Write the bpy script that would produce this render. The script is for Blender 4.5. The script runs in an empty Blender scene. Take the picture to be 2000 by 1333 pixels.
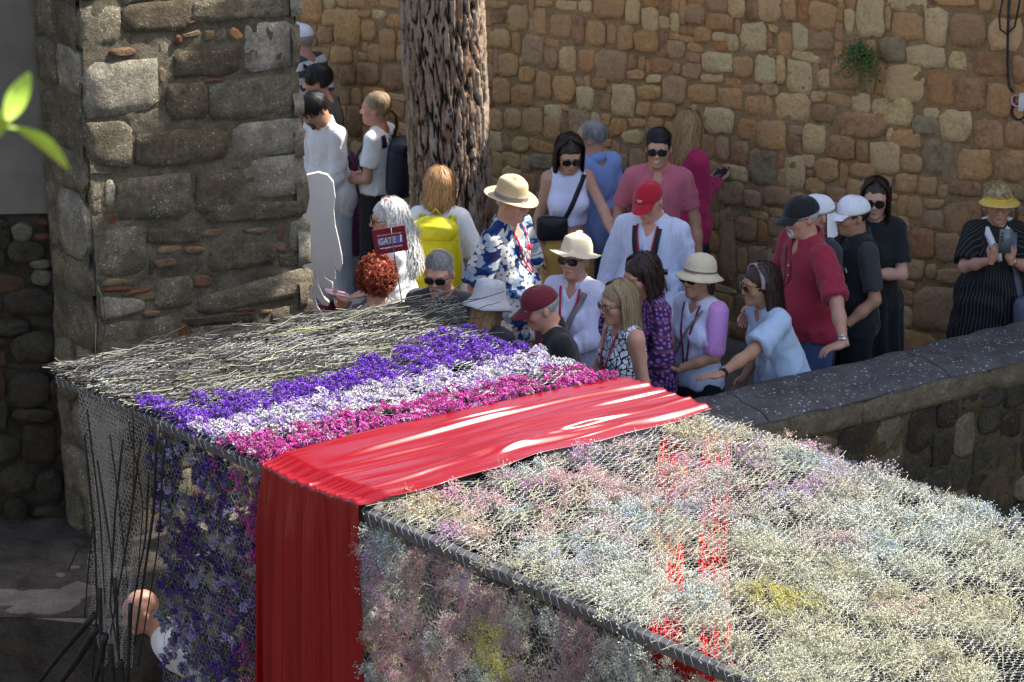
import bpy, math, random
import numpy as np
from mathutils import Vector, Matrix, Euler
R = math.radians
random.seed(7); rng = np.random.default_rng(7)
sc = bpy.context.scene
COL = sc.collection
# ------------------------------------------------------------------ camera
CAM_H, PITCH, FPX = 5.77, R(20), 5000.0
cam_d = bpy.data.cameras.new('camera'); cam = bpy.data.objects.new('camera', cam_d); COL.objects.link(cam)
cam.location = (0, 0, CAM_H); cam.rotation_euler = (R(90) - PITCH, 0, 0)
cam_d.sensor_width = 36; cam_d.lens = 36 * FPX / 2000; cam_d.clip_start = .3; cam_d.clip_end = 400
cam_d.dof.use_dof = True; cam_d.dof.focus_distance = 11.6; cam_d.dof.aperture_fstop = 7.5
sc.camera = cam
# ------------------------------------------------------------------ daylight
SUN_AZ, SUN_EL = R(20), R(50)          # azimuth from +X towards +Y
SUN = Vector((math.cos(SUN_AZ) * math.cos(SUN_EL), math.sin(SUN_AZ) * math.cos(SUN_EL), math.sin(SUN_EL)))
world = bpy.data.worlds.new('World'); sc.world = world; world.use_nodes = True
wn = world.node_tree; bg = wn.nodes['Background']
sky = wn.nodes.new('ShaderNodeTexSky'); sky.sky_type = 'NISHITA'; sky.sun_disc = False
sky.dust_density = 2.5; sky.ozone_density = .6; sky.sun_elevation = SUN_EL; sky.sun_rotation = math.pi / 2 - SUN_AZ
wn.links.new(sky.outputs[0], bg.inputs[0]); bg.inputs[1].default_value = 0.15
ld = bpy.data.lights.new('sun', 'SUN'); ld.energy = 4.1; ld.angle = R(.53); ld.color = (1, .95, .87)
lo = bpy.data.objects.new('sun', ld); COL.objects.link(lo); lo.rotation_euler = SUN.to_track_quat('Z', 'Y').to_euler(); lo.location = (8, 10, 14)
sc.view_settings.view_transform = 'Standard'; sc.view_settings.look = 'None'
sc.view_settings.exposure = 1.52; sc.view_settings.gamma = 1; sc.view_settings.use_curve_mapping = False
try:
    sc.cycles.max_bounces = 6; sc.cycles.diffuse_bounces = 4; sc.cycles.transparent_max_bounces = 6
except Exception: pass

# ------------------------------------------------------------------ helpers
def ray(u, v):
    a, b = (u - 1000) / FPX, (666.5 - v) / FPX
    return np.array([a, math.cos(PITCH) + b * math.sin(PITCH), b * math.cos(PITCH) - math.sin(PITCH)])
def at_z(u, v, z):
    d = ray(u, v); return np.array([0, 0, CAM_H]) + d * ((z - CAM_H) / d[2])
def at_y(u, v, y):
    d = ray(u, v); return np.array([0, 0, CAM_H]) + d * (y / d[1])
def at_plane(u, v, p0, n):
    d = ray(u, v); o = np.array([0, 0, CAM_H]); return o + d * (np.dot(np.array(p0) - o, n) / np.dot(d, n))

def hash3(ix, iy, iz, seed):
    h = (ix * 374761393 + iy * 668265263 + iz * 2147483647 + seed * 974711) & 0xffffffff
    h = ((h ^ (h >> 13)) * 1274126177) & 0xffffffff
    h = ((h ^ (h >> 16)) * 2246822519) & 0xffffffff
    return ((h ^ (h >> 15)) & 0xffff) / 32767.5 - 1
def vnoise(P, seed=0):
    P = np.asarray(P, float); I = np.floor(P).astype(np.int64); f = P - I; f = f * f * (3 - 2 * f); o = 0
    for dx in (0, 1):
        wx = f[..., 0] if dx else 1 - f[..., 0]
        for dy in (0, 1):
            wy = f[..., 1] if dy else 1 - f[..., 1]
            for dz in (0, 1):
                wz = f[..., 2] if dz else 1 - f[..., 2]
                o = o + wx * wy * wz * hash3(I[..., 0] + dx, I[..., 1] + dy, I[..., 2] + dz, seed)
    return o
def fbm(P, octv=3, seed=0, gain=.5):
    P = np.asarray(P, float); o, a = 0, 1.
    for k in range(octv):
        o = o + a * vnoise(P * 2 ** k + k * 17.3, seed + k); a *= gain
    return o

def mesh_np(name, V, F, mats, smooth=True, matidx=None):
    """V (n,3), F (m,3|4) array or list of arrays"""
    me = bpy.data.meshes.new(name)
    Fs = F if isinstance(F, list) else [F]
    Fs = [np.asarray(f, dtype=np.int32) for f in Fs if len(f)]
    V = np.asarray(V, dtype=np.float32)
    me.vertices.add(len(V)); me.vertices.foreach_set('co', V.ravel())
    nl = sum(f.size for f in Fs); npoly = sum(len(f) for f in Fs)
    me.loops.add(nl); me.loops.foreach_set('vertex_index', np.concatenate([f.ravel() for f in Fs]))
    st, s = [], 0
    for f in Fs:
        st.append(np.arange(len(f)) * f.shape[1] + s); s += f.size
    me.polygons.add(npoly); me.polygons.foreach_set('loop_start', np.concatenate(st).astype(np.int32))
    if matidx is not None: me.polygons.foreach_set('material_index', np.asarray(matidx, dtype=np.int32))
    me.polygons.foreach_set('use_smooth', np.full(npoly, smooth))
    me.update(calc_edges=True); me.validate()
    for m in (mats if isinstance(mats, (list, tuple)) else [mats]):
        if m: me.materials.append(m)
    return me
def link(name, me, parent=None, loc=None, rot=None, **props):
    o = bpy.data.objects.new(name, me); COL.objects.link(o)
    if parent: o.parent = parent
    if loc is not None: o.location = loc
    if rot is not None: o.rotation_euler = rot
    for k, v in props.items():
        if v is not None: o[k] = v
    return o
def empty(name, loc, label, cat, group=None, rz=0):
    o = bpy.data.objects.new(name, None); COL.objects.link(o); o.location = loc; o.rotation_euler = (0, 0, rz); o.empty_display_size = .1
    o['label'] = label; o['category'] = cat
    if group: o['group'] = group
    return o

class MB:
    """collects geometry into one mesh"""
    def __init__(s): s.V, s.T, s.Q, s.n = [], [], [], 0
    def add(s, V, T=(), Q=()):
        V = np.asarray(V, float); s.V.append(V)
        if len(T): s.T.append(np.asarray(T) + s.n)
        if len(Q): s.Q.append(np.asarray(Q) + s.n)
        s.n += len(V); return s
    def box(s, c, size, Rm=None):
        h = np.array(size) / 2
        V = np.array([[x, y, z] for x in (-1, 1) for y in (-1, 1) for z in (-1, 1)]) * h
        if Rm is not None: V = V @ np.asarray(Rm).T
        return s.add(V + np.array(c), Q=[[0, 1, 3, 2], [4, 6, 7, 5], [0, 4, 5, 1], [2, 3, 7, 6], [0, 2, 6, 4], [1, 5, 7, 3]])
    def tube(s, P, r, k=6, caps=True):
        P = np.asarray(P, float); n = len(P); r = np.broadcast_to(np.asarray(r, float), (n,))
        T = np.gradient(P, axis=0); T /= np.linalg.norm(T, axis=1)[:, None] + 1e-9
        up = np.array([0, 0, 1.]) if abs(T[0][2]) < .9 else np.array([1., 0, 0])
        A = np.cross(T, up); A /= np.linalg.norm(A, axis=1)[:, None] + 1e-9; B = np.cross(T, A)
        a = np.arange(k) * 2 * np.pi / k
        V = P[:, None] + r[:, None, None] * (A[:, None] * np.cos(a)[None, :, None] + B[:, None] * np.sin(a)[None, :, None])
        i = np.arange(n - 1)[:, None] * k + np.arange(k)[None]; j = np.arange(n - 1)[:, None] * k + (np.arange(k)[None] + 1) % k
        Q = np.stack([i, j, j + k, i + k], -1).reshape(-1, 4)
        s.add(V.reshape(-1, 3), Q=Q)
        if caps:
            s.T.append(np.array([[0, b + 1, b] for b in range(1, k - 1)]) + s.n - n * k)
            s.T.append(np.array([[0, b, b + 1] for b in range(1, k - 1)]) + s.n - k)
        return s
    def ribbon(s, P, N, w):
        P = np.asarray(P, float); n = len(P); w = np.broadcast_to(np.asarray(w, float), (n,))
        T = np.gradient(P, axis=0); S = np.cross(T, N); S /= np.linalg.norm(S, axis=1)[:, None] + 1e-9
        V = np.stack([P - S * w[:, None] / 2, P + S * w[:, None] / 2], 1).reshape(-1, 3)
        i = np.arange(n - 1) * 2
        return s.add(V, Q=np.stack([i, i + 1, i + 3, i + 2], -1))
    def grid(s, G, wrap=False):
        n, m = G.shape[:2]; i = np.arange(n - 1)[:, None] * m
        a = np.arange(m if wrap else m - 1)[None]; b = (a + 1) % m
        return s.add(G.reshape(-1, 3), Q=np.stack([i + a, i + b, i + m + b, i + m + a], -1).reshape(-1, 4))
    def lathe(s, prof, k=24, c=(0, 0, 0), sx=1, sy=1, f=None):
        """prof list of (r,z)"""
        a = np.arange(k) * 2 * np.pi / k; pr = np.array(prof, float)
        G = np.stack([pr[:, None, 0] * np.cos(a) * sx, pr[:, None, 0] * np.sin(a) * sy, np.repeat(pr[:, 1:2], k, 1)], -1)
        if f: G = f(G, a)
        return s.grid(G + np.array(c), wrap=True)
    def mesh(s, name, mats, smooth=True):
        V = np.concatenate(s.V); F = []
        if s.T: F.append(np.concatenate(s.T))
        if s.Q: F.append(np.concatenate(s.Q))
        return mesh_np(name, V, F, mats, smooth)
    def obj(s, name, mats, parent=None, smooth=True, **kw):
        return link(name, s.mesh(name, mats, smooth), parent, **kw)

# ------------------------------------------------------------------ materials
class NT:
    def __init__(s, name):
        s.m = bpy.data.materials.new(name); s.m.use_nodes = True; s.t = s.m.node_tree; s.b = s.t.nodes['Principled BSDF']
    def n(s, typ, ins=None, **kw):
        nd = s.t.nodes.new('ShaderNode' + typ)
        for k, v in kw.items(): setattr(nd, k, v)
        for k, v in (ins or {}).items():
            if isinstance(v, bpy.types.NodeSocket): s.t.links.new(v, nd.inputs[k])
            else: nd.inputs[k].default_value = v
        return nd
    def l(s, a, b): s.t.links.new(a, b)
    def math(s, op, a, b=0., c=None):
        ins = {0: a, 1: b}
        if c is not None: ins[2] = c
        return s.n('Math', ins, operation=op).outputs[0]
    def mix(s, f, a, b, mode='MIX'):
        nd = s.n('Mix', data_type='RGBA', blend_type=mode)
        for sock, v in ((nd.inputs[0], f), (nd.inputs[6], a), (nd.inputs[7], b)):
            if isinstance(v, bpy.types.NodeSocket): s.t.links.new(v, sock)
            else: sock.default_value = (*v, 1) if isinstance(v, (tuple, list)) and len(v) == 3 else v
        return nd.outputs[2]
    def noise(s, vec, scale, detail=4, rough=.6, dist=0):
        return s.n('TexNoise', {'Vector': vec, 'Scale': scale, 'Detail': detail, 'Roughness': rough, 'Distortion': dist}).outputs['Fac']
    def ramp(s, fac, stops, interp='LINEAR'):
        nd = s.n('ValToRGB', {0: fac}); cr = nd.color_ramp; cr.interpolation = interp
        while len(cr.elements) < len(stops): cr.elements.new(.5)
        for e, (p, c) in zip(cr.elements, stops):
            e.position = p; e.color = (*c, 1) if isinstance(c, (tuple, list)) else (c, c, c, 1)
        return nd.outputs[0]
    def bump(s, h, strength=.3, dist=.01):
        nd = s.n('Bump', {'Height': h, 'Strength': strength, 'Distance': dist}); s.l(nd.outputs[0], s.b.inputs['Normal']); return nd
    def pos(s): return s.n('NewGeometry').outputs['Position']
    def obj(s): return s.n('TexCoord').outputs['Object']
    def out(s, col=None, rough=None, spec=None):
        if col is not None:
            if isinstance(col, bpy.types.NodeSocket): s.l(col, s.b.inputs['Base Color'])
            else: s.b.inputs['Base Color'].default_value = (*col, 1)
        if rough is not None:
            if isinstance(rough, bpy.types.NodeSocket): s.l(rough, s.b.inputs['Roughness'])
            else: s.b.inputs['Roughness'].default_value = rough
        if spec is not None: s.b.inputs['Specular IOR Level'].default_value = spec
        return s.m
def sc3(c, k): return tuple(min(1, x * k) for x in c)
_mc = {}
def simple(name, col, rough=.7, var=.12, scale=14, bump=.15, bscale=160, spec=.3, local=True, metal=0, bd=.003):
    if name in _mc: return _mc[name]
    t = NT(name); P = t.obj() if local else t.pos()
    c = t.mix(t.ramp(t.noise(P, scale), [(.3, 0.), (.7, 1.)]), sc3(col, 1 - var), sc3(col, 1 + var))
    if bump: t.bump(t.noise(P, bscale, 2), bump, bd)
    t.b.inputs['Metallic'].default_value = metal
    _mc[name] = t.out(c, rough, spec); return _mc[name]
def cloth(name, col, var=.13, rough=.85, fold=.42, fscale=13, sheen=.15, bump_fine=True):
    """plain fabric with crease relief"""
    if name in _mc: return _mc[name]
    t = NT(name); P = t.obj()
    mp = t.n('Mapping', {'Vector': P, 'Scale': (1, 1, .45)}).outputs[0]
    nz = t.noise(mp, fscale, 3, .55, 1.2)
    c = t.mix(nz, sc3(col, 1 - var), sc3(col, 1 + var))
    rid = t.math('ABSOLUTE', t.math('SUBTRACT', nz, .5))
    h = t.math('ADD', t.math('MULTIPLY', rid, 2.2), t.math('MULTIPLY', t.noise(P, 500, 1), .04))
    t.bump(h, fold, .012)
    t.b.inputs['Sheen Weight'].default_value = sheen
    _mc[name] = t.out(c, rough, .25); return _mc[name]

def stone_mat(name, stops, dark=.5, speck=None, grime=None, bump=.6, sat=1., common=None):
    """colour picked per stone (object random and island random), weathered"""
    t = NT(name); P = t.pos()
    rnd = t.math('FRACT', t.math('ADD', t.n('ObjectInfo').outputs['Random'], t.n('NewGeometry').outputs['Random Per Island']))
    base = t.ramp(rnd, stops)
    n1 = t.noise(P, 9, 6, .65); n2 = t.noise(P, 38, 6, .7); n3 = t.noise(P, 150, 3, .7)
    c = t.mix(t.ramp(n1, [(.35, dark), (.65, 1.15)]), (0, 0, 0), base, 'MULTIPLY') if False else t.mix(1.0, base, t.ramp(n1, [(.3, dark), (.68, 1.0)]), 'MULTIPLY')
    c = t.mix(1.0, c, t.ramp(n2, [(.3, .62), (.68, 1.12)]), 'MULTIPLY'); c = t.mix(1.0, c, t.ramp(n3, [(.3, .72), (.7, 1.1)]), 'MULTIPLY')
    if grime: c = t.mix(t.ramp(t.noise(P, 3.1, 5, .7), [(.5, 0.), (.68, .85)]), c, grime)
    if common: c = t.mix(t.ramp(t.noise(P, 4.5, 6, .72), [(.42, 0.), (.62, .8)]), c, common)
    pit = t.n('TexVoronoi', {'Vector': P, 'Scale': 130.}).outputs['Distance']; c = t.mix(1.0, c, t.ramp(t.math('ADD', pit, t.math('MULTIPLY', n2, .5)), [(.3, .45), (.5, 1.)]), 'MULTIPLY')
    if speck:
        v = t.n('TexVoronoi', {'Vector': P, 'Scale': 55.}); msk = t.math('MULTIPLY', t.math('LESS_THAN', v.outputs['Distance'], t.math('MULTIPLY', t.noise(P, 20, 3), .42)), t.ramp(n1, [(.45, 0.), (.6, 1.)]))
        c = t.mix(t.math('MULTIPLY', msk, .75), c, speck)
    t.bump(t.math('ADD', t.math('ADD', n2, t.math('MULTIPLY', n3, .45)), t.math('MULTIPLY', n1, .8)), bump, .028)
    return t.out(c, .92, .2)
def frame_matrix(p0, t, n):
    t = Vector(t).normalized(); n = Vector(n).normalized(); z = Vector((0, 0, 1))
    return Matrix(((t.x, n.x, z.x, p0[0]), (t.y, n.y, z.y, p0[1]), (t.z, n.z, z.z, p0[2]), (0, 0, 0, 1)))
# ================================================================== SETTING
WP0, WT = np.array([2.9, 14.7, 0.]), np.array([-.766, .643, 0.]); WN = np.array([-.643, -.766, 0.])     # back wall
PC = np.array([-2.17, 12.6, 0.]); PT = np.array([.766, .643, 0.]); PN = np.array([.643, -.766, 0.])     # pillar front
PRT = np.array([-.62, .785, 0.]); PRN = np.array([-.785, -.62, 0.])                                      # pillar left return
LP0, LT, LN = np.array([-2.2, 13.02, 0.]), np.array([1., .06, 0.]), np.array([.06, -1., 0.])             # left wall
LT /= np.linalg.norm(LT); LN /= np.linalg.norm(LN)
BA, BB = np.array([.92, 12.47, 0.]), np.array([2.92, 13.7, 0.])                                          # parapet inner top edge
BT = (BB - BA) / np.linalg.norm(BB - BA); BN = np.array([BT[1], -BT[0], 0.]); BW, BH = .43, .95

def local2(u, v, p0, t, n):
    p = at_plane(u, v, p0, n) - p0; return np.array([np.dot(p, t), p[2]])

def stone_obj(quad, p0, t, n, mat, parent, name='stone', depth=.035, k=11, round_=.5, rough=.05, rs=None, bev=.009):
    """quad: 4 corners (s,z) tl,tr,br,bl; one stone proud of the joint"""
    rs = rs or random
    q = np.array(quad, float); c = q.mean(0); q = c + (q - c) * 1.03; size = (np.linalg.norm(q[1] - q[0]) + np.linalg.norm(q[3] - q[0])) / 2
    a = (np.arange(k) + rs.random()) * 2 * np.pi / k
    cx, sx = np.cos(a), np.sin(a)
    m = (np.abs(cx) ** (2 / round_ ) + np.abs(sx) ** (2 / round_)) ** (-round_ / 2)
    U = np.clip(np.stack([cx * m, sx * m], -1), -1, 1) / 2 + .5
    def bil(uv):
        u, v = uv[:, :1], 1 - uv[:, 1:2]
        return (q[0] * (1 - u) * (1 - v) + q[1] * u * (1 - v) + q[2] * u * v + q[3] * (1 - u) * v)
    jit = np.array([[rs.uniform(-1, 1), rs.uniform(-1, 1)] for _ in range(k)]) * rough * size
    rings, tilt, tz = [], rs.uniform(-.15, .15) * depth / size * 2, rs.uniform(-.1, .2) * depth / size * 2
    sz_ = max(size, .05); be = bev / sz_
    for f, d in ((1.0, -.03), (1 - be * .35, depth * .62), (1 - be * 1.6, depth * .98), (.55, depth * 1.03)):
        P = bil((U - .5) * f + .5) + jit * f
        dd = d + np.array([rs.uniform(-1, 1) for _ in range(k)]) * depth * .12 * (d > 0)
        if d > 0: dd = dd + (P[:, 0] - c[0]) * tilt + (P[:, 1] - c[1]) * tz
        rings.append(np.stack([P[:, 0], dd, P[:, 1]], -1))
    V = np.concatenate(rings + [np.array([[c[0], depth * 1.08, c[1]]])])
    V = V - np.array([c[0], 0, c[1]])
    W = V[:, :1] * t + V[:, 1:2] * n + V[:, 2:] * np.array([0, 0, 1.])
    Q = [[r * k + i, r * k + (i + 1) % k, (r + 1) * k + (i + 1) % k, (r + 1) * k + i] for r in range(3) for i in range(k)]
    T = [[3 * k + i, 3 * k + (i + 1) % k, 4 * k] for i in range(k)]
    # orientation
    if np.dot(np.cross(t, n), [0, 0, 1]) > 0: Q = [x[::-1] for x in Q]; T = [x[::-1] for x in T]
    me = mesh_np(name, W, [np.array(T), np.array(Q)], mat)
    o = link(name, me, parent); o.location = Vector(p0 + t * c[0] + np.array([0, 0, c[1]]))
    return o

def rects_fill(occ, cell, wr, hr, seed, minw=.05, minh=.045, gap=1):
    rs = random.Random(seed); H, W = occ.shape; out = []
    for i in range(H):
        j = 0
        while j < W:
            if occ[i, j]: j += 1; continue
            w = int(rs.uniform(*wr) / cell); h = int(rs.uniform(*hr) / cell)
            ww = 0
            while ww < w and j + ww < W and not occ[i, j + ww]: ww += 1
            hh = 0
            while hh < h and i + hh < H and not occ[i + hh, j:j + ww].any(): hh += 1
            if ww * cell >= minw and hh * cell >= minh:
                out.append((j, i, ww, hh)); occ[i:i + hh + gap, j:j + ww + gap] = True; j += ww + gap
            else: j += 1
    return out

def relief(name, s0, s1, z0, z1, p0, t, n, mat, parent, step=.03, amp=.012, seed=1, top=None, kind=None, off=0.):
    ns, nz = int((s1 - s0) / step) + 2, int((z1 - z0) / step) + 2
    S, Z = np.meshgrid(np.linspace(s0, s1, ns), np.linspace(z0, z1, nz))
    P = np.stack([S, Z, np.zeros_like(S)], -1)
    D = fbm(P * 7, 3, seed) * amp + fbm(P * 28, 2, seed + 9) * amp * .6 + off
    G = p0 + t * S[..., None] + n * D[..., None] + np.array([0, 0, 1.]) * Z[..., None]
    b = MB(); b.grid(G); V = np.concatenate(b.V); F = np.concatenate(b.Q)
    if np.dot(np.cross(t, [0, 0, 1.]), n) < 0: F = F[:, ::-1]
    o = link(name, mesh_np(name, V, F, mat), parent)
    if kind: o['kind'] = kind
    return o

M_wall_l = stone_mat('wall_stone_light', [(0, (0.850, 0.540, 0.231)), (.35, (0.850, 0.662, 0.307)), (.7, (0.850, 0.540, 0.254)), (1, (0.850, 0.716, 0.363))], .62, common=(0.546, 0.343, 0.200))
M_wall_t = stone_mat('wall_stone_tan', [(0, (0.785, 0.393, 0.142)), (.4, (0.850, 0.495, 0.190)), (.75, (0.785, 0.423, 0.178)), (1, (0.850, 0.555, 0.226))], .55, common=(0.381, 0.225, 0.120))
M_wall_o = stone_mat('wall_stone_orange', [(0, (0.643, 0.275, 0.082)), (.5, (0.735, 0.363, 0.139)), (1, (0.551, 0.250, 0.103))], .6, common=(0.381, 0.225, 0.120))
M_wall_g = stone_mat('wall_stone_grey', [(0, (0.567, 0.350, 0.187)), (.5, (0.692, 0.441, 0.245)), (1, (0.629, 0.374, 0.197))], .55, common=(0.371, 0.205, 0.110))
M_wall_d = stone_mat('wall_stone_brown', [(0, (0.589, 0.326, 0.158)), (.5, (0.504, 0.263, 0.118)), (1, (0.365, 0.199, 0.105))], .6, common=(0.427, 0.252, 0.135))
M_wall_r = stone_mat('wall_stone_red', [(0, (0.386, 0.238, 0.142)), (1, (0.444, 0.316, 0.206))], .6, common=(0.318, 0.272, 0.145))
WMATS = dict(l=M_wall_l, t=M_wall_t, o=M_wall_o, g=M_wall_g, d=M_wall_d, r=M_wall_r)
def mortar_mat(name, a, b, bump=.8):
    t = NT(name); P = t.pos()
    c = t.mix(t.ramp(t.noise(P, 6, 7, .75), [(.35, 0.), (.65, 1.)]), a, b)
    c = t.mix(1.0, c, t.ramp(t.noise(P, 60, 4, .7), [(.3, .6), (.7, 1.)]), 'MULTIPLY')
    t.bump(t.noise(P, 45, 6, .75), bump, .03); return t.out(c, .95, .15)
M_mortar = mortar_mat('wall_mortar', (0.343, 0.207, 0.099), (0.467, 0.306, 0.156))

Z6 = "180,30,300,195,t 340,50,420,220,t 440,95,575,240,t 480,0,610,70,l 625,0,705,80,l 720,-30,905,120,t 918,-20,1005,155,l 1025,50,1120,210,l 1125,100,1195,185,l 1290,25,1412,150,g 1425,85,1600,190,o 1570,-30,1665,110,l 1755,-30,1895,135,l 1905,-20,1995,130,t 1640,145,1800,320,l 1350,170,1460,270,t 1810,200,1850,300,d 65,180,190,305,t 205,205,262,335,o 272,225,400,415,g 665,135,790,285,t 580,100,655,280,d 800,155,860,280,t 870,155,965,320,t 975,190,1120,325,t 1183,250,1285,372,g 1070,370,1210,455,o 1300,330,1395,395,d 1400,330,1588,460,l 1600,360,1715,490,t 1733,348,1865,528,l 1870,350,1920,530,l 415,305,490,430,d 500,290,610,455,l 622,310,720,455,o 727,312,918,512,g 120,340,238,480,t 245,420,342,520,t 350,450,450,625,o 465,475,600,640,t 655,475,695,545,t 705,490,800,560,o 610,548,720,690,l 835,530,978,735,l 740,590,825,700,d 990,535,1140,625,t 1050,470,1140,525,l 1150,480,1295,650,g 1310,530,1485,650,t 1395,470,1530,522,l 1500,550,1655,680,t 1670,600,1838,730,t 988,640,1075,735,t 1085,645,1235,735,t 1415,680,1595,840,l 1620,750,1745,880,o 1755,755,1920,940,t 1690,945,1865,1165,r 1490,860,1570,1010,g 1500,1150,1660,1290,g 1785,1175,1950,1290,g 80,490,188,655,t 200,540,335,670,o 160,680,260,810,t 270,680,390,850,t 400,735,510,880,t 560,690,690,880,g 820,750,930,850,t 940,745,1045,800,t 1055,742,1150,820,t 890,822,1030,905,l 760,800,850,860,o 205,860,300,960,t 310,970,460,1070,r 945,940,1040,1100,g 880,965,938,1085,r 930,440,1040,500,t 930,345,985,440,d 1480,265,1560,320,o 1555,215,1625,320,l 1215,400,1260,470,g 1270,400,1390,500,g 1640,530,1760,590,g 1770,530,1880,605,g 70,60,160,150,d 60,0,170,50,t 345,0,455,40,t"
Z5 = "400,135,510,220,g 443,300,495,385,l 505,260,625,388,d 612,-20,735,155,l 562,40,600,150,l 770,60,900,175,t 910,32,1003,200,l 1020,62,1170,205,g 1187,85,1325,215,l 830,195,988,290,l 1012,225,1090,308,l 728,285,898,445,l 920,320,1030,460,o 1042,338,1172,480,d 1182,365,1288,505,t 1115,230,1270,330,d 592,405,668,487,l 413,395,475,443,l 415,450,520,530,d 678,432,848,540,l 530,492,733,595,d 853,500,965,585,r 903,468,972,512,l 975,478,1108,612,l 1122,520,1250,650,d 1257,525,1345,640,d 765,562,888,645,t 380,542,477,665,l 485,592,605,690,d 612,612,660,705,d 668,618,797,752,l 903,602,1022,755,r 805,667,895,748,t 1052,648,1192,785,t 1217,682,1340,790,d 432,687,528,785,t 299,677,391,820,l 367,670,428,728,l 393,770,470,840,t 582,710,690,768,t 780,754,870,838,t 877,767,962,850,t 700,762,765,812,t 1012,787,1160,850,d 1222,795,1340,870,d 830,852,897,948,t 897,914,990,995,g 907,862,990,905,t 1003,882,1150,1035,d 850,992,945,1120,o 957,1012,1070,1140,g 784,937,845,1005,t 822,1127,905,1215,t 910,1147,960,1210,t 967,1172,1105,1230,g 862,1240,1085,1430,g 7,797,115,915,g 202,812,330,920,t 120,822,195,900,g 87,942,175,1045,d 217,1027,285,1100,d 132,1067,250,1190,g 17,907,82,1230,d 950,0,1130,25,t 1140,-30,1205,50,t 1215,-20,1340,70,t 1160,790,1215,860,g 715,160,825,270,r 0,65,80,125,o 1290,240,1345,360,d 735,30,765,130,t 265,530,375,660,g 100,515,178,605,o 265,405,410,528,l 128,418,242,505,t 186,520,300,655,t 1165,900,1300,1000,d"
Z1 = "95,-20,225,140,t 233,55,332,165,t 10,0,88,125,t 305,55,462,285,t 450,65,530,105,o 540,60,620,120,l 628,90,735,170,t 390,-20,500,50,t 510,-20,580,45,t 590,-20,730,50,t 585,180,690,375,t 475,125,560,250,t 160,290,275,370,d 285,285,415,390,t 195,165,290,265,d 700,190,745,270,t 695,280,745,375,t 340,400,440,525,d 450,390,580,520,d 600,400,735,560,d 640,620,740,740,o 340,560,400,650,d 480,540,620,640,t 380,660,470,850,d"
def parse(S, ox, oy, k):
    for w in S.split():
        a = w.split(','); x0, y0, x1, y1 = [float(q) * k for q in a[:4]]; yield ox + x0, oy + y0, ox + x1, oy + y1, a[4]

wall = empty('stone_wall', (2.9, 14.7, 0), 'tall old wall of rough tan and orange rubble stones closing the plaza behind the crowd', 'wall')
wall_loc = np.array([2.9, 14.7, 0.])
def localise(o, root):
    o.location = o.location - root.location
WS0, WS1, WZ1 = -3.2, 8.0, 3.1
cell = .015; occ = np.zeros((int(WZ1 / cell), int((WS1 - WS0) / cell)), bool)
quads = []
# along the wall the camera's right is -WT, so s is flipped for reading order
for (x0, y0, x1, y1, c) in list(parse(Z6, 940, 0, .31)) + list(parse(Z5, 1400, 0, .45)) + list(parse(Z1, 560, 0, .315)):
    cs = [(x0, y0), (x1, y0), (x1, y1), (x0, y1)]
    q = [local2(u + random.uniform(-1.5, 1.5), v + (u - (x0 + x1) / 2) * random.uniform(-.02, .1), WP0, WT, WN) for u, v in cs]
    qa = np.array(q); zc, sc_ = qa[:, 1].mean(), qa[:, 0].mean()
    if zc > WZ1 - .05 or zc < .03: continue
    i0, i1 = int(qa[:, 1].min() / cell), int(qa[:, 1].max() / cell); j0, j1 = int((qa[:, 0].min() - WS0) / cell), int((qa[:, 0].max() - WS0) / cell)
    i0, j0 = max(0, i0), max(0, j0)
    sub = occ[i0:i1, j0:j1]
    if sub.size == 0 or sub.mean() > .36: continue
    occ[i0:i1, j0:j1] = True
    quads.append((q, c, True))
for (j, i, w, h) in rects_fill(occ, cell, (.12, .36), (.1, .24), 5, .045, .04, 0):
    s0, z0 = WS0 + j * cell, i * cell; g = .001; s1, z1 = s0 + w * cell, z0 + h * cell
    r = random.random(); c = 'l' if r < .16 else 't' if r < .5 else 'o' if r < .58 else 'g' if r < .72 else 'd'
    sk = random.uniform(-.012, .012)
    quads.append(([np.array([s1 - g, z1 - g + sk]), np.array([s0 + g, z1 - g - sk]), np.array([s0 + g, z0 + g]), np.array([s1 - g, z0 + g])], c, False))
def visible(q):
    c = np.mean(q, 0); p = WP0 + WT * c[0] + np.array([0, 0, c[1]]); p = p - np.array([0, 0, CAM_H])
    f = p[1] * math.cos(PITCH) - p[2] * math.sin(PITCH); up = p[1] * math.sin(PITCH) + p[2] * math.cos(PITCH)
    u, v = 1000 + p[0] / f * FPX, 666 - up / f * FPX
    return -20 < u < 2020 and -20 < v < 760 and u > 560
def area(q): q = np.array(q); return (q[:, 0].max() - q[:, 0].min()) * (q[:, 1].max() - q[:, 1].min())
quads.sort(key=lambda t: -(area(t[0]) * (2 if t[2] else 1)) if visible(t[0]) else 1)
n_st = 0; rest = []
for q, c, hand in quads:
    big = n_st < 298 and visible(q)
    kx = dict(bev=.005, depth=random.uniform(.015, .025) if hand else random.uniform(.013, .018), k=14 if area(q) > .03 else 11, round_=random.uniform(.1, .28), rough=.045)
    o = stone_obj(q, WP0, WT, WN, WMATS[c], None, **kx)
    if big: o.parent = wall; o.location -= wall.location; n_st += 1
    else: rest.append((o, c))
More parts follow.
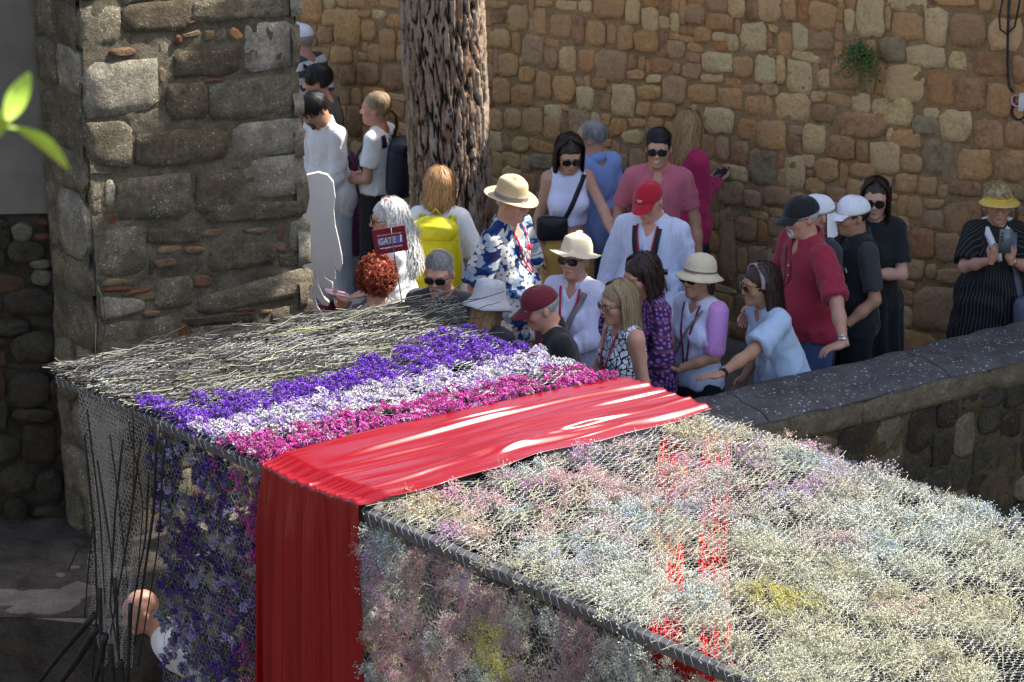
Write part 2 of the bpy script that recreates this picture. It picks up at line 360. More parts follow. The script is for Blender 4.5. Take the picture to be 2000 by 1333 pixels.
def join_rest(rest, name, parent, kind='stuff'):
    V, T, Q, n, mi_t, mi_q, mats = [], [], [], 0, [], [], []
    for o, c in rest:
        me = o.data; nv = len(me.vertices); co = np.empty(nv * 3); me.vertices.foreach_get('co', co); V.append(co.reshape(-1, 3) + np.array(o.location))
        m = me.materials[0]
        if m not in mats: mats.append(m)
        ts = [list(p.vertices) for p in me.polygons if len(p.vertices) == 3]; qs = [list(p.vertices) for p in me.polygons if len(p.vertices) == 4]
        T.append(np.array(ts) + n); Q.append(np.array(qs) + n); mi_t += [mats.index(m)] * len(ts); mi_q += [mats.index(m)] * len(qs); n += nv
        bpy.data.objects.remove(o)
    loc = np.array(parent.location) if parent else 0
    me = mesh_np(name, np.concatenate(V) - loc, [np.concatenate(T), np.concatenate(Q)], mats, True, mi_t + mi_q)
    o = link(name, me, parent); o['kind'] = kind; return o
if rest: join_rest(rest, 'stone_infill', wall)
rl = relief('mortar', WS0, WS1, -.02, WZ1, WP0, WT, WN, M_mortar, None, .03, .0065, 3, off=.0085); rl.parent = wall; rl.location = -wall.location
# unseen masonry above the picture, its heights stepped to shade the right-hand crowd
M_upper = mortar_mat('wall_upper_masonry', (.27, .19, .11), (.36, .27, .17))
b = MB()
def slab_box(mb, p0, t, n, s0, s1, z0, z1, d0, d1):
    c = p0 + t * (s0 + s1) / 2 + n * (d0 + d1) / 2 + np.array([0, 0, (z0 + z1) / 2])
    mb.box(c, (abs(s1 - s0), abs(d1 - d0), z1 - z0), np.stack([t, n, [0, 0, 1.]], 1))
slab_box(b, WP0, WT, WN, -1.05, 1.5, WZ1, 4.7, -.6, 0.01)
slab_box(b, WP0, WT, WN, -9, -1.052, WZ1, 7.6, -.6, 0.012)
slab_box(b, WP0, WT, WN, WS0, WS1, -.3, WZ1 - .002, -.6, -.06)
slab_box(b, WP0, WT, WN, -9, WS0 - .002, -.3, WZ1 - .002, -.6, .01)
o = b.obj('wall_core', M_upper, wall, smooth=False); o.location = -wall.location

# ------------------------------------------------------------------ pillar
pil = empty('stone_pillar', tuple(PC), 'grey weathered pillar of big squared blocks with brick chips, left of the crowd', 'pillar')
G1 = [(0, (0.252, 0.211, 0.139)), (.5, (0.333, 0.280, 0.191)), (1, (0.288, 0.239, 0.159))]
M_pg = stone_mat('pillar_stone', G1, .42, speck=(.62, .61, .56), grime=(.09, .078, .05), bump=1.)
M_pl = stone_mat('pillar_stone_pale', [(0, (0.438, 0.389, 0.290)), (1, (0.543, 0.488, 0.376))], .45, speck=(0.751, 0.719, 0.636), grime=(0.136, 0.117, 0.078), bump=1.)
M_pd = stone_mat('pillar_stone_dark', [(0, (0.161, 0.125, 0.075)), (1, (0.218, 0.173, 0.111))], .5, speck=(0.457, 0.444, 0.380), bump=1.)
M_br = stone_mat('brick_chip', [(0, (0.180, 0.072, 0.036)), (.5, (0.228, 0.102, 0.054)), (1, (0.204, 0.120, 0.072))], .6)
M_bt = stone_mat('brick_chip_tan', [(0, (0.236, 0.152, 0.079)), (1, (0.270, 0.185, 0.107))], .65)
M_pm = mortar_mat('pillar_mortar', (0.109, 0.091, 0.057), (0.227, 0.196, 0.138), 1.)
FB = """310,235,580,215,400,440,l 900,88,1085,75,245,270,l 775,305,1105,270,412,450,g 640,192,880,172,270,292,d 445,20,700,-10,115,118,d 230,30,440,22,150,205,g 860,462,1110,432,560,585,l
890,600,1122,568,715,745,l 500,492,840,472,590,630,d 312,452,480,452,620,610,g 430,662,700,642,800,818,g 722,652,870,642,780,800,d 360,852,535,832,1010,1035,g 735,1102,1150,988,1085,1172,g
764,902,1020,892,980,1010,d 1070,822,1145,802,935,930,l 572,1042,710,1022,1130,1150,g 370,1097,530,1112,1150,1193,l 350,1212,655,1172,1333,1345,g 1005,1152,1160,1112,1182,1208,g 612,312,760,302,440,448,d
762,762,1120,742,800,828,d 700,1212,960,1192,1240,1285,g 710,5,1075,-30,58,80,g 670,1180,940,1150,1190,1206,d 540,850,735,842,905,902,d 545,952,560,952,1020,1020,d 320,640,420,640,640,645,d 1030,940,1150,940,980,990,d"""
BR = """580,250,612,250,310,310,b 745,852,820,848,875,880,b 900,845,995,840,862,868,b 580,912,670,908,938,942,b 675,915,750,913,938,940,b 560,962,650,958,988,992,r 1005,905,1055,900,940,925,b 370,1035,470,1030,1056,1064,b
370,1070,480,1062,1074,1085,r 450,1085,560,1060,1080,1104,r 505,1092,570,1080,1112,1120,b 525,1152,590,1150,1172,1178,b 655,1195,690,1195,1290,1290,r 715,1022,780,1020,1066,1070,r 398,180,500,176,206,210,r
640,128,668,125,165,170,r 668,125,738,108,128,148,b 750,112,790,110,148,150,b 850,92,893,120,148,146,o 755,290,828,288,300,304,r 848,612,885,610,622,626,r 397,792,428,792,832,834,r 384,668,422,666,778,780,l
585,590,630,588,610,612,b 962,1152,1005,1148,1166,1170,b 852,1142,950,1138,1152,1160,r 680,80,735,60,72,100,r 1085,800,1125,790,800,812,r 700,1240,740,1240,1290,1290,r"""
def pillar_pieces(S, name, depth, rnd):
    mt = dict(l=M_pl, g=M_pg, d=M_pd, r=M_br, b=M_bt, o=M_wall_o)
    for w in S.split():
        a = w.split(','); x0, yl, x1, yr, ybr, ybl = [float(q) * .525 for q in a[:6]]
        q = [local2(u, v, PC, PT, PN) for u, v in ((x0, yl), (x1, yr), (x1, ybr), (x0, ybl))]
        qa = np.array(q)
        if qa[:, 0].min() < .0: qa[:, 0] = np.maximum(qa[:, 0], .0)
        o = stone_obj(qa, PC, PT, PN, mt[a[6]], pil, name, depth=random.uniform(*depth), k=18 if name == 'block' else 8, round_=random.uniform(*rnd), rough=.016 if name == 'block' else .05)
        o.location -= pil.location
        q_used.append(qa)
q_used = []
pillar_pieces(FB, 'block', (.022, .034), (.07, .14))
pillar_pieces(BR, 'brick', (.022, .036), (.08, .18))
# fill the front between the named blocks
PW, PHt = 1.31, 3.3; cell = .015; occ = np.zeros((int(PHt / cell), int(PW / cell)), bool)
for qa in q_used:
    i0, i1, j0, j1 = int(qa[:, 1].min() / cell), int(qa[:, 1].max() / cell), int(qa[:, 0].min() / cell), int(qa[:, 0].max() / cell)
    occ[max(0, i0 - 1):i1 + 1, max(0, j0 - 1):j1 + 1] = True
for (j, i, w, h) in rects_fill(occ, cell, (.12, .42), (.08, .22), 11, .05, .04, 0):
    s0, z0, s1, z1 = j * cell, i * cell, (j + w) * cell, (i + h) * cell
    m = random.choice([M_pd, M_pd, M_pg, M_pg, M_br if w * h < 60 else M_pd])
    o = stone_obj([(s0, z1), (s1, z1 + .02), (s1, z0 + .02), (s0, z0)], PC, PT, PN, m, pil, 'block', random.uniform(.017, .027), 14, random.uniform(.12, .25), .04); o.location -= pil.location
# left return: quoin ends
z = 0.
rsq = random.Random(4)
while z < PHt:
    h = rsq.uniform(.2, .36); s = 0.0
    while s < .4:
        w = rsq.choice([.22, .3, .42]); w = min(w, .42 - s)
        if w > .05:
            o = stone_obj([(s, z + h - .012), (s + w - .012, z + h - .012), (s + w - .012, z), (s, z)], PC, PRT, PRN, rsq.choice([M_pl, M_pg, M_pg]), pil, 'block', rsq.uniform(.02, .045), 12, .28, .025, rsq); o.location -= pil.location
        s += w
    z += h
b = MB(); c4 = [PC, PC + PT * 1.30, PC + PT * 1.30 + PRT * .55, PC + PRT * .46]
ctr = sum(c4) / 4; inset = [c + (ctr - c) * .03 for c in c4]
V = [list(c[:2]) + [zz] for zz in (-.1, 6.5) for c in inset]
b.add(np.array(V) - PC, Q=[[0, 1, 5, 4], [1, 2, 6, 5], [2, 3, 7, 6], [3, 0, 4, 7], [4, 5, 6, 7]])
b.obj('core', M_pm, pil, smooth=False)
for nm, args in (('mortar', (0.0, 1.30, 0, 3.4, PC, PT, PN)), ('mortar', (0.0, .44, 0, 3.4, PC, PRT, PRN)), ('mortar', (0.0, .46, 0, 3.4, PC + PT * 1.30, PRT, PT))):
    o = relief(nm, *args, M_pm, pil, .018, .008, 5, off=.017); o.location = -pil.location
# right end of the pillar (jagged quoins)
z = .0
while z < PHt:
    h = rsq.uniform(.18, .34)
    o = stone_obj([(-.03, z + h - .012), (.44, z + h - .012), (.44, z), (-.03, z)], PC + PT * 1.30, PRT, PT, rsq.choice([M_pl, M_pg]), pil, 'block', rsq.uniform(.02, .06), 12, .25, .03, rsq); o.location -= pil.location
    z += h

# ------------------------------------------------------------------ left wall with plaster
lw = empty('rubble_wall', (-3.2, 13.0, 0), 'dark rubble wall with smooth grey plaster above, at the left of the pillar', 'wall')
M_lr = stone_mat('rubble_stone', [(0, (0.066, 0.051, 0.033)), (.5, (0.097, 0.082, 0.056)), (1, (0.071, 0.059, 0.041))], .5, bump=.9)  # albedo lowered to carry the occlusion shade at the lower left
M_lrb = stone_mat('rubble_stone_brown', [(0, (0.105, 0.052, 0.032)), (1, (0.140, 0.084, 0.049))], .6)
M_lrl = stone_mat('rubble_stone_pale', [(0, (0.182, 0.161, 0.126)), (1, (0.210, 0.175, 0.126))], .6)
M_lm = mortar_mat('rubble_mortar', (.045, .036, .026), (.085, .068, .048), 1.)
LZ = "0,840,42,920,g 45,820,125,890,l 125,852,200,880,r 145,805,190,832,r 28,885,180,972,g 110,955,192,993,l 0,935,25,985,g -60,1005,100,1085,r 113,995,200,1055,l 20,1065,210,1170,g -60,1100,20,1160,g -60,1180,110,1240,g 115,1172,215,1215,g -60,1245,60,1280,g 42,1225,222,1333,g"
LZ2 = "30,220,180,345,g 0,320,28,430,g 75,400,210,560,d 182,240,240,330,g 45,350,200,398,g -60,440,70,540,g 0,560,120,660,g 130,570,230,690,d 20,670,110,760,g 120,700,240,745,g"
lq = []
mt = dict(l=M_lrl, g=M_lr, d=M_lr, r=M_lrb)
for (x0, y0, x1, y1, c) in list(parse(LZ, 0, 0, .525)) + list(parse(LZ2, 0, 600, .55)):
    q = np.array([local2(u + random.uniform(-2, 2), v + random.uniform(-3, 3), LP0, LT, LN) for u, v in ((x0, y0), (x1, y0), (x1, y1), (x0, y1))])
    o = stone_obj(q, LP0, LT, LN, mt[c], lw, 'stone', random.uniform(.04, .07), 12, random.uniform(.55, .85), .05); o.location -= lw.location; lq.append(q)
cell = .015; occ = np.zeros((int(1.75 / cell), int(1.9 / cell)), bool)
for qa in lq:
    i0, i1, j0, j1 = int(qa[:, 1].min() / cell), int(qa[:, 1].max() / cell), int((qa[:, 0].min() + 1.4) / cell), int((qa[:, 0].max() + 1.4) / cell)
    occ[max(0, i0):max(0, i1 + 1), max(0, j0):max(0, j1 + 1)] = True
for (j, i, w, h) in rects_fill(occ, cell, (.1, .32), (.08, .2), 12, .045, .045):
    s0, z0, s1, z1 = j * cell - 1.4, i * cell, (j + w) * cell - 1.4, (i + h) * cell
    o = stone_obj([(s0, z1), (s1, z1), (s1, z0), (s0, z0)], LP0, LT, LN, random.choice([M_lr, M_lr, M_lrb]), lw, 'stone', random.uniform(.02, .05), 10, random.uniform(.6, .9), .06); o.location -= lw.location
o = relief('mortar', -1.4, .3, -.05, 1.85, LP0, LT, LN, M_lm, lw, .02, .02, 8, off=.02); o.location = -lw.location
M_pla = simple('old_plaster', (0.133, 0.122, 0.101), .95, .22, 3.5, .5, 60, .15, False)
zp = local2(50, 412, LP0, LT, LN)[1]
o = relief('plaster', -1.4, .12, zp, 4.2, LP0, LT, LN, M_pla, lw, .04, .004, 9, off=.05); o.location = -lw.location
b = MB(); slab_box(b, LP0, LT, LN, -1.4, .12, zp - .004, 4.2, -.3, .044); slab_box(b, LP0, LT, LN, -1.4, .3, -.1, zp - .006, -.3, -.04); slab_box(b, LP0, LT, LN, -1.4, .3, 4.204, 6, -.3, .05)
o = b.obj('wall_core', M_pla, lw, smooth=False); o.location = -lw.location

# ------------------------------------------------------------------ plaza floor, steps down, lower ground
M_fl = mortar_mat('paving', (.12, .1, .085), (.2, .17, .14), .4)
M_rock = mortar_mat('rock', (.05, .042, .034), (.13, .11, .085), 1.)
edge = [(-7, 12.0), (-3.3, 11.9), (-2.5, 11.75), (-1.3, 11.5), (0.1, 11.62), (.9, 11.97), (1.14, 12.11), (3.4, 13.5), (8, 16.35)]
poly = np.array(edge + [(9, 26), (-9, 26)])
def flat(name, pts, z, mat, kind='structure', th=0):
    from mathutils.geometry import tessellate_polygon
    tri = tessellate_polygon([[Vector((p[0], p[1], 0)) for p in pts]])
    V = np.array([[p[0], p[1], z] for p in pts]); F = np.array(tri)
    a, b_, c_ = V[F[0]][0], V[F[0]][1], V[F[0]][2]
    if np.cross(b_ - a, c_ - a)[2] < 0: F = F[:, ::-1]
    return link(name, mesh_np(name, V, F, mat, False), None, kind=kind)
flat('plaza_floor', poly, 0., M_fl)
b = MB(); E = np.array(edge); 
nn = 260; tt = np.linspace(0, len(E) - 1, nn); ex = np.interp(tt, range(len(E)), E[:, 0]); ey = np.interp(tt, range(len(E)), E[:, 1])
zz = np.linspace(-1.35, 0.0, 30)
G = np.stack(np.broadcast_arrays(ex[None, :], ey[None, :] , zz[:, None]), -1).copy()
nz_ = fbm(G * 4, 4, 21); G[..., 1] += (nz_ * .05 - .03) * (1 - (zz[:, None] / 1.35 + 1) ** 8); b.grid(G)
b.obj('terrace_edge', M_rock, kind='structure')
b = MB()   # rough stone ledge
gx, gy = np.meshgrid(np.linspace(-3.6, -1.7, 90), np.linspace(11.74, 13.1, 60)); gz = .012 + .035 * fbm(np.stack([gx, gy, gx * 0], -1) * 3, 4, 5) 
gz = np.maximum(gz, -.02) * np.clip((gy - 11.73) / .1, 0, 1) + .006
b.grid(np.stack([gx, gy, gz], -1)); b.obj('terrace_ground', M_rock, kind='structure')
flat('lower_ground', [(-12, -6), (12, -6), (12, 17), (-12, 17)], -1.3, M_rock)
flat('ground', [(-150, -60), (150, -60), (150, 220), (-150, 220)], -1.42, M_rock)
for i in range(4):   # steps under the flower canopy, going down from the terrace
    b = MB(); p = np.array([-.75 + .12 * i, 11.2 - .42 * i, -.34 * i - .34])
    b.box(p + [0, 0, .17], (2.6, .5, .33), np.array([[.86, .5, 0], [-.5, .86, 0], [0, 0, 1]]).T)
    b.obj('stone_step', M_rock, smooth=False, kind='structure')

# ------------------------------------------------------------------ parapet
par = empty('parapet', tuple(BA), 'low stone parapet with a dark grey speckled coping that people lean on', 'parapet wall')
t = NT('coping_stone'); P = t.pos()
c = t.mix(t.ramp(t.noise(P, 7, 6, .7), [(.35, 0.), (.65, 1.)]), (.065, .06, .06), (.125, .115, .112))
v = t.n('TexVoronoi', {'Vector': P, 'Scale': 38.}); c = t.mix(t.ramp(t.math('SUBTRACT', t.noise(P, 26, 4, .7), v.outputs['Distance']), [(.25, 0.), (.4, .75)]), c, (.5, .49, .45))
t.bump(t.noise(P, 70, 6, .8), .8, .012); M_cop = t.out(c, .85, .3)
M_face = mortar_mat('parapet_mortar', (.12, .085, .045), (.20, .145, .08), 1.)
M_fs = stone_mat('parapet_stone', [(0, (0.096, 0.072, 0.044)), (.5, (0.136, 0.112, 0.072)), (1, (0.112, 0.096, 0.072))], .5, speck=(0.240, 0.232, 0.192), bump=.9)
M_fs2 = stone_mat('parapet_edge_stone', [(0, (.22, .165, .095)), (1, (.28, .215, .14))], .55, speck=(.35, .33, .28))
zb = -1.4
s = -1.0
while s < 5.0:
    L = random.uniform(.85, 1.25); G = []
    nx, ny = int(L / .03), 15
    S, D = np.meshgrid(np.linspace(s + .004, s + L - .004, nx), np.linspace(.0, 1, ny))
    Z = BH - .02 + .013 * fbm(np.stack([S, D, S * 0], -1) * 6, 4, 31) - .035 * np.clip(np.abs(D - .5) * 2, 0, 1) ** 6
    Dd = D * (BW + .03) - .01 + .008 * fbm(np.stack([S, D * 0, S * 0], -1) * 8, 2, 33)
    top = BA - BA + BT * S[..., None] + BN * Dd[..., None] + np.array([0, 0, 1.]) * Z[..., None]
    low = top.copy(); low[..., 2] = BH - .065
    b = MB(); b.grid(top); b.grid(np.stack([top[-1], low[-1]])[::-1] if False else np.stack([low[-1], top[-1]])); b.grid(np.stack([top[0], low[0]])); b.grid(np.stack([low[:, 0], top[:, 0]])); b.grid(np.stack([top[:, -1], low[:, -1]]))
    o = b.obj('coping_slab', [M_cop], par, smooth=True)
    s += L
b = MB(); slab_box(b, BA - BA, BT, BN, -1.0, 6, zb, BH - .17, .03, BW - .05); b.obj('wall_core', M_face, par, smooth=False)
o = relief('mortar', -1.0, 6, zb, BH - .16, BA + BN * (BW - .01), BT, BN, M_face, par, .03, .012, 15, off=.008); o.location = -par.location
cell = .02; occ = np.zeros((int(.13 / cell), int(4.2 / cell)), bool)
for k in range(14):     # edge course under the coping
    w = .86
    o = stone_obj([(k * w - .9, BH - .06), (k * w - .9 + w - .004, BH - .06), (k * w - .9 + w - .004, BH - .2), (k * w - .9, BH - .2)], BA + BN * (BW - .01), BT, BN, M_fs2, par, 'stone', .026, 14, .06, .008); o.location -= par.location
zmin = -1.3; occ = np.zeros((int((BH - .18 - zmin) / cell), int(5.4 / cell)), bool)
for (j, i, w, h) in rects_fill(occ, cell, (.15, .5), (.12, .32), 17, .08, .07):
    s0, z0, s1, z1 = j * cell - .9, zmin + i * cell, (j + w) * cell - .9, zmin + (i + h) * cell
    o = stone_obj([(s0, z1), (s1, z1), (s1, z0), (s0, z0)], BA + BN * (BW - .01), BT, BN, M_fs if random.random() < .8 else M_fs2, par, 'stone', random.uniform(.01, .026), 13, random.uniform(.2, .5), .06); o.location -= par.location

# ------------------------------------------------------------------ unseen house added at left to bounce warm light onto the scene
M_house = mortar_mat('house_stone', (0.330, 0.247, 0.150), (0.420, 0.330, 0.217), .5)
hs_ = empty('light_bounce_house', (-8.4, 0, -1.3), 'ochre stone house closing the street on the left, outside the picture', 'house'); b = MB(); b.box((-2, -1, 5.2), (4, 17, 10.4)); b.obj('wall', M_house, hs_, smooth=False)
M_win = simple('dark_window', (.03, .03, .035), .2, .1, 5, 0)
for i in range(4):
    for j in range(3): b = MB(); b.box((.0, -7 + i * 4, 2.2 + j * 3), (.08, 1.0, 1.5)); b.obj('window', M_win, hs_, smooth=False)
# ------------------------------------------------------------------ pine tree
tx, ty = at_y(868, 250, 15.75)[:2]
tree = empty('pine_tree', (tx, ty, 0), 'thick pine trunk with deeply furrowed bark in front of the stone wall', 'tree')
nz_, na = 420, 260; Z = np.linspace(0, 4.2, nz_)[:, None]; A = np.linspace(0, 2 * np.pi, na, endpoint=False)[None]
cx = .035 * np.sin(Z * 1.3 + .8) ; rad = .236 + .12 * np.exp(-Z / .38) + .012 * np.sin(A * 3 + Z) + .006 * Z
Pn = np.stack([np.cos(A) * 2.1 + 0 * Z, np.sin(A) * 2.1 + 0 * Z, Z * .55 + 0 * A], -1)
warp = np.stack([fbm(Pn * 1.6, 3, 41), fbm(Pn * 1.6, 3, 43), Z * 0 + A * 0], -1)
def worley(U, V, nu, seed):
    iu, iv = np.floor(U).astype(int), np.floor(V).astype(int); F1 = np.full(U.shape, 9.); F2 = F1.copy(); C = np.zeros(U.shape)
    for du in (-1, 0, 1):
        for dv in (-1, 0, 1):
            a_, b_ = (iu + du) % nu, iv + dv; jx, jy = hash3(a_, b_, 0 * a_, seed) * .38 + .5, hash3(a_, b_, 0 * a_, seed + 1) * .4 + .5
            d = np.hypot(iu + du + jx - U, iv + dv + jy - V); cr = hash3(a_, b_, 0 * a_, seed + 2); m = d < F1; F2 = np.where(m, F1, np.minimum(F2, d)); C = np.where(m, cr, C); F1 = np.where(m, d, F1)
    return F2 - F1, C
Aw = A + 0 * Z; Zw = Z + 0 * A; wf_ = fbm(Pn * np.array([7, 7, 9]), 2, 49); wg_ = fbm(Pn * np.array([9, 9, 6]), 2, 53); wu = warp[..., 0] * .55
ed, cellc = worley(Aw / (2 * np.pi) * 34 + wu * 1.2 + wf_ * .34, Zw / .25 + wu * 1.8 + wg_ * .42, 34, 5); ed2, _ = worley(Aw / (2 * np.pi) * 84 + wu * 2 + wg_ * .4, Zw / .07 + wu + wf_ * .5, 84, 15)
pl_h = np.clip(ed * 3.4, 0, 1) ** .8; fine = np.clip(ed2 * 3.5, 0, 1) ** .5; r2 = np.abs(fbm((Pn + warp * .1) * np.array([8, 8, 14]), 2, 47))
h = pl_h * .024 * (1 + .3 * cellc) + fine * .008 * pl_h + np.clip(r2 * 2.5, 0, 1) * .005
rr = rad + h - .02
G = np.stack([cx + rr * np.cos(A), rr * np.sin(A), Z + 0 * A], -1)
b = MB(); b.grid(G, wrap=True)
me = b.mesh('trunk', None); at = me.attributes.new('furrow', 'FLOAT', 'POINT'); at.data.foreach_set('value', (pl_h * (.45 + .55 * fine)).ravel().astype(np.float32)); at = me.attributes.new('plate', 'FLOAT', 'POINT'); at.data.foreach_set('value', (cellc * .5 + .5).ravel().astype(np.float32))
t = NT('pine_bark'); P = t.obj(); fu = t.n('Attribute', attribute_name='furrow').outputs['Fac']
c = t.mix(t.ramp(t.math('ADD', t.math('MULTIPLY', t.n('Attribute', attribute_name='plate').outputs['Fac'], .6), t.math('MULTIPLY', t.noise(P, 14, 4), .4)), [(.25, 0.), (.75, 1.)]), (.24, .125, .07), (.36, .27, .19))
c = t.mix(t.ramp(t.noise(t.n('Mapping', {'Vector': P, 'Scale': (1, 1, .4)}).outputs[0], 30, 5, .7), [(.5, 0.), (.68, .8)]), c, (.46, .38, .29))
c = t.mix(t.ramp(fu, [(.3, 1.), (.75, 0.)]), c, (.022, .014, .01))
t.bump(t.noise(t.n('Mapping', {'Vector': P, 'Scale': (1, 1, .35)}).outputs[0], 70, 6, .75), .9, .012)
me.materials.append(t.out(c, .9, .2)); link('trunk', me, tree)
M_bark2 = simple('limb_bark', (.22, .15, .1), .9, .3, 9, .8, 40, .2)
b = MB(); b.tube([(.03, 0, 4.1), (.0, .05, 5.5), (.1, .1, 7.2), (.05, .2, 8.8)], [.27, .24, .19, .1], 14)
for k in range(9):
    a = k * 2.4; z0 = 5.8 + k * .33; L = random.uniform(1.3, 2.3)
    b.tube([(0, 0.1, z0), (math.cos(a) * L * .5, math.sin(a) * L * .5, z0 + .35), (math.cos(a) * L, math.sin(a) * L, z0 + .9)], [.08, .05, .02], 7)
b.obj('limb', M_bark2, tree)
M_leaf = simple('pine_needle', (.045, .075, .025), .6, .3, 3, 0)
def leaf_cloud(name, centres, n, size, mat, parent=None, seed=1, **kw):
    r = np.random.default_rng(seed); V = []
    C = np.array(centres); idx = r.integers(0, len(C), n); d = r.normal(size=(n, 3)); d /= np.linalg.norm(d, axis=1)[:, None]
    p = C[idx, :3] + d * (C[idx, 3:4] * r.random((n, 1)) ** .4) * np.array([1, 1, .6])
    u = r.normal(size=(n, 3)); u /= np.linalg.norm(u, axis=1)[:, None]; w = np.cross(u, r.normal(size=(n, 3))); w /= np.linalg.norm(w, axis=1)[:, None]
    s = size * r.uniform(.6, 1.3, (n, 1)); V = np.stack([p - u * s, p + w * s * .4, p + u * s, p - w * s * .4], 1).reshape(-1, 3)
    F = np.arange(n * 4).reshape(-1, 4)
    return link(name, mesh_np(name, V, F, mat, False), parent, **kw)
leaf_cloud('crown', [(math.cos(a) * q, math.sin(a) * q, 7.6 + (i % 3) * .5, .75) for i, (a, q) in enumerate([(k * 2.4, .4 + 1.9 * ((k * .37) % 1)) for k in range(22)])], 9000, .09, M_leaf, tree, 3)

# unseen tree added beyond the wall to shade the pillar and terrace
bt = empty('shading_tree', (4.3, 17.0, 0), 'leafy street tree beyond the wall whose branches reach over the plaza', 'tree')
b = MB(); b.tube([(0, 0, 0), (.05, -.1, 3.5), (-.1, -.4, 5.6), (-.4, -.9, 6.8)], [.2, .17, .13, .08], 10); b.obj('trunk', M_bark2, bt)
b = MB()
for e_ in ((-1.3, -2.3, 7.5), (-2.2, -3.2, 6.1)): b.tube([(-.1, -.4, 5.5), (e_[0] * .6, e_[1] * .6, (5.6 + e_[2]) / 2 + .2), e_], [.07, .045, .02], 6)
b.obj('limb', M_bark2, bt)
M_bl = simple('broad_leaf', (.05, .09, .025), .55, .3, 3, 0)
leaf_cloud('crown', [(-1.3, -2.3, 7.5, .72), (-1.0, -2.0, 8.2, .65), (-2.1, -3.25, 6.05, .6), (-2.5, -3.6, 6.3, .45), (-1.6, -2.6, 6.7, .5), (-2.2, -3.3, 6.0, .5), (-2.6, -3.45, 5.9, .45), (-2.0, -3.2, 6.2, .5)], 12000, .085, M_bl, bt, 6)
# plant growing from the wall
fp = at_plane(1700, 105, WP0, WN) + WN * .06
M_fern = simple('wall_plant_leaf', (.07, .13, .03), .55, .35, 30, 0)
pl = empty('wall_plant', tuple(fp), 'bushy green weed growing out of a joint high in the stone wall', 'plant')
b = MB(); r = np.random.default_rng(5)
stems = MB()
for k in range(46):
    d = np.array([0, 0, 0.]) + WN * r.uniform(.1, .5) + WT * r.uniform(-.75, .85) + np.array([0, 0, r.uniform(-.9, .75)]); L = r.uniform(.08, .2)
    d /= np.linalg.norm(d); q = [d * L * s_ + np.array([0, 0, -.09 * s_ * s_ * L / .2]) for s_ in np.linspace(0, 1, 6)]
    stems.tube(q, .0018, 3)
    for s_ in range(2, 6):
        for m in range(5):
            u = r.normal(size=3); u /= np.linalg.norm(u); w = np.cross(u, r.normal(size=3)); w /= np.linalg.norm(w); p = q[s_] + r.normal(size=3) * .013; z_ = r.uniform(.007, .014)
            b.add([p - u * z_, p + w * z_ * .5, p + u * z_, p - w * z_ * .5], Q=[[0, 1, 2, 3]])
stems.obj('stem', M_fern, pl); b.obj('foliage', M_fern, pl, smooth=False)
# black cable with junction rings at the far right of the wall
M_cable = simple('black_rubber', (.015, .015, .017), .5, .1, 20, 0)
def wp(u, v, off=.04): return at_plane(u, v, WP0, WN) + WN * off
b = MB(); b.tube([wp(1978, -30), wp(1975, 60), wp(1974, 120), wp(1977, 165), wp(1984, 178)], .008, 6)
b.tube([wp(1970, -20, .05), wp(1960, 30, .05), wp(1962, 55, .05), wp(1975, 64, .055), wp(1990, 50, .05), wp(1998, 10, .05), wp(2003, -20, .05)], .006, 6)
o = b.obj('power_cable', M_cable); o['label'] = 'black looped cable running down the wall at the far right'; o['category'] = 'cable'
M_ins = simple('pink_insulator', (.5, .3, .4), .35, .1, 20, 0); M_cer = simple('white_bracket', (.55, .54, .5), .5, .1, 20, 0)
ins = empty('cable_clamp', tuple(wp(1991, 195, .03)), 'round clamp with a mauve rim holding the cable end on the wall', 'clamp')
def ring(mb, c, r0, tr, nrm, k=20):
    nrm = np.array(nrm) / np.linalg.norm(nrm); u = np.cross(nrm, [0, 0, 1.]); u /= np.linalg.norm(u); w = np.cross(nrm, u)
    a = np.linspace(0, 2 * np.pi, k); mb.tube([np.array(c) + r0 * (math.cos(x) * u + math.sin(x) * w) for x in a], tr, 6, False)
b = MB(); ring(b, (0, 0, 0), .034, .006, WN); b.obj('rim', M_ins, ins)
b = MB(); ring(b, wp(1992, 218, .02) - wp(1991, 195, .03), .045, .006, WN); b.obj('cable_loop', M_cable, ins)
b = MB(); b.box(wp(2001, 195, .03) - wp(1991, 195, .03), (.035, .03, .09)); b.box(wp(1999, 210, .03) - wp(1991, 195, .03), (.03, .02, .03)); b.obj('bracket', M_cer, ins, smooth=False)
# ================================================================== FLOWER CANOPY
ZT = 1.57
N0, F0 = at_z(115, 725, ZT), at_z(872, 592, ZT)
N1, F1 = at_z(1800, 1466, ZT), at_z(2500, 1188, ZT)
E1 = (N1 - N0); LA = np.linalg.norm(E1); E1 /= LA
E2 = F0 - N0; LF = np.linalg.norm(F1 - F0); K = LF / LA
def ab(p):                       # plan position -> metres along, fraction across
    p = np.asarray(p)[..., :2] - N0[:2]; det = E1[0] * E2[1] - E1[1] * E2[0]
    return np.stack([(p[..., 0] * E2[1] - p[..., 1] * E2[0]) / det, (E1[0] * p[..., 1] - E1[1] * p[..., 0]) / det], -1)
EF = (F1 - F0) / LF
bfar = lambda a: np.interp(a, [0, .2, .38, .6, .9, 1.19, 1.43, 1.96, 3.56, 5.2], [1, .955, .9, .895, .905, .9, .92, .92, .957, .97])
_ab = ab
def ab(p): q = _ab(p); q = q.copy(); q[..., 1] /= bfar(q[..., 0]); return q
def top(a, b, z=0.):
    a, b, z = np.broadcast_arrays(np.asarray(a, float), np.asarray(b, float), np.asarray(z, float))
    near = N0 + E1 * a[..., None]; far = F0 + EF * a[..., None]; far = near + (far - near) * bfar(a)[..., None]
    P = near * (1 - b[..., None]) + far * b[..., None]; P[..., 2] = ZT + z + .012 * np.sin(np.pi * np.clip(b, 0, 1)); return P
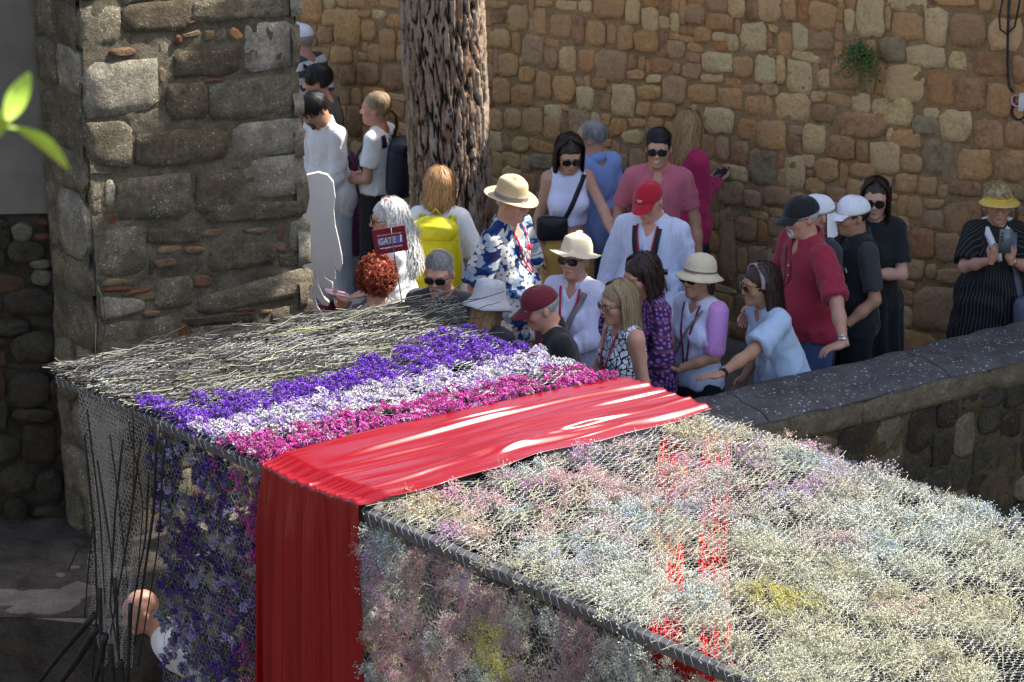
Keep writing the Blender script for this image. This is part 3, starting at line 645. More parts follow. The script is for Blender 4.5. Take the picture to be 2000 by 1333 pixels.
def bound(px):
    q = ab(np.array([at_z(u, v, ZT) for u, v in px])); q = q[np.argsort(q[:, 1])]; return lambda b: np.interp(b, q[:, 1], q[:, 0])
B_tp = bound([(300, 790), (480, 782), (640, 752), (760, 702), (905, 640)])
B_pw = bound([(385, 838), (560, 800), (800, 748), (950, 716), (1062, 690)])
B_wk = bound([(420, 868), (560, 848), (780, 805), (960, 760), (1140, 722)])
B_kc = bound([(500, 925), (530, 906), (700, 866), (900, 820), (1100, 772), (1230, 745)])
B_cg = bound([(697, 993), (860, 963), (1000, 925), (1130, 882), (1290, 837), (1395, 805)])
can = empty('flower_canopy', tuple(N0 * [1, 1, 0]), 'long frame canopy with wire netting covered in twigs and dried flowers', 'flower canopy')
CO = np.array(can.location)
M_steel = simple('dark_steel', (.06, .06, .062), .5, .35, 20, .3, 90, .5)
M_wire = simple('galvanised_wire', (.62, .62, .6), .4, .1, 20, 0, metal=.3)
FN = np.array([-E1[1], E1[0], 0.]);  FN = -FN if FN[1] > 0 else FN      # outward normal of the near face
# rails and posts
nseg = int(LA / .44)
def rail(pa, pb, n):
    pa, pb = np.array(pa), np.array(pb); d = (pb - pa); L = np.linalg.norm(d); d = d / L; nn_ = np.array([-d[1], d[0], 0])
    for k in range(n):
        c = pa + d * L * (k + .5) / n; b = MB(); hx, hy, hz = L / n / 2 - .004, .024, .023; e = .004
        prof = [(-hy + e, -hz), (hy - e, -hz), (hy, -hz + e), (hy, hz - e), (hy - e, hz), (-hy + e, hz), (-hy, hz - e), (-hy, -hz + e)]
        G = np.array([[c - CO + d * sx_ * hx + nn_ * y + np.array([0, 0, z]) for y, z in prof] for sx_ in (-1, 1)])
        b.grid(G, wrap=True); b.add(G[0], T=[[0, i, i + 1] for i in range(1, 7)]); b.add(G[1], T=[[0, i + 1, i] for i in range(1, 7)])
        b.obj('rail', M_steel, can, smooth=False)
dz = np.array([0, 0, -.035])
rail(N0 + dz, N1 + dz, nseg)
for q0, q1 in ((0, .38), (.38, 1.43), (1.43, 1.96), (1.96, 3.56), (3.56, 4.9)): rail(top(q0, 1., -.05), top(q1, 1., -.05), max(1, int((q1 - q0) / .44)))
if 1: pass; rail(N0 + dz + E2 * .02, F0 + dz - E2 * .02, 4)
for p, zb_ in ((N0 + E1 * 2.55, -1.3), (F0 + EF * 2.6, -1.3), (N1 - E1 * .06, -1.3), (F1 - EF * .06, -1.3)):
    b = MB(); b.box(p * [1, 1, 0] + E2 * (.02 if p is p else 0) + np.array([0, 0, (ZT - .07 + zb_) / 2]) - CO, (.045, .045, ZT - .07 - zb_)); b.obj('post', M_steel, can, smooth=False)
for k in range(1, 7):
    a = LA * k / 7; b = MB(); b.tube([top(a, .01, -.06) - CO, top(a, .5, -.09) - CO, top(a, .99, -.06) - CO], .012, 6); b.obj('crossbar', M_steel, can)

def hexnet(mb, f, U, V, c, r, jit=.0, seed=1, k=3, keep=None):
    """chicken wire in (u,v) metres mapped by f"""
    rg = np.random.default_rng(seed); rows = int(V / (c * 1.5 / 1.732)) + 1; cols = int(U / c) + 1; segs = []
    h = c / 1.732
    for i in range(rows):
        for j in range(cols):
            x = (j + (i % 2) * .5) * c; y = i * 1.5 * h
            segs += [((x, y + h), (x + c / 2, y + h / 2)), ((x, y + h), (x - c / 2, y + h / 2)), ((x + c / 2, y + h / 2), (x + c / 2, y - h / 2))]
    S = np.array(segs); S = S[(S[:, :, 0].max(1) <= U) & (S[:, :, 0].min(1) >= 0) & (S[:, :, 1].max(1) <= V) & (S[:, :, 1].min(1) >= 0)]
    if keep is not None: S = S[keep(S.mean(1))]
    J = lambda Q: Q + jit * np.stack([vnoise(np.concatenate([Q * 40, Q[:, :1] * 0], 1), seed + q) for q in (1, 2)], -1)
    A, B = f(J(S[:, 0])), f(J(S[:, 1])); T = B - A; L = np.linalg.norm(T, axis=1)[:, None]; T = T / (L + 1e-9)
    up = np.where(np.abs(T[:, 2:]) < .9, np.array([[0, 0, 1.]]), np.array([[1., 0, 0]])); X = np.cross(T, up); X /= np.linalg.norm(X, axis=1)[:, None]; Y = np.cross(T, X)
    a = np.arange(k) * 2 * np.pi / k; ring_ = X[:, None] * np.cos(a)[None, :, None] + Y[:, None] * np.sin(a)[None, :, None]
    Vv = np.concatenate([A[:, None] + ring_ * r, B[:, None] + ring_ * r], 1).reshape(-1, 3)
    base = np.arange(len(S))[:, None] * 2 * k; i = np.arange(k)[None]; j = (i + 1) % k
    mb.add(Vv, Q=np.stack([base + i, base + j, base + k + j, base + k + i], -1).reshape(-1, 4))
W2 = np.linalg.norm(E2)
b = MB()   # netting over the twigs and flowers, then sparse over the pale part
hexnet(b, lambda q: top(q[:, 0], q[:, 1] / W2,  .024 + .012 * vnoise(np.concatenate([q * 9, q[:, :1]], 1), 3)) - CO, 1.35, W2, .029, .0010, .006, 5)
b.obj('wire_netting', M_wire, can, kind='stuff')
b = MB(); A0_ = 1.3
hexnet(b, lambda q: top(q[:, 0] + A0_, q[:, 1] / W2, .012 + .014 * vnoise(np.concatenate([q * 9, q[:, :1]], 1), 4)) - CO, LA - A0_ - .05, W2, .029, .0008, .006, 6, keep=lambda m: m[:, 0] + A0_ > B_cg(m[:, 1] / W2) - .02)
b.obj('wire_netting', M_wire, can, kind='stuff')
# near-edge wire lapped round the rail
b = MB(); rg = np.random.default_rng(8)
for a in np.arange(.02, LA - .05, .04):
    if B_kc(0) - .02 < a < B_cg(0): continue
    o_ = rg.uniform(-.01, .01); o_ = o_ * 2; b.tube([top(a + o_, .03, .01) - CO, top(a, .0, .004) + FN * .012 - CO, top(a, 0, -.012) + FN * .031 - CO, top(a + .012, 0, -.035 - rg.uniform(-.02, .03)) + FN * .028 - CO], .0009, 3, False)
for a in np.arange(.02, LA, .03): b.tube([top(a, 1.0, .01) - CO, top(a + .01, 1.01, -.03) - CO], .0012, 3, False)
b.obj('edge_wire', M_wire, can, kind='stuff')
# left hanging curtain of wire
def face(u, v, off=0.): return at_plane(u, v, N0 + FN * (.03 + off), FN)
Lp = np.array([(148, 752), (158, 850), (172, 960), (180, 1080), (190, 1160), (176, 1215), (200, 1300)], float)
Rp = np.array([(302, 835), (300, 930), (290, 1040), (278, 1130), (262, 1200), (262, 1250), (250, 1310)], float)
Lw = np.array([face(*p) for p in Lp]); Rw = np.array([face(*p) for p in Rp]); ts = np.linspace(0, 1, len(Lp))
def curtain(q):
    u, v = q[:, 0] / .62, q[:, 1] / 1.55
    u = u + .05 * np.sin(v * 7 + u * 5)
    Lx = np.stack([np.interp(v, ts, Lw[:, k]) for k in range(3)], -1); Rx = np.stack([np.interp(v, ts, Rw[:, k]) for k in range(3)], -1)
    P = Lx * (1 - u[:, None]) + Rx * u[:, None]
    return P + FN * (.03 * np.sin(u * 21 + v * 4) * v + .015 * vnoise(np.stack([u * 6, v * 9, u * 0], -1), 5))[:, None] - CO
b = MB(); hexnet(b, curtain, .62, 1.55, .024, .0012, .004, 7); 
hexnet(b, lambda q: curtain(q * np.array([.45, 1])) - FN * .035, .62, 1.55, .024, .0011, .004, 9)
b.obj('hanging_netting', simple('tarnished_wire', (.5, .49, .46), .3, .4, 60, 0, metal=.5), can, kind='stuff')
M_strip = simple('black_vine', (.018, .016, .014), .6, .3, 20, .3, 60)
def strip_tube(pts, r, off=.02, mb=None):
    P = np.array([face(u, v, off) for u, v in pts]) - CO; n = 10; t_ = np.linspace(0, 1, len(P)); T_ = np.linspace(0, 1, n)
    P = np.stack([np.interp(T_, t_, P[:, k]) for k in range(3)], -1); mb.tube(P, np.linspace(r, r * .6, n), 5)
for pts, r in (([(307, 830), (300, 1000), (272, 1190), (262, 1260)], .008), ([(290, 930), (285, 1050), (255, 1200)], .006), ([(240, 860), (225, 1000), (215, 1180), (240, 1330)], .006), ([(165, 850), (185, 1050), (190, 1180), (180, 1333)], .007),
               ([(180, 1030), (172, 1120), (165, 1210)], .005), ([(175, 1055), (150, 1075), (133, 1115)], .005), ([(185, 1200), (120, 1275), (70, 1340)], .018), ([(190, 1225), (150, 1290), (110, 1345)], .022),
               ([(205, 1240), (195, 1300), (180, 1345)], .02), ([(235, 1290), (240, 1345)], .018), ([(260, 790), (262, 900), (258, 1000)], .004), ([(320, 860), (310, 1060), (270, 1300)], .005), ([(255, 1180), (250, 1333)], .012), ([(215, 1260), (222, 1345)], .018), ([(215, 850), (235, 1000), (250, 1150)], .004), ([(275, 860), (250, 1050), (215, 1240)], .006), ([(190, 900), (215, 1060), (225, 1200)], .005), ([(195, 1150), (200, 1340)], .012), ([(170, 800), (195, 1000), (205, 1180)], .005), ([(225, 1130), (235, 1340)], .009), ([(250, 820), (280, 980), (268, 1150)], .004)):
    b = MB(); strip_tube(pts, r, .045, b); b.obj('hanging_vine', M_strip, can)

# ---- twigs
M_twig = NT('twig'); P = M_twig.obj(); rnd = M_twig.n('NewGeometry').outputs['Random Per Island']
M_twig.out(M_twig.ramp(rnd, [(0, (.012, .011, .01)), (.5, (.028, .026, .023)), (.66, (.085, .08, .07)), (.92, (.25, .245, .21)), (.97, (.3, .31, .15)), (1, (.26, .28, .12))]), .6, .3); M_twig = M_twig.m
rg = np.random.default_rng(21); b = MB()
for i in range(3300):
    bb = rg.random(); amax = B_tp(bb) + .07; a = rg.uniform(-.01, 1) ** 1.0 * amax if i > 260 else rg.uniform(0, .05)
    L = rg.uniform(.2, .7); n = 9; t_ = np.linspace(-.5, .5, n)
    ang = rg.normal(0, .22) - .25 * (a - .5 * amax); lay = rg.random() ** .7
    A_ = a + np.sin(ang) * t_ * L + np.cumsum(rg.normal(0, .013, n)) + .014 * np.sin(t_ * rg.uniform(12, 40) + rg.uniform(0, 6)); B_ = bb + t_ * L / W2 * np.cos(ang)
    ok = (B_ > -.03) & (B_ < 1.03)
    if ok.sum() < 3: continue
    z = -.012 + lay * .035 + np.cumsum(rg.normal(0, .004, n)) + (.02 * np.abs(t_) if i % 9 == 0 else 0)
    P_ = top(A_, B_, z)[ok]; b.tube(P_ - CO, np.linspace(.0034, .0018, len(P_)) * rg.uniform(.6, 1.25), 4 if i % 3 == 0 else 3, False)
def stick(px, z, r=.003, mb=b):
    P_ = np.array([at_z(u, v, ZT + zz_) for (u, v), zz_ in zip(px, z)]); t_ = np.linspace(0, 1, len(P_)); T_ = np.linspace(0, 1, 9); P_ = np.stack([np.interp(T_, t_, P_[:, k]) for k in range(3)], -1)
    P_ += rg.normal(0, .0035, P_.shape); mb.tube(P_ - CO, np.linspace(r, r * .5, 9), 5)
stick([(700, 640), (830, 612), (985, 572)], (.04, .1, .17), .0045); stick([(760, 625), (800, 600), (868, 577), (918, 545)], (.05, .09, .13, .17)); stick([(780, 640), (880, 625), (960, 622)], (.04, .07, .09), .0035)
stick([(700, 618), (790, 580), (870, 572), (905, 556)], (.05, .1, .13, .15)); stick([(820, 620), (900, 590), (950, 580)], (.04, .1, .12)); stick([(470, 662), (560, 652), (640, 640), (720, 608), (800, 600)], (.03, .05, .06, .1, .12), .0035)
stick([(370, 690), (410, 650), (470, 630)], (.03, .08, .1)); stick([(390, 670), (440, 655), (520, 640)], (.03, .06, .08)); stick([(108, 700), (130, 715), (240, 712)], (.05, .03, .02))
stick([(720, 640), (735, 600), (790, 590), (850, 590)], (.03, .1, .12, .14)); stick([(560, 640), (600, 625), (690, 605)], (.05, .08, .1)); stick([(860, 640), (930, 605), (975, 590)], (.04, .1, .12))
o = b.obj('twigs', M_twig, None); o.location = Vector(CO); o['kind'] = 'stuff'; o['label'] = 'tangle of grey and yellowish twigs laid across the left end of the canopy'; o['category'] = 'twigs'
# near-black sheet added under the twigs to darken the gaps between them
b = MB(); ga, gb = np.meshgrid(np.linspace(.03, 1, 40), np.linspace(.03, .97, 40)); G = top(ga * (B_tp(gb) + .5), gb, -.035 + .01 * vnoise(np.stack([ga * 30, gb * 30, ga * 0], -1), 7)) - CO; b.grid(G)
b.obj('dark_gap_sheet', simple('dark_gap', (.022, .02, .017), .95, .4, 30, .6, 90), can)

for pts in ([(190, 560), (203, 590), (205, 640), (200, 700), (196, 770)], [(187, 630), (186, 700), (184, 745)], [(140, 690), (116, 702), (160, 722)]):
    b = MB(); P_ = np.array([at_z(u, v, ZT) if v > 700 else at_y(u, v, N0[1]) for u, v in pts]) - CO; b.tube(P_, .0022, 4); b.obj('hanging_vine', M_strip, can)
# ---- instanced sprigs (uncountable)
def tint_mat(name, rough=.7, stem=None, trans=.25):
    t = NT(name); at = t.n('Attribute', attribute_name='tint', attribute_type='INSTANCER').outputs['Color']
    rnd = t.n('NewGeometry').outputs['Random Per Island']
    c = t.mix(1.0, at, t.ramp(rnd, [(0, .7), (1, 1.12)]), 'MULTIPLY')
    t.b.inputs['Subsurface Weight'].default_value = 0
    return t.out(c, rough, .2)
M_flor = tint_mat('flower_petal'); M_gstem = simple('flower_stem_green', (.16, .19, .075), .7, .3, 20, 0); M_wstem = simple('flower_stem_pale', (.36, .36, .24), .7, .2, 20, 0)
def statice(seed):
    r = np.random.default_rng(seed); fb, sb = MB(), MB()
    for k in range(r.integers(5, 8)):
        d = np.array([r.normal() * .5, r.normal() * .5, 1]); d /= np.linalg.norm(d); tip = d * r.uniform(.022, .04) + np.array([r.normal() * .006, r.normal() * .006, -.01])
        sb.tube([[0, 0, -.03], tip * .8], .0012, 3, False)
        side = np.cross(d, r.normal(size=3)); side /= np.linalg.norm(side)
        for m in range(13):
            p = tip + side * (m - 6) * .0021 + r.normal(size=3) * .0034; ax = d + r.normal(size=3) * .5; ax /= np.linalg.norm(ax); u = np.cross(ax, r.normal(size=3)); u /= np.linalg.norm(u); w = np.cross(ax, u); s = r.uniform(.0034, .0052)
            a = np.arange(5) * 2 * np.pi / 5
            V = [p - ax * .003] + [p + s * (math.cos(x) * u + math.sin(x) * w) + ax * .0015 for x in a]
            fb.add(V, T=[[0, i + 1, (i + 1) % 5 + 1] for i in range(5)])
            sb.tube([p - ax * .009, p - ax * .003], [.0011, .0018], 3, False)
    return fb, sb
def gyps(seed, big=1.):
    r = np.random.default_rng(seed); fb, sb = MB(), MB(); L = .085
    for k in range(6):
        d = np.array([r.normal() * .4, r.normal() * .4, 1]); d /= np.linalg.norm(d); m1 = d * L * r.uniform(.4, .65)
        sb.tube([[0, 0, -.06], [0, 0, -.01], m1], [.0009, .0008, .0007], 3, False)
        for q in range(7):
            t2 = m1 + (d + r.normal(size=3) * .6) * r.uniform(.012, .034); sb.tube([m1, t2], .0005, 3, False); s = r.uniform(.003, .0052) * big
            V = t2 + s * np.array([[1, 0, 0], [-1, 0, 0], [0, 1, 0], [0, -1, 0], [0, 0, 1], [0, 0, -1]]) @ np.linalg.qr(r.normal(size=(3, 3)))[0]
            fb.add(V, T=[[0, 2, 4], [2, 1, 4], [1, 3, 4], [3, 0, 4], [2, 0, 5], [1, 2, 5], [3, 1, 5], [0, 3, 5]])
    return fb, sb
def proto(name, fb, sb, ms):
    me1, n1 = np.concatenate(fb.V), sum(len(x) for x in fb.V); V = np.concatenate([me1, np.concatenate(sb.V)]); T = np.concatenate(fb.T); Q = np.concatenate(sb.Q) + n1
    return bpy.data.objects.new(name, mesh_np(name, V, [T, Q], [M_flor, ms], False, [0] * len(T) + [1] * len(Q)))
ST = [proto('statice_sprig', *statice(k), M_gstem) for k in range(4)]
GY = [proto('gypsophila_sprig', *gyps(k + 20), M_wstem) for k in range(5)]
def scatter(name, protos, P, rot, scl, tint, **kw):
    N = len(P); me = bpy.data.meshes.new(name); me.vertices.add(N); me.vertices.foreach_set('co', np.asarray(P, np.float32).ravel())
    for nm, ty, d, key in (('rot', 'FLOAT_VECTOR', rot, 'vector'), ('scl', 'FLOAT', scl, 'value'), ('tint', 'FLOAT_COLOR', np.concatenate([tint, np.ones((N, 1))], 1), 'color'), ('pick', 'INT', rng.integers(0, len(protos), N), 'value')):
        at = me.attributes.new(nm, ty, 'POINT'); at.data.foreach_set(key, np.asarray(d, np.int32 if ty == 'INT' else np.float32).ravel())
    o = link(name, me, None, kind='stuff', **kw)
    g = bpy.data.node_groups.new(name, 'GeometryNodeTree'); g.interface.new_socket('Geometry', in_out='INPUT', socket_type='NodeSocketGeometry'); g.interface.new_socket('Geometry', in_out='OUTPUT', socket_type='NodeSocketGeometry')
    gi, go = g.nodes.new('NodeGroupInput'), g.nodes.new('NodeGroupOutput'); jn = g.nodes.new('GeometryNodeJoinGeometry')
    def na(n_, ty): x = g.nodes.new('GeometryNodeInputNamedAttribute'); x.data_type = ty; x.inputs[0].default_value = n_; return x.outputs[0]
    rv, sv, pk = na('rot', 'FLOAT_VECTOR'), na('scl', 'FLOAT'), na('pick', 'INT')
    for i, pr in enumerate(protos):
        oi = g.nodes.new('GeometryNodeObjectInfo'); oi.inputs['Object'].default_value = pr; oi.inputs['As Instance'].default_value = True
        iop = g.nodes.new('GeometryNodeInstanceOnPoints'); cmp_ = g.nodes.new('FunctionNodeCompare'); cmp_.data_type = 'INT'; cmp_.operation = 'EQUAL'; cmp_.inputs[3].default_value = i
        g.links.new(pk, cmp_.inputs[2]); g.links.new(cmp_.outputs[0], iop.inputs['Selection']); g.links.new(gi.outputs[0], iop.inputs['Points']); g.links.new(oi.outputs['Geometry'], iop.inputs['Instance'])
        g.links.new(rv, iop.inputs['Rotation']); g.links.new(sv, iop.inputs['Scale']); g.links.new(iop.outputs[0], jn.inputs[0])
    g.links.new(jn.outputs[0], go.inputs[0]); md = o.modifiers.new('sprigs', 'NODES'); md.node_group = g; return o
def eul(d, rg_):         # rotate local Z to each direction with random spin
    d = d / np.linalg.norm(d, axis=1)[:, None]; th = np.arccos(np.clip(d[:, 2], -1, 1)); ph = np.arctan2(d[:, 1], d[:, 0])
    return np.stack([np.zeros(len(d)), th, ph], -1)
rg = np.random.default_rng(33)
def band(name, f0, f1, n, cols, label, z=.012, edge=.05, wcol=None, b0=.0, b1=1.):
    bb = rg.uniform(b0, b1, n); lo_, hi_ = f0(bb), f1(bb); u = rg.random(n); a = lo_ + (hi_ - lo_) * u + rg.normal(0, edge, n) * .5
    keep = (a < B_kc(bb) - .03) & (vnoise(np.stack([a * 9, bb * 18, a * 0], -1), 51) + .75 > rg.random(n) * .9 - .1); a, bb = a[keep], bb[keep]; n = len(a)
    P = top(a, bb, z + rg.uniform(-.028, .012, n)); d = np.stack([rg.normal(0, .38, n), rg.normal(-.15, .38, n), np.ones(n)], -1)
    C = np.array(cols); c = C[rg.choice(len(C), n, p=wcol)] * rg.uniform(.82, 1.15, (n, 1))
    scatter(name, ST, P, eul(d, rg), rg.uniform(.75, 1.25, n), np.clip(c, 0, 1), label=label, category='dried flowers')
band('purple_statice', B_tp, B_pw, 1150, [(.25, .07, .58), (.33, .12, .68), (.19, .05, .48)], 'band of deep purple statice flowers next to the twigs on the canopy', b0=.0)
band('lilac_statice', B_pw, B_wk, 1000, [(.74, .6, .82), (.8, .74, .84), (.58, .42, .78), (.82, .78, .82)], 'band of pale lilac and white statice flowers across the canopy')
band('pink_statice', B_wk, B_kc, 800, [(.68, .08, .40), (.74, .16, .52), (.58, .11, .42), (.78, .5, .64)], 'band of magenta pink statice flowers beside the red cloth', edge=.04, wcol=[.4, .3, .2, .1])
# pale gypsophila
def pastel(a, bb, n):
    P = np.stack([a * 2.4, bb * 4.5, a * 0], -1); n1, n2, n3 = fbm(P, 2, 61), fbm(P * 1.6, 2, 66), fbm(P * 2.3, 2, 69)
    base = np.array([.76, .78, .71]); out = np.tile(base, (n, 1))
    cream = np.array([.68, .64, .42]); mint = np.array([.64, .75, .71]); lil = np.array([.68, .28, .66]); pink = np.array([.82, .40, .52]); yel = np.array([.76, .66, .08]); blue = np.array([.46, .66, .80]); peach = np.array([.78, .58, .36])
    end = np.clip((a - 3.72 + .18 * n1) / .3, 0, 1)[:, None] * .8
    st_ = np.clip(1 - (a - B_cg(bb)) / 1.1, 0, 1)
    def mx(c, m): nonlocal out; m = np.clip(m, 0, 1)[:, None]; out = out * (1 - m) + c * m
    mx(mint, (n2 > .1) * .55); mx(blue, (n3 > .6) * .6); mx(pink, ((n1 > -.05) & (n3 < .35)) * np.clip(st_ * 1.7, 0, 1) * .85); mx(lil, ((n2 > -.2) & (n1 < .3)) * np.clip(st_ * 1.6, 0, 1) * .8); mx(peach, (n3 < -.4) * .7 * (st_ + .25)); mx(cream, (n1 < -.35) * .6)
    out = out * (1 - end) + cream * end
    for (u, v, rx, c, s_) in ((1520, 1170, .15, yel, .95), (1300, 1060, .07, yel, .5), (1240, 960, .05, blue, .6), (1560, 945, .12, lil, .8), (1630, 1060, .13, pink, .6), (870, 1040, .05, lil, .9), (1080, 1085, .05, yel, .95), (1760, 1190, .08, pink, .6), (1720, 1170, .05, yel, .7), (1660, 1110, .05, yel, .6), (1990, 1120, .08, pink, .4)):
        q = ab(at_z(u, v, ZT)); dd = np.hypot(a - q[0], (bb - q[1]) * W2) / rx; mx(c, s_ * np.clip(1.6 - dd * 1.3, 0, 1))
    return np.clip(out * rg.uniform(.5, .95, (n, 1)), 0, .88)
n = 9000; bb = rg.uniform(-.005, 1.01, n); a = B_cg(bb) + (LA + .05 - B_cg(bb)) * rg.random(n) ** .97
nz1 = vnoise(np.stack([a * 8, bb * 14, a * 0], -1), 71); red = np.array([ab(at_z(u, v, ZT)) for u, v in ((1335, 900), (1320, 1100), (1340, 1280))])
q2 = ab(at_z(1400, 1100, ZT))
def nearline(p, u0, u1, w):
    m = np.zeros(n, bool); A_, B_ = ab(at_z(*u0, ZT)), ab(at_z(*u1, ZT)); A_ = A_ * [1, W2]; B_ = B_ * [1, W2]; X = np.stack([a, bb * W2], -1); t_ = np.clip(((X - A_) @ (B_ - A_)) / np.dot(B_ - A_, B_ - A_), 0, 1); return np.linalg.norm(X - A_ - t_[:, None] * (B_ - A_), axis=1) < w
gap = (nearline(0, (1320, 900), (1310, 1290), .045) | nearline(0, (1385, 880), (1400, 1290), .035)) & (vnoise(np.stack([a * 14, bb * 25, a * 0], -1), 91) > -.2) & (rg.random(n) < .7)
nearedge = rg.random(n) < np.clip((bb * W2) / .12, .15, 1)
keep = ~gap & nearedge & (nz1 + .5 > rg.random(n) * .95) & (a - B_cg(bb) > .02); a, bb = a[keep], bb[keep]; n = len(a)
P = top(a, bb, .0 + rg.uniform(-.035, .008, n) + .014 * vnoise(np.stack([a * 5, bb * 9, a * 0], -1), 72))
d = np.stack([rg.normal(.15, 1., n), rg.normal(-.5, 1., n), rg.uniform(.05, .7, n)], -1)
scatter('gypsophila', GY, P, eul(d, rg), (rg.uniform(.48, .85, n) * (1 + .35 * vnoise(np.stack([a * 11, bb * 20, a * 0], -1), 97))), pastel(a, bb, n), label='mass of pastel dyed gypsophila covering the right part of the canopy', category='dried flowers')
# extra loose stalks in the pale part
b = MB()
for i in range(2600):
    bb_ = rg.random(); a_ = rg.uniform(B_cg(bb_) + .02, LA); L = rg.uniform(.06, .2); ang = rg.normal(.9, .5); t_ = np.linspace(-.5, .5, 4)
    b.tube(top(a_ - np.cos(ang) * t_ * L, bb_ + np.sin(ang) * t_ * L / W2, rg.uniform(-.02, .035) + rg.normal(0, .006, 4)), .0012, 3, False)
o = b.obj('loose_stalks', M_wstem, None, kind='stuff'); o['label'] = 'thin pale flower stalks lying criss-cross among the gypsophila'; o['category'] = 'stalks'
# hanging flowers on the near face
def hang(name, protos, u0, u1, n, tintf, label, zlo=-.15, dens=.8, scl=(.8, 1.3), seed=3, stem=M_gstem, hole=None):
    r = np.random.default_rng(seed); a = r.uniform(u0, u1, n); z = r.uniform(zlo, ZT - .08, n)
    kk = vnoise(np.stack([a * 13, z * 4.5, a * 0], -1), seed + 5) + dens > r.random(n) * .8
    if hole is not None: kk &= ~hole(a, z, r.random(n))
    a, z = a[kk], z[kk]; n = len(a)
    P = N0 + E1 * a[:, None] + FN * r.uniform(-.05, .035, n)[:, None]; P[:, 2] = z
    d = FN * 1.0 + np.stack([r.normal(0, .7, n), r.normal(0, .5, n), r.normal(-.3, .7, n)], -1)
    scatter(name, protos, P, eul(d, r), r.uniform(*scl, n), np.clip(tintf(a, z, n, r), 0, .9), label=label, category='dried flowers')
    b = MB()
    for i in range(int(n * .22)):
        a_, z_ = r.uniform(u0, u1), r.uniform(zlo + .1, ZT - .1); L = r.uniform(.08, .25); dx = r.normal(0, .03)
        P_ = np.array([N0 + E1 * (a_ + dx * s_ * 1.5) + FN * .015 * math.sin(s_ * 3) for s_ in np.linspace(0, 1, 4)]); P_[:, 2] = z_ - L * np.linspace(0, 1, 4); b.tube(P_, .0013, 3, False)
    o = b.obj('hanging_stalks', stem, None, kind='stuff'); o['label'] = 'thin stalks hanging among the ' + name.replace('_', ' ') + ' on the near side'; o['category'] = 'stalks'
aH0, aH1, aC0, aC1 = ab(at_z(300, 808, ZT))[0], float(B_kc(0)) - .0, float(B_kc(0)), float(B_cg(0))
def t_purple(a, z, n, r):
    f = (a - aH0) / (aH1 - aH0); c = np.where((r.random(n) < .25)[:, None], np.array([.55, .45, .75]), np.array([.12, .035, .30])); m = (f + r.normal(0, .12, n) > .82)[:, None]
    return np.where(m, np.array([.55, .07, .36]), c) * r.uniform(.4, .95, (n, 1))
def hole1(a, z, q): return ((a - aH0 - .12) / .2) ** 2 + ((z - .25) / .14) ** 2 < q * 1.2
hang('hanging_purple_statice', ST, aH0, aH1 + .05, 1250, t_purple, 'purple and magenta statice hanging down the near side left of the red cloth', hole=hole1)
def t_pale(a, z, n, r):
    c = pastel(a, np.full(n, .15) + z * .3, n) * .95; m = (vnoise(np.stack([a * 5, z * 5, a * 0], -1), 83) > .1)[:, None]; c = np.where(m & (a < aC1 + 1.3)[:, None], c * np.array([.78, .5, .62]), c)
    y = (np.hypot(a - aC1 - .78, (z - 1.2) * .6) < .09) | (np.hypot(a - aC1 - 1.1, (z - 1.05)) < .07); return np.where(y[:, None], np.array([.6, .55, .1]), c)
hang('hanging_gypsophila', GY, aC1 + .01, LA, 6500, t_pale, 'pastel gypsophila hanging down the near side right of the red cloth', zlo=.0, dens=.75, scl=(.5, .8), seed=13)
b = MB(); hexnet(b, lambda q: (N0 + E1 * (q[:, :1] + aH0) + FN * .03) * [1, 1, 0] + np.stack([q[:, 1] * 0, q[:, 1] * 0, ZT - .07 - q[:, 1]], -1) - CO, LA - aH0 - .02, 1.5, .028, .0004, .006, 19, keep=lambda m: (m[:, 0] + aH0 < aC0) | (m[:, 0] + aH0 > aC1)); b.obj('side_netting', M_wire, can, kind='stuff')

# ---- red satin cloth
t = NT('red_satin'); P = t.obj(); wv = t.noise(t.n('Mapping', {'Vector': P, 'Rotation': (0, 0, 0)}).outputs[0], 120, 2)
t.bump(wv, .04, .002); t.b.inputs['Sheen Weight'].default_value = .0; t.b.inputs['Transmission Weight'].default_value = 0
M_red = t.out((.19, .0006, .004), .28, .5)
nu, nv = 130, 260; U = np.linspace(0, 1, nu); S = np.linspace(-.03, 1.02, 190)
UU, SS = np.meshgrid(U, S); SSc = np.clip(SS, 0, 1)
a0, a1 = B_kc(SSc) - .01, B_cg(SSc) + .015
wavy = .012 * np.sin(SS * 9 + 1) + .01 * np.sin(SS * 23)
A_ = a0 + (a1 - a0 + wavy * UU) * (UU + .03 * np.sin(UU * 6.3) * (1 - UU) * UU)
pl_ = np.zeros_like(UU)
rgf = np.random.default_rng(5)
for k in range(34):
    c0, c1 = rgf.uniform(-.05, 1.05), 0; c1 = np.clip(c0 + rgf.normal(0, .16), -.1, 1.1); cc = c0 + (c1 - c0) * SSc + .012 * np.sin(SS * rgf.uniform(2, 6) + k); w = rgf.uniform(.009, .04) * (1 + .3 * np.sin(SS * 3 + k)); s0, s1 = sorted(rgf.uniform(-.3, 1.3, 2)); s1 = max(s1, s0 + .4)
    env = np.clip((SS - s0) / .15, 0, 1) * np.clip((s1 - SS) / .15, 0, 1); pl_ += env * rgf.uniform(.004, .0105) * np.exp(-((UU - cc) / w) ** 2)
gath = np.exp(-SSc / .05) * .0025 * np.sin(UU * 90 + 5 * np.sin(UU * 9)) + np.exp(-(1 - SSc) / .1) * .004 * np.sin(UU * 50 + 4 * np.sin(UU * 5) + SS * 4)
Z_ = .028 + pl_ + gath + .012 * fbm(np.stack([UU * 2.5, SS * 1.2, UU * 0], -1), 2, 15) - .02 * np.clip(1 - SSc / .04, 0, 1)
Gt = top(A_, SS, Z_)
drop = 2.5; nd = 110; D = np.linspace(0, 1, nd)[:, None]; Un = U[None]
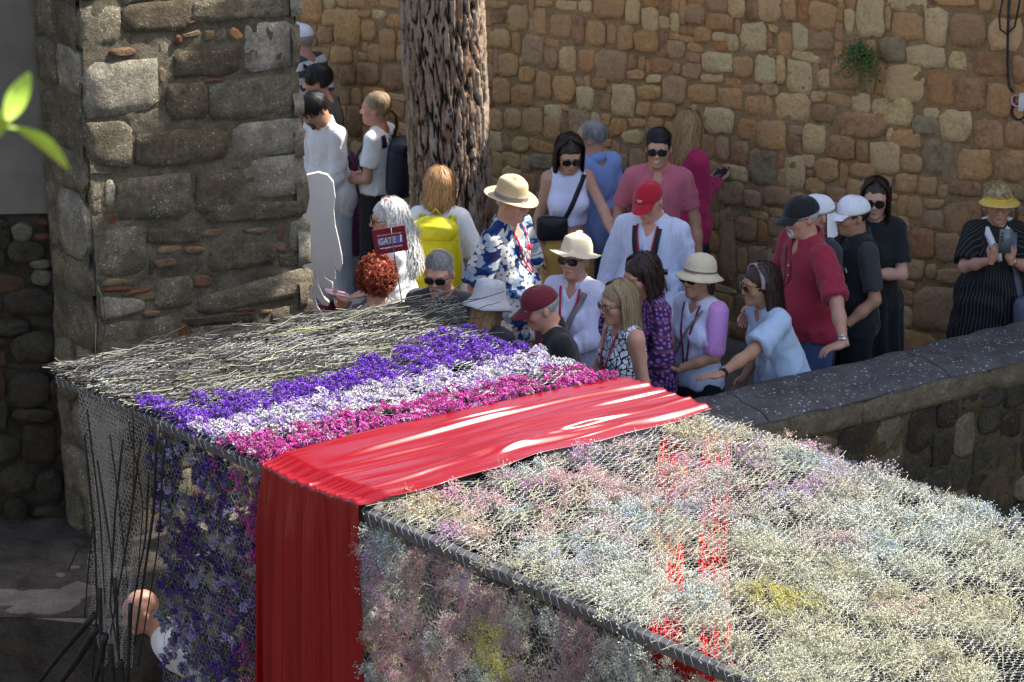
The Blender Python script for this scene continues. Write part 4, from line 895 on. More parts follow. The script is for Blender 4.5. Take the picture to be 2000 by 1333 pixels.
gz = Gt[0, :, 2][None]; x0 = A_[0][None]
na_ = x0 + (U[None] - .5) * (-.02 + .1 * D) - .02 * D ; pleat = (.010 + .016 * D) * (1 + .8 * np.sin(Un * 11 + 2)) * np.sin(Un * 48 + 6 * np.sin(Un * 5.3) + .9 * D) + (.006 + .014 * D) * np.sin(Un * 21 + D * 2.5 + 2 * np.sin(Un * 6)) + .03 * D * np.sin(Un * 5 + 1) + (.002 + .004 * D) * np.sin(Un * 150 + 9 * np.sin(Un * 13) + 2 * D) + .012 * fbm(np.stack([Un * 9 + 0 * D, D * 3 + 0 * Un, 0 * (D + Un)], -1), 2, 25)
Gd = N0 + E1 * (na_ + .006 * np.cos(Un * 62 + 4 * np.sin(Un * 7)))[..., None] + FN * (.05 + .02 * np.sqrt(D) + pleat * np.clip(D * 9, .15, 1) + .03 * D)[..., None]
Gd[..., 2] = np.where(D < .02, gz - D * 1.2, gz - .024 - (D - .02) * drop)
b = MB(); b.grid(np.concatenate([Gd[::-1], Gt[2:]]))
o = b.obj('red_cloth', M_red, None); o['label'] = 'wide red satin cloth draped over the canopy and hanging down its near side'; o['category'] = 'cloth'
sm = o.modifiers.new('thickness', 'SOLIDIFY'); sm.thickness = .002
# red drape slung under the netting
M_red2 = simple('red_fabric', (.5, .01, .012), .55, .1, 8, .1, 60, .3)
def band_cloth(name, pts, w, mat, ripple=.02, drop=None, **kw):
    P_ = np.array(pts); t_ = np.linspace(0, 1, len(P_)); T_ = np.linspace(0, 1, 60); C_ = np.stack([np.interp(T_, t_, P_[:, k]) for k in range(3)], -1); tg = np.gradient(C_, axis=0); sd = np.cross(tg, [0, 0, 1.]); sd /= np.linalg.norm(sd, axis=1)[:, None]
    uu = np.linspace(-.5, .5, 50); G = C_[:, None] + sd[:, None] * uu[None, :, None] * w; G[..., 2] += ripple * np.sin(uu * 55)[None] + ripple * np.sin(uu * 17 + 1)[None]
    b = MB(); b.grid(G); return b, G
b0, G0 = band_cloth('x', [at_z(1318, 850, ZT - .05), at_z(1305, 1050, ZT - .055), at_z(1300, 1245, ZT - .05)], .13, M_red2, .01)
b, G = band_cloth('x', [at_z(1400, 850, ZT - .05), at_z(1392, 1050, ZT - .055), at_z(1398, 1290, ZT - .05)], .12, M_red2, .01)
for v_, q_ in zip(b0.V, b0.Q): b.add(v_, Q=q_)
G = np.concatenate([G0, G], 1)
e = G[-1]; H_ = np.linspace(0, 1.6, 40)[:, None, None]; e2 = e[None] - H_ * np.array([0, 0, 1.]) + FN * .0 ; b.grid(e2)
o = b.obj('red_drape', M_red2, None); o['label'] = 'crumpled red drape under the netting, seen through the pale flowers'; o['category'] = 'cloth'
M_pur = simple('purple_fabric', (.12, .012, .2), .6, .15, 8, .2, 60, .3)
pp = [N0 + E1 * s_ - FN * .22 for s_ in np.linspace(float(ab(at_z(1120, 1180, ZT))[0]), float(ab(at_z(1300, 1260, ZT))[0]) + .15, 40)]
G = np.array([[p * [1, 1, 0] + FN * .03 * math.sin(i * 1.1) + np.array([0, 0, ZT - .1 - h_]) for i, p in enumerate(pp)] for h_ in np.linspace(0, 1.7, 20)])
b = MB(); b.grid(G); o = b.obj('purple_drape', M_pur, None); o['label'] = 'purple drape hanging inside the canopy behind the near flowers'; o['category'] = 'cloth'
# ================================================================== PEOPLE
from mathutils.bvhtree import BVHTree
def v3(*a): return np.array(a, float)
def Rx(a): c, s = math.cos(a), math.sin(a); return np.array([[1, 0, 0], [0, c, -s], [0, s, c]])
def Ry(a): c, s = math.cos(a), math.sin(a); return np.array([[c, 0, s], [0, 1, 0], [-s, 0, c]])
def Rz(a): c, s = math.cos(a), math.sin(a); return np.array([[c, -s, 0], [s, c, 0], [0, 0, 1]])
class Field:
    def __init__(s, lo, hi, dx, zs=None):
        s.x = np.arange(lo[0], hi[0] + dx, dx, dtype=np.float32); s.y = np.arange(lo[1], hi[1] + dx, dx, dtype=np.float32)
        s.z = np.arange(lo[2], hi[2] + dx, dx, dtype=np.float32) if zs is None else np.asarray(zs, np.float32)
        s.F = np.full((len(s.x), len(s.y), len(s.z)), .25, np.float32)
    def sub(s, lo, hi):
        sl = [slice(max(0, np.searchsorted(g, l) - 1), min(len(g), np.searchsorted(g, h) + 1)) for g, l, h in zip((s.x, s.y, s.z), lo, hi)]
        return tuple(sl), np.stack(np.meshgrid(s.x[sl[0]], s.y[sl[1]], s.z[sl[2]], indexing='ij'), -1)
    def put(s, fn, lo, hi, k=.02, op='add', m=.05):
        sl, P = s.sub(np.array(lo) - m, np.array(hi) + m)
        if P.size == 0: return
        d = fn(P).astype(np.float32); a = s.F[sl]
        if op == 'add': h = np.clip(k - np.abs(a - d), 0, None) / k; s.F[sl] = np.minimum(a, d) - h * h * k / 4
        else: d = -d; h = np.clip(k - np.abs(a - d), 0, None) / k; s.F[sl] = np.maximum(a, d) + h * h * k / 4
    def ell(s, c, r, k=.02, Rm=None, op='add'):
        c, r = np.array(c, float), np.array(r, float); Rt = None if Rm is None else np.asarray(Rm)
        def fn(P):
            q = P - c; q = q @ Rt if Rt is not None else q
            k0 = np.linalg.norm(q / r, axis=-1); k1 = np.linalg.norm(q / (r * r), axis=-1) + 1e-6; return k0 * (k0 - 1) / k1
        e = r if Rt is None else np.abs(Rt) @ r
        s.put(fn, c - e, c + e, k, op)
    def cap(s, a, b, ra, rb, k=.02, sy=1., op='add', ends=False):
        a, b = np.array(a, float), np.array(b, float); ab_ = b - a; L2 = ab_ @ ab_ + 1e-9; sc_ = np.array([1, sy, 1.])
        def fn(P):
            q = P - a; t = np.clip((q @ ab_) / L2, 0, 1); r = ra + (rb - ra) * t; w = (q - t[..., None] * ab_) / sc_
            d = (np.linalg.norm(w, axis=-1) - r) * min(1, sy)
            if ends: tt = (q @ ab_) / L2; d = np.maximum(d, np.maximum(-tt, tt - 1) * math.sqrt(L2))
            return d
        R_ = max(ra, rb) * max(1, sy); s.put(fn, np.minimum(a, b) - R_, np.maximum(a, b) + R_, k, op)
    def cut(s, p, n, sharp=True):            # remove the side n points to
        P = np.stack(np.meshgrid(s.x, s.y, s.z, indexing='ij'), -1); d = (P - np.asarray(p)) @ np.asarray(n); s.F = np.maximum(s.F, d.astype(np.float32))
    def mesh(s):
        F = s.F; I = F < 0; nx, ny, nz = F.shape
        acc = np.zeros((nx - 1, ny - 1, nz - 1, 3), np.float32); cnt = np.zeros((nx - 1, ny - 1, nz - 1), np.float32)
        cs = [(0, 0, 0), (1, 0, 0), (0, 1, 0), (1, 1, 0), (0, 0, 1), (1, 0, 1), (0, 1, 1), (1, 1, 1)]
        S = lambda A, c: A[c[0]:nx - 1 + c[0], c[1]:ny - 1 + c[1], c[2]:nz - 1 + c[2]]
        tot = sum(S(I, c).astype(np.int8) for c in cs); act = (tot > 0) & (tot < 8); ix = np.argwhere(act)
        if len(ix) == 0: return np.zeros((0, 3)), np.zeros((0, 4), int)
        Vc = np.stack([F[ix[:, 0] + c[0], ix[:, 1] + c[1], ix[:, 2] + c[2]] for c in cs], 1)
        pos_, n_ = np.zeros((len(ix), 3)), np.zeros(len(ix))
        for i in range(8):
            for j in range(i + 1, 8):
                if sum(abs(p - q) for p, q in zip(cs[i], cs[j])) != 1: continue
                a, b = Vc[:, i], Vc[:, j]; m = (a < 0) != (b < 0); t = np.where(m, a / (a - b + 1e-12), 0)
                p = np.array(cs[i]) + t[:, None] * (np.array(cs[j]) - np.array(cs[i])); pos_ += p * m[:, None]; n_ += m
        p = pos_ / n_[:, None] + ix
        V = np.stack([np.interp(p[:, k], np.arange(len(g)), g) for k, g in enumerate((s.x, s.y, s.z))], -1)
        idx = -np.ones((nx - 1, ny - 1, nz - 1), np.int64); idx[tuple(ix.T)] = np.arange(len(ix)); Q = []
        for ax in range(3):
            b_, c_ = (ax + 1) % 3, (ax + 2) % 3
            sl1 = [slice(None)] * 3; sl2 = [slice(None)] * 3; sl1[ax] = slice(0, -1); sl2[ax] = slice(1, None)
            ch = I[tuple(sl1)] != I[tuple(sl2)]; e = np.argwhere(ch); e = e[(e[:, b_] > 0) & (e[:, c_] > 0) & (e[:, b_] < F.shape[b_] - 1) & (e[:, c_] < F.shape[c_] - 1)]
            def at_(db, dc): q = e.copy(); q[:, b_] += db; q[:, c_] += dc; return idx[tuple(q.T)]
            q = np.stack([at_(-1, -1), at_(0, -1), at_(0, 0), at_(-1, 0)], 1); fl = I[tuple(e.T)]; q[~fl] = q[~fl][:, ::-1]; Q.append(q)
        return V, np.concatenate(Q)
def vnormals(V, Q):
    n = np.cross(V[Q[:, 2]] - V[Q[:, 0]], V[Q[:, 3]] - V[Q[:, 1]]); N = np.zeros_like(V)
    for k in range(4): np.add.at(N, Q[:, k], n)
    return N / (np.linalg.norm(N, axis=1)[:, None] + 1e-9)
def smooth(V, Q, it=1, lam=.5):
    for _ in range(it):
        A = np.zeros_like(V); c = np.zeros(len(V))
        for i in range(4):
            for j in ((i + 1) % 4, (i + 3) % 4): np.add.at(A, Q[:, i], V[Q[:, j]]); np.add.at(c, Q[:, i], 1)
        V = V + lam * (A / c[:, None] - V)
    return V
def ik(S, W, l1, l2, hint):
    D = W - S; L = np.linalg.norm(D); L2 = min(L, (l1 + l2) * .995); D = D / L; W = S + D * L2
    a = (l1 ** 2 - l2 ** 2 + L2 ** 2) / (2 * L2); h = math.sqrt(max(l1 ** 2 - a ** 2, 0)); hint = hint - D * (hint @ D); hint /= np.linalg.norm(hint) + 1e-9
    return S + D * a + hint * h, W
def hand_mesh(wr, d, nrm, side, curl, sc_=1., spread=.0, thumb=.5):
    """SDF hand: wrist at wr, fingers along d, palm facing nrm; thumb on the side vector"""
    d = d / np.linalg.norm(d); nrm = nrm - d * (nrm @ d); nrm /= np.linalg.norm(nrm); t = np.cross(nrm, d) * side
    Rm = np.stack([d, t, nrm], 1); f = Field((-.03, -.065, -.04), (.2, .085, .085), .0048)
    f.cap((-.02, 0, 0), (.02, 0, 0), .026, .025, .01, 1); f.ell((.052, 0, 0), (.048, .041, .015), .015); f.ell((.03, .02, .008), (.034, .02, .016), .015); f.ell((.035, -.022, .006), (.034, .016, .013), .012)
    for i, (y, L, r) in enumerate(((.030, .070, .0088), (.0105, .078, .0092), (-.0095, .073, .0088), (-.028, .057, .0076))):
        p = v3(.088 - abs(i - 1.3) * .004, y, 0); ang = 0.; c_ = curl[i] if isinstance(curl, (list, tuple)) else curl; yaw = spread * (1.4 - i)
        for seg, (fr, cf) in enumerate(((.44, .75), (.31, 1.1), (.25, .8))):
            ang += c_ * cf; q = p + L * fr * v3(math.cos(ang) * math.cos(yaw), math.cos(ang) * math.sin(yaw), math.sin(ang)); f.cap(p, q, r * (1 - .07 * seg), r * (.96 - .1 * seg), .0035); p = q
    p = v3(.022, .03, .006); a1 = v3(.75, .62, thumb * .5); a1 /= np.linalg.norm(a1); q = p + a1 * .038; f.cap(p, q, .014, .0115, .014); a2 = v3(.9, .15, thumb); a2 /= np.linalg.norm(a2); f.cap(q, q + a2 * .032, .0108, .009, .004)
    V, Q = f.mesh(); V = smooth(V, Q, 1, .3) * sc_; return wr + V @ Rm.T, Q, Rm
SK = {}
def skin(name, c, rough=.52):
    if name in SK: return SK[name]
    t = NT('skin_' + name); P = t.obj()
    col = t.mix(t.ramp(t.noise(P, 22, 4, .6), [(.35, 0.), (.65, 1.)]), sc3(c, .9), (min(1, c[0] * 1.08), c[1] * .98, c[2] * .95))
    t.b.inputs['Subsurface Weight'].default_value = .0
    t.bump(t.noise(P, 260, 2), .12, .002); SK[name] = t.out(col, rough, .35); return SK[name]
M_lip = simple('lips', (.40, .17, .13), .5, .1, 30, 0); M_eye = simple('eye_white', (.7, .68, .64), .2, .05, 30, 0); M_iris = simple('iris', (.05, .035, .03), .15, .1, 30, 0)
M_teeth = simple('teeth', (.75, .72, .66), .3, .03, 30, 0)
M_lens = simple('dark_lens', (.012, .011, .012), .08, .1, 5, 0, spec=.7); M_lensb = simple('brown_lens', (.05, .028, .02), .08, .1, 5, 0, spec=.7); M_frame = simple('glasses_frame', (.015, .013, .012), .3, .1, 30, 0); M_fr_gold = simple('gold_frame', (.4, .3, .15), .3, .1, 30, 0, metal=.8)
t_ = NT('clear_lens'); t_.b.inputs['Transmission Weight'].default_value = 1; t_.b.inputs['IOR'].default_value = 1.1; M_clear = t_.out((.9, .9, .9), .03, .5)
def strand_mat(name, c, var=.35):
    if name in _mc: return _mc[name]
    t = NT(name); r = t.n('NewGeometry').outputs['Random Per Island']; t.b.inputs['Specular IOR Level'].default_value = .35
    cc = t.mix(r, sc3(c, 1 - var), sc3(c, 1 + var)); P = t.obj()
    nz = t.noise(t.n('Mapping', {'Vector': P, 'Scale': (1, 1, .12)}).outputs[0], 240, 2); cc = t.mix(1., cc, t.ramp(nz, [(.35, .6), (.65, 1.1)]), 'MULTIPLY'); t.bump(nz, .5, .004)
    _mc[name] = t.out(cc, .45, .35); return _mc[name]

class Person:
    def __init__(s, px, h=1.7, yaw=0, lean=0, sex='f', w=1., belly=0., hy=0, hp=0, hr=0, arms=None, sk='light', label='', legs=0, twist=0, hatz=0, y=None, group=None, z0=0.):
        h = h * .945; w = 1 + (w - 1) * .85; s.hs = .94; s.h, s.k, s.sex, s.w, s.yaw = h, h / 1.75, sex, w, R(yaw); k = s.k
        s.lean = R(lean); s.RU = Rz(R(twist)) @ Rx(s.lean); s.pel = v3(0, 0, .95) * k
        s.HR = Rz(R(hy)) @ Rx(R(hp)) @ Ry(R(hr))
        s.neck = s.U(v3(0, .012, 1.455)); nt = s.U(v3(0, -.004, 1.52)); s.hc = nt + s.HR @ v3(0, -.022, .088) * s.hs
        tp = s.hc + s.HR @ v3(0, .015, .12 + hatz) * s.hs
        Wt = Rz(s.yaw) @ tp; wp_ = at_z(px[0], px[1], Wt[2] + z0)
        s.root = empty('person', (wp_[0] - Wt[0], wp_[1] - Wt[1], z0), label, 'person', group, s.yaw)
        s.skin = skin(sk[0] if isinstance(sk, tuple) else sk, sk[1]) if isinstance(sk, tuple) else skin(sk, dict(light=(.50, .29, .205), pale=(.56, .35, .26), tan=(.38, .205, .125), red=(.50, .265, .185), brown=(.3, .155, .09))[sk])
        sh = (.160 if sex == 'm' else .140) * (1 + (w - 1) * .6)
        s.S = {q: s.U(v3(q * sh, .005, 1.415)) for q in (-1, 1)}
        arms = arms or {}
        s.arm = {}
        for q in (-1, 1):
            a = arms.get(q) or {}
            if 'atz' in a or 'aty' in a:
                wp_ = at_z(*a['atz']) if 'atz' in a else at_y(*a['aty']); W_ = (wp_ - np.array(s.root.location)) @ Rz(s.yaw)
            elif 'h' in a: W_ = s.hc + s.HR @ np.array(a['h'], float)
            else: W_ = s.U(np.array(a.get('w', (q * (sh + .07), -.04, .89)), float))
            E_, W_ = ik(s.S[q], W_, .285 * k, .25 * k, np.array(a.get('hint', (q * .35, .9, -.2)), float))
            hd = np.array(a.get('d', (W_ - E_) / np.linalg.norm(W_ - E_)), float); hn = np.array(a.get('n', (-q, 0, 0)), float)
            s.arm[q] = (E_, W_, hd, hn, a.get('curl', .38), a.get('thumb', .4))
        s.hip = {q: v3(q * .09 * (.6 + .4 * w), 0, .91) * k for q in (-1, 1)}; s.kn = {q: v3(q * .1, -.02 - .03 * q * legs, .49) * k for q in (-1, 1)}; s.an = {q: v3(q * .1, .03 - .08 * q * legs, .085) * k for q in (-1, 1)}
        s.belly = belly; s.body()
    def U(s, p): return s.pel + s.RU @ (np.asarray(p, float) * s.k - s.pel)
    def torso(s, f, t=0., loose=0.):
        w, k, U = s.w, s.k, s.U; fem = s.sex == 'f'; dd = .5 + .5 * w; Rm = s.RU
        E = lambda c, r, kk=.05: f.ell(U(c), (np.array(r) * k + t), kk, Rm)
        E((0, .005, 1.29), (.148 * w if not fem else .136 * w, .10 * dd, .19)); E((0, 0, 1.08), ((.128 if not fem else .118) * w + loose, .092 * dd + loose, .19))
        f.ell(s.pel * [1, 1, .985], np.array((.158 * w + loose, .115 * dd + loose * .6, .13)) * k + t, .05)
        sh = (.138 if not fem else .122) * (1 + (w - 1) * .6)
        f.cap(U((-sh, .005, 1.405)), U((sh, .005, 1.405)), .05 * k + t, .05 * k + t, .05)
        for q in (-1, 1): f.cap(U((q * .04, .012, 1.475)), U((q * sh, .008, 1.43)), .03 * k + t, .036 * k + t, .04)
        if fem:
            for q in (-1, 1): f.ell(U((q * .066, -.078 * dd, 1.255)), np.array((.058, .05, .058)) * k * (.8 + .2 * w) + t, .04)
        if s.belly: f.ell(U((0, -.055 - s.belly * .3, 1.06)), np.array((.13 * w, .08 + s.belly, .15)) * k + t, .06)
    def body(s):
        k = s.k; sx = s.sex; hs = 1.0
        pts = [s.S[1], s.S[-1], s.hc + .14, s.hc - .14, s.an[1] - [0, .18, .1], s.an[-1] + [0, .1, 0]] + [s.arm[q][i] for q in (-1, 1) for i in (0, 1)] + [v3(.22 * s.w, .16, .9), v3(-.22 * s.w, -.25 * s.w, .9)]
        lo, hi = np.min(pts, 0) - .07, np.max(pts, 0) + .07; lo[2] = -.02
        s.lo, s.hi = lo, hi
        zk = s.hc[2] - .16
        zs = np.concatenate([np.arange(lo[2], .84 * k, .03), np.arange(.84 * k, zk, .013), np.arange(zk, s.hc[2] + .15, .0062)])
        if hi[2] > zs[-1]: zs = np.concatenate([zs, np.arange(zs[-1] + .013, hi[2] + .02, .013)])
        f = Field(lo, hi, .0088, zs); s.torso(f)
        for q in (-1, 1):
            E_, W_ = s.arm[q][:2]; aw = .75 + .25 * s.w; r0 = (.045 if sx == 'm' else .038) * k * aw
            f.cap(s.S[q], E_, r0, .037 * k * aw, .035); f.cap(E_, E_ + (W_ - E_) * .45, .037 * k * aw, .036 * k * aw, .02); f.cap(E_ + (W_ - E_) * .4, W_, .036 * k * aw, .0245 * k, .02)
            f.cap(s.hip[q], s.kn[q], .08 * k * (.6 + .4 * s.w), .055 * k, .04); f.cap(s.kn[q], s.an[q], .052 * k, .036 * k, .03); f.cap(s.an[q] - [0, 0, .03], s.an[q] + v3(q * .02, -.14, -.045), .034, .03, .02)
        hs = s.hs; H = lambda p: s.hc + s.HR @ (np.array(p, float) * hs); e = lambda c, r, kk=.02, op='add': f.ell(H(c), np.array(r) * hs, kk, s.HR, op)
        nr = .058 if sx == 'm' else .047
        f.cap(s.neck, H((0, .022, -.055)), nr * (.6 + .4 * s.w), nr * .93, .03)
        e((0, .018, .032), (.0745, .094, .088), .01); e((0, -.022, -.04), (.056, .064, .07), .045); e((0, -.066, -.09), (.024, .022, .02), .025); e((0, -.045, .03), (.06, .04, .05), .02)
        for q in (-1, 1):
            e((q * .036, -.058, -.018), (.026, .024, .022), .02); e((q * .028, -.083, .03), (.024, .009, .008), .012); e((q * .031, -.1, .008), (.02, .017, .012), .008, 'sub')
            e((q * .030, -.079, .007), (.0135, .0115, .0105), .003); e((q * .0125, -.094, -.025), (.009, .010, .008), .006)
            f.ell(H((q * .078, .014, -.004)), (.009, .017, .029), .008, s.HR @ Rz(q * .35) @ Rx(-.15)); 
        f.cap(H((0, -.084, .014)), H((0, -.104, -.021)), .0075, .0115, .012)
        e((0, -.086, -.0525), (.023, .010, .0055), .006); e((0, -.084, -.064), (.019, .010, .0065), .006); e((0, -.1, -.0585), (.022, .006, .0016), .002, 'sub')
        V, Q = f.mesh(); V = smooth(V, Q, 1, .25)
        L = (V - s.hc) @ s.HR / s.hs; zc = L[Q].mean(1); mi = np.where((np.abs(zc[:, 0]) < .021 - np.abs(zc[:, 2] + .058) * 1.1) & (zc[:, 1] < -.086) & (np.abs(zc[:, 2] + .0585) < .009), 1, 0)
        Vs, Qs, ms, n = [V], [Q], [mi], len(V); s.hm = {}
        for q in (-1, 1):
            E_, W_, hd, hn, cu, th = s.arm[q]; v, qd, Rm = hand_mesh(W_, hd, hn, q, cu, k * (1. if sx == 'm' else .92), .06, th); Vs.append(v); Qs.append(qd + n); ms.append(np.zeros(len(qd), int)); n += len(v); s.hm[q] = Rm
        me = mesh_np('body', np.concatenate(Vs), np.concatenate(Qs), [s.skin, M_lip], True, np.concatenate(ms)); s.bodyo = link('body', me, s.root)
    def Hm(s): M = Matrix.Identity(4); [[M[i].__setitem__(j, s.HR[i, j]) for j in range(3)] for i in range(3)]; M.translation = Vector(s.hc); return M @ Matrix.Scale(s.hs, 4)
    def hpart(s, name, mb, mats, smooth_=True, kind=None):
        o = mb.obj(name, mats, s.root, smooth_) if isinstance(mb, MB) else link(name, mb, s.root); o.matrix_local = s.Hm()
        if kind: o['kind'] = kind
        return o
    # ---------------- clothing
    def top_(s, mat, name='shirt', sleeve='short', hem=.9, t=.008, loose=.012, neck=.063, vneck=0., frac=.62, folds=.006, flare=0., sl_r=.012, seed=0):
        k = s.k; lo, hi = s.lo - .03, s.hi + .03; lo = lo.copy(); lo[2] = max((hem - .04) * k - abs(math.sin(s.lean)) * .1, 0); hi[2] = min(hi[2], s.hc[2] + .05)
        f = Field(lo, hi, .0098, np.arange(lo[2], hi[2], .012)); s.torso(f, t, loose)
        if hem < .86: f.cap(s.pel + [0, 0, .03], v3(0, 0, hem - .05) * k, .155 * k * s.w + loose, .15 * k * s.w + loose + flare, .05, .78)
        F0_ = f.F.copy()
        for q in (-1, 1):
            E_, W_ = s.arm[q][:2]; S_ = s.S[q]; aw = .75 + .25 * s.w; r0 = (.045 if s.sex == 'm' else .038) * k * aw
            if sleeve == 'short':
                en = S_ + (E_ - S_) * frac; d = (E_ - S_) / np.linalg.norm(E_ - S_)
                f.cap(S_, en, r0 + t + sl_r * .4, .040 * k * aw + t + sl_r, .03, ends=False); 
                sl, P = f.sub(en - .1, en + .1); dd = ((P - en) @ d); near = np.linalg.norm(P - en, axis=-1) < .095
                f.F[sl] = np.where(near & (dd > 0), np.maximum(f.F[sl], dd * 1.), f.F[sl])
                f.cap(en - d * .012, en + d * .03, .040 * k * aw + .004, .040 * k * aw + .004, .002, op='sub')
            elif sleeve == 'long':
                d = (W_ - E_) / np.linalg.norm(W_ - E_)
                f.cap(S_, E_, r0 + t + .006, .037 * k * aw + t + .008, .03); f.cap(E_, W_ - d * .012, .038 * k * aw + t + .006, .026 * k + t + .002, .02)
            elif sleeve == 'rolled':
                en = E_ + (W_ - E_) * .25; f.cap(S_, E_, r0 + t + .006, .04 * k * aw + t + .008, .03); f.cap(E_, en, .04 * k * aw + t + .008, .036 * k + t + .01, .02)
        f.F = np.minimum(f.F, F0_); c = s.U((0, -.0, 1.475 - (.02 if neck > .08 else 0)))
        sl, P = f.sub(c - .17, c + .17); rel = (P - c) @ s.RU; rad = np.sqrt(rel[..., 0] ** 2 + (rel[..., 1] + .01) ** 2)
        f.cap(s.U((0, .012, 1.43)), s.U((0, .02, 1.7)), neck * k * .95, neck * k * 1.25, .006, op='sub')
        if neck > .08: f.ell(s.U((0, -.06, 1.45)), np.array((neck, .09, .075 + vneck)) * k, .006, s.RU, 'sub')
        if vneck and neck <= .08:
            for i in range(5): u = i / 4; f.ell(s.U((0, -.09, 1.45 - vneck * u)), np.array((.05 * (1 - u) + .006, .06, .02)) * k, .004, s.RU, 'sub')
        if sleeve == 'none':
            for q in (-1, 1): d = (s.S[q] - s.U((0, 0, 1.40))); d /= np.linalg.norm(d); pc = s.U((q * (.118 if s.sex == 'f' else .15) * (1 + (s.w - 1) * .6), 0, 1.42)); sl, P = f.sub(s.S[q] - .13, s.S[q] + .16); dd = (P - pc) @ (s.RU @ v3(q * .97, 0, .12)); f.F[sl] = np.where(((P - s.pel) @ s.RU)[..., 2] > (1.27 - .95) * k, np.maximum(f.F[sl], dd), f.F[sl])
            for q in (-1, 1): f.cap(s.S[q] + (s.S[q] - s.U((0, 0, 1.4))) * .05, s.arm[q][0], .044 * k, .04 * k, .01, op='sub')
        hp = v3(0, 0, hem) * k
        if hem > .96: hp = s.U((0, 0, hem)); f.cut(hp, s.RU @ v3(0, 0, -1))
        else: f.cut(hp, v3(0, 0, -1))
        V, Q = f.mesh(); V = smooth(V, Q, 2, .45); N = vnormals(V, Q)
        sd = (abs(hash(s.root['label'])) % 97 if False else len(s.root['label'])) + seed
        zrel = np.clip((s.S[1][2] - V[:, 2]) / .45, 0, 1)
        wz = np.stack([vnoise(V * 5, sd + 3), vnoise(V * 5, sd + 4), vnoise(V * 5, sd + 5)], -1) * .12
        rid = 1 - np.abs(fbm((V + wz) * np.array([11, 11, 5.5]), 2, sd)) * 1.6
        folds = folds * 1.9; V = V + N * ((folds * (.35 + .65 * zrel) * (rid - .08)) + folds * .5 * (vnoise(V * np.array([6, 6, 3]), sd + 8) + .5) * zrel)[:, None]
        me = mesh_np(name, V, Q, mat); s.topo = link(name, me, s.root); s.tV, s.tQ = V, Q; s.bvh = BVHTree.FromPolygons([tuple(x) for x in V], [tuple(x) for x in Q]); return s.topo
    def bottom(s, mat, kind='trousers', z1=1.02, z0=.1, t=.014, flare=.06):
        k = s.k; lo, hi = s.lo - .03, s.hi + .03; f = Field((-.36, -.32, z0 * k - .03), (.36, .3, z1 * k + .03), .013, np.arange(z0 * k - .03, z1 * k + .06, .022))
        w = s.w; dd = .5 + .5 * w; f.ell(s.pel * [1, 1, .975], np.array((.158 * w, .115 * dd, .12)) * k + .004, .04); f.cap(s.pel, s.U((0, 0, 1.06)), .118 * w * k, .108 * w * k, .03, .74)
        if kind == 'trousers':
            for q in (-1, 1): f.cap(s.hip[q], s.kn[q], .08 * k * (.6 + .4 * w) + t, .058 * k + t + .01, .03); f.cap(s.kn[q], s.an[q], .056 * k + t + .01, .05 * k + t + .01, .02)
        else: f.cap(s.pel, v3(0, 0, z0) * k, .165 * w * k + t, .17 * w * k + flare, .05, .8, ends=False)
        f.cut(v3(0, 0, z0 * k), v3(0, 0, -1)); f.cut(s.U((0, 0, z1)), s.RU @ v3(0, 0, 1))
        V, Q = f.mesh(); V = smooth(V, Q, 1, .35); N = vnormals(V, Q); V = V + N * (.006 * (1 - np.abs(fbm(V * np.array([9, 9, 4]), 2, 5)) * 1.6) + (.012 * np.sin(np.arctan2(V[:, 1], V[:, 0]) * 11) * (kind == 'skirt')))[:, None]
        o = link(kind, mesh_np(kind, V, Q, mat), s.root)
        return o
    def shoes(s, mat):
        for q in (-1, 1):
            f = Field(s.an[q] + [-.09, -.25, -.1], s.an[q] + [.09, .1, .06], .013); f.cap(s.an[q] - [0, -.01, .045], s.an[q] + v3(q * .02, -.15, -.05), .043, .038, .02); f.cap(s.an[q], s.an[q] - [0, 0, .04], .045, .045, .02); f.cut(v3(0, 0, .003), v3(0, 0, -1)); V, Q = f.mesh(); link('shoe', mesh_np('shoe', V, Q, mat), s.root)
    def surf(s, x, z, side=-1, off=.004, k=1.):
        """point on the garment in upper-body coordinates (front side=-1, back 1)"""
        o_ = s.U((x, side * .6, z)); d = s.RU @ v3(0, -side, 0); h = s.bvh.ray_cast(Vector(o_), Vector(d))
        if h[0] is None: return s.U((x, side * .1, z)), s.RU @ v3(0, side, 0)
        n = np.array(h[1]); n = n if n @ d < 0 else -n; return np.array(h[0]) + n * off, n
    def strap(s, pts, w, mat, name='strap', off=.005, side=-1, thick=True):
        """pts: (x,z[,side]) guide points laid on the garment"""
        P_, N_ = [], []
        for i in range(len(pts) - 1):
            a, b_ = pts[i], pts[i + 1]; n = 7
            for j in range(n + (i == len(pts) - 2)): u = j / n; sd_ = a[2] if len(a) > 2 else side; p, nn_ = s.surf(a[0] + (b_[0] - a[0]) * u, a[1] + (b_[1] - a[1]) * u, sd_, off); P_.append(p); N_.append(nn_)
        P_, N_ = np.array(P_), np.array(N_)
        for _ in range(2): P_[1:-1] = (P_[:-2] + P_[1:-1] * 2 + P_[2:]) / 4
        b = MB(); b.ribbon(P_, N_, w); o = b.obj(name, mat, s.root); sm = o.modifiers.new('t', 'SOLIDIFY'); sm.thickness = .0025; sm.offset = 1; return o
    def collar(s, mat, r=.061, hgt=.035, open_=.35, wing=.05):
        b = MB(); a = np.linspace(open_, 2 * np.pi - open_, 36); G = []
        for (rr, zz, fl) in ((r - .004, -.03, 0), (r - .008, hgt * .5, 0), (r - .004, hgt, 0), (r + .006, hgt * .8, 0), (r + .022, -.034, 1)):
            front = np.clip(np.cos(a) - .3, 0, 1) * fl
            x, y = np.sin(a) * rr * 1.02, -np.cos(a) * (rr * .98) - front * .012; z = zz - .35 * (-y) * .5 - front * wing * .7 + (.02 * (1 - np.cos(a)) * .5)
            G.append(np.stack([x, y + .008, z + 1.462], -1))
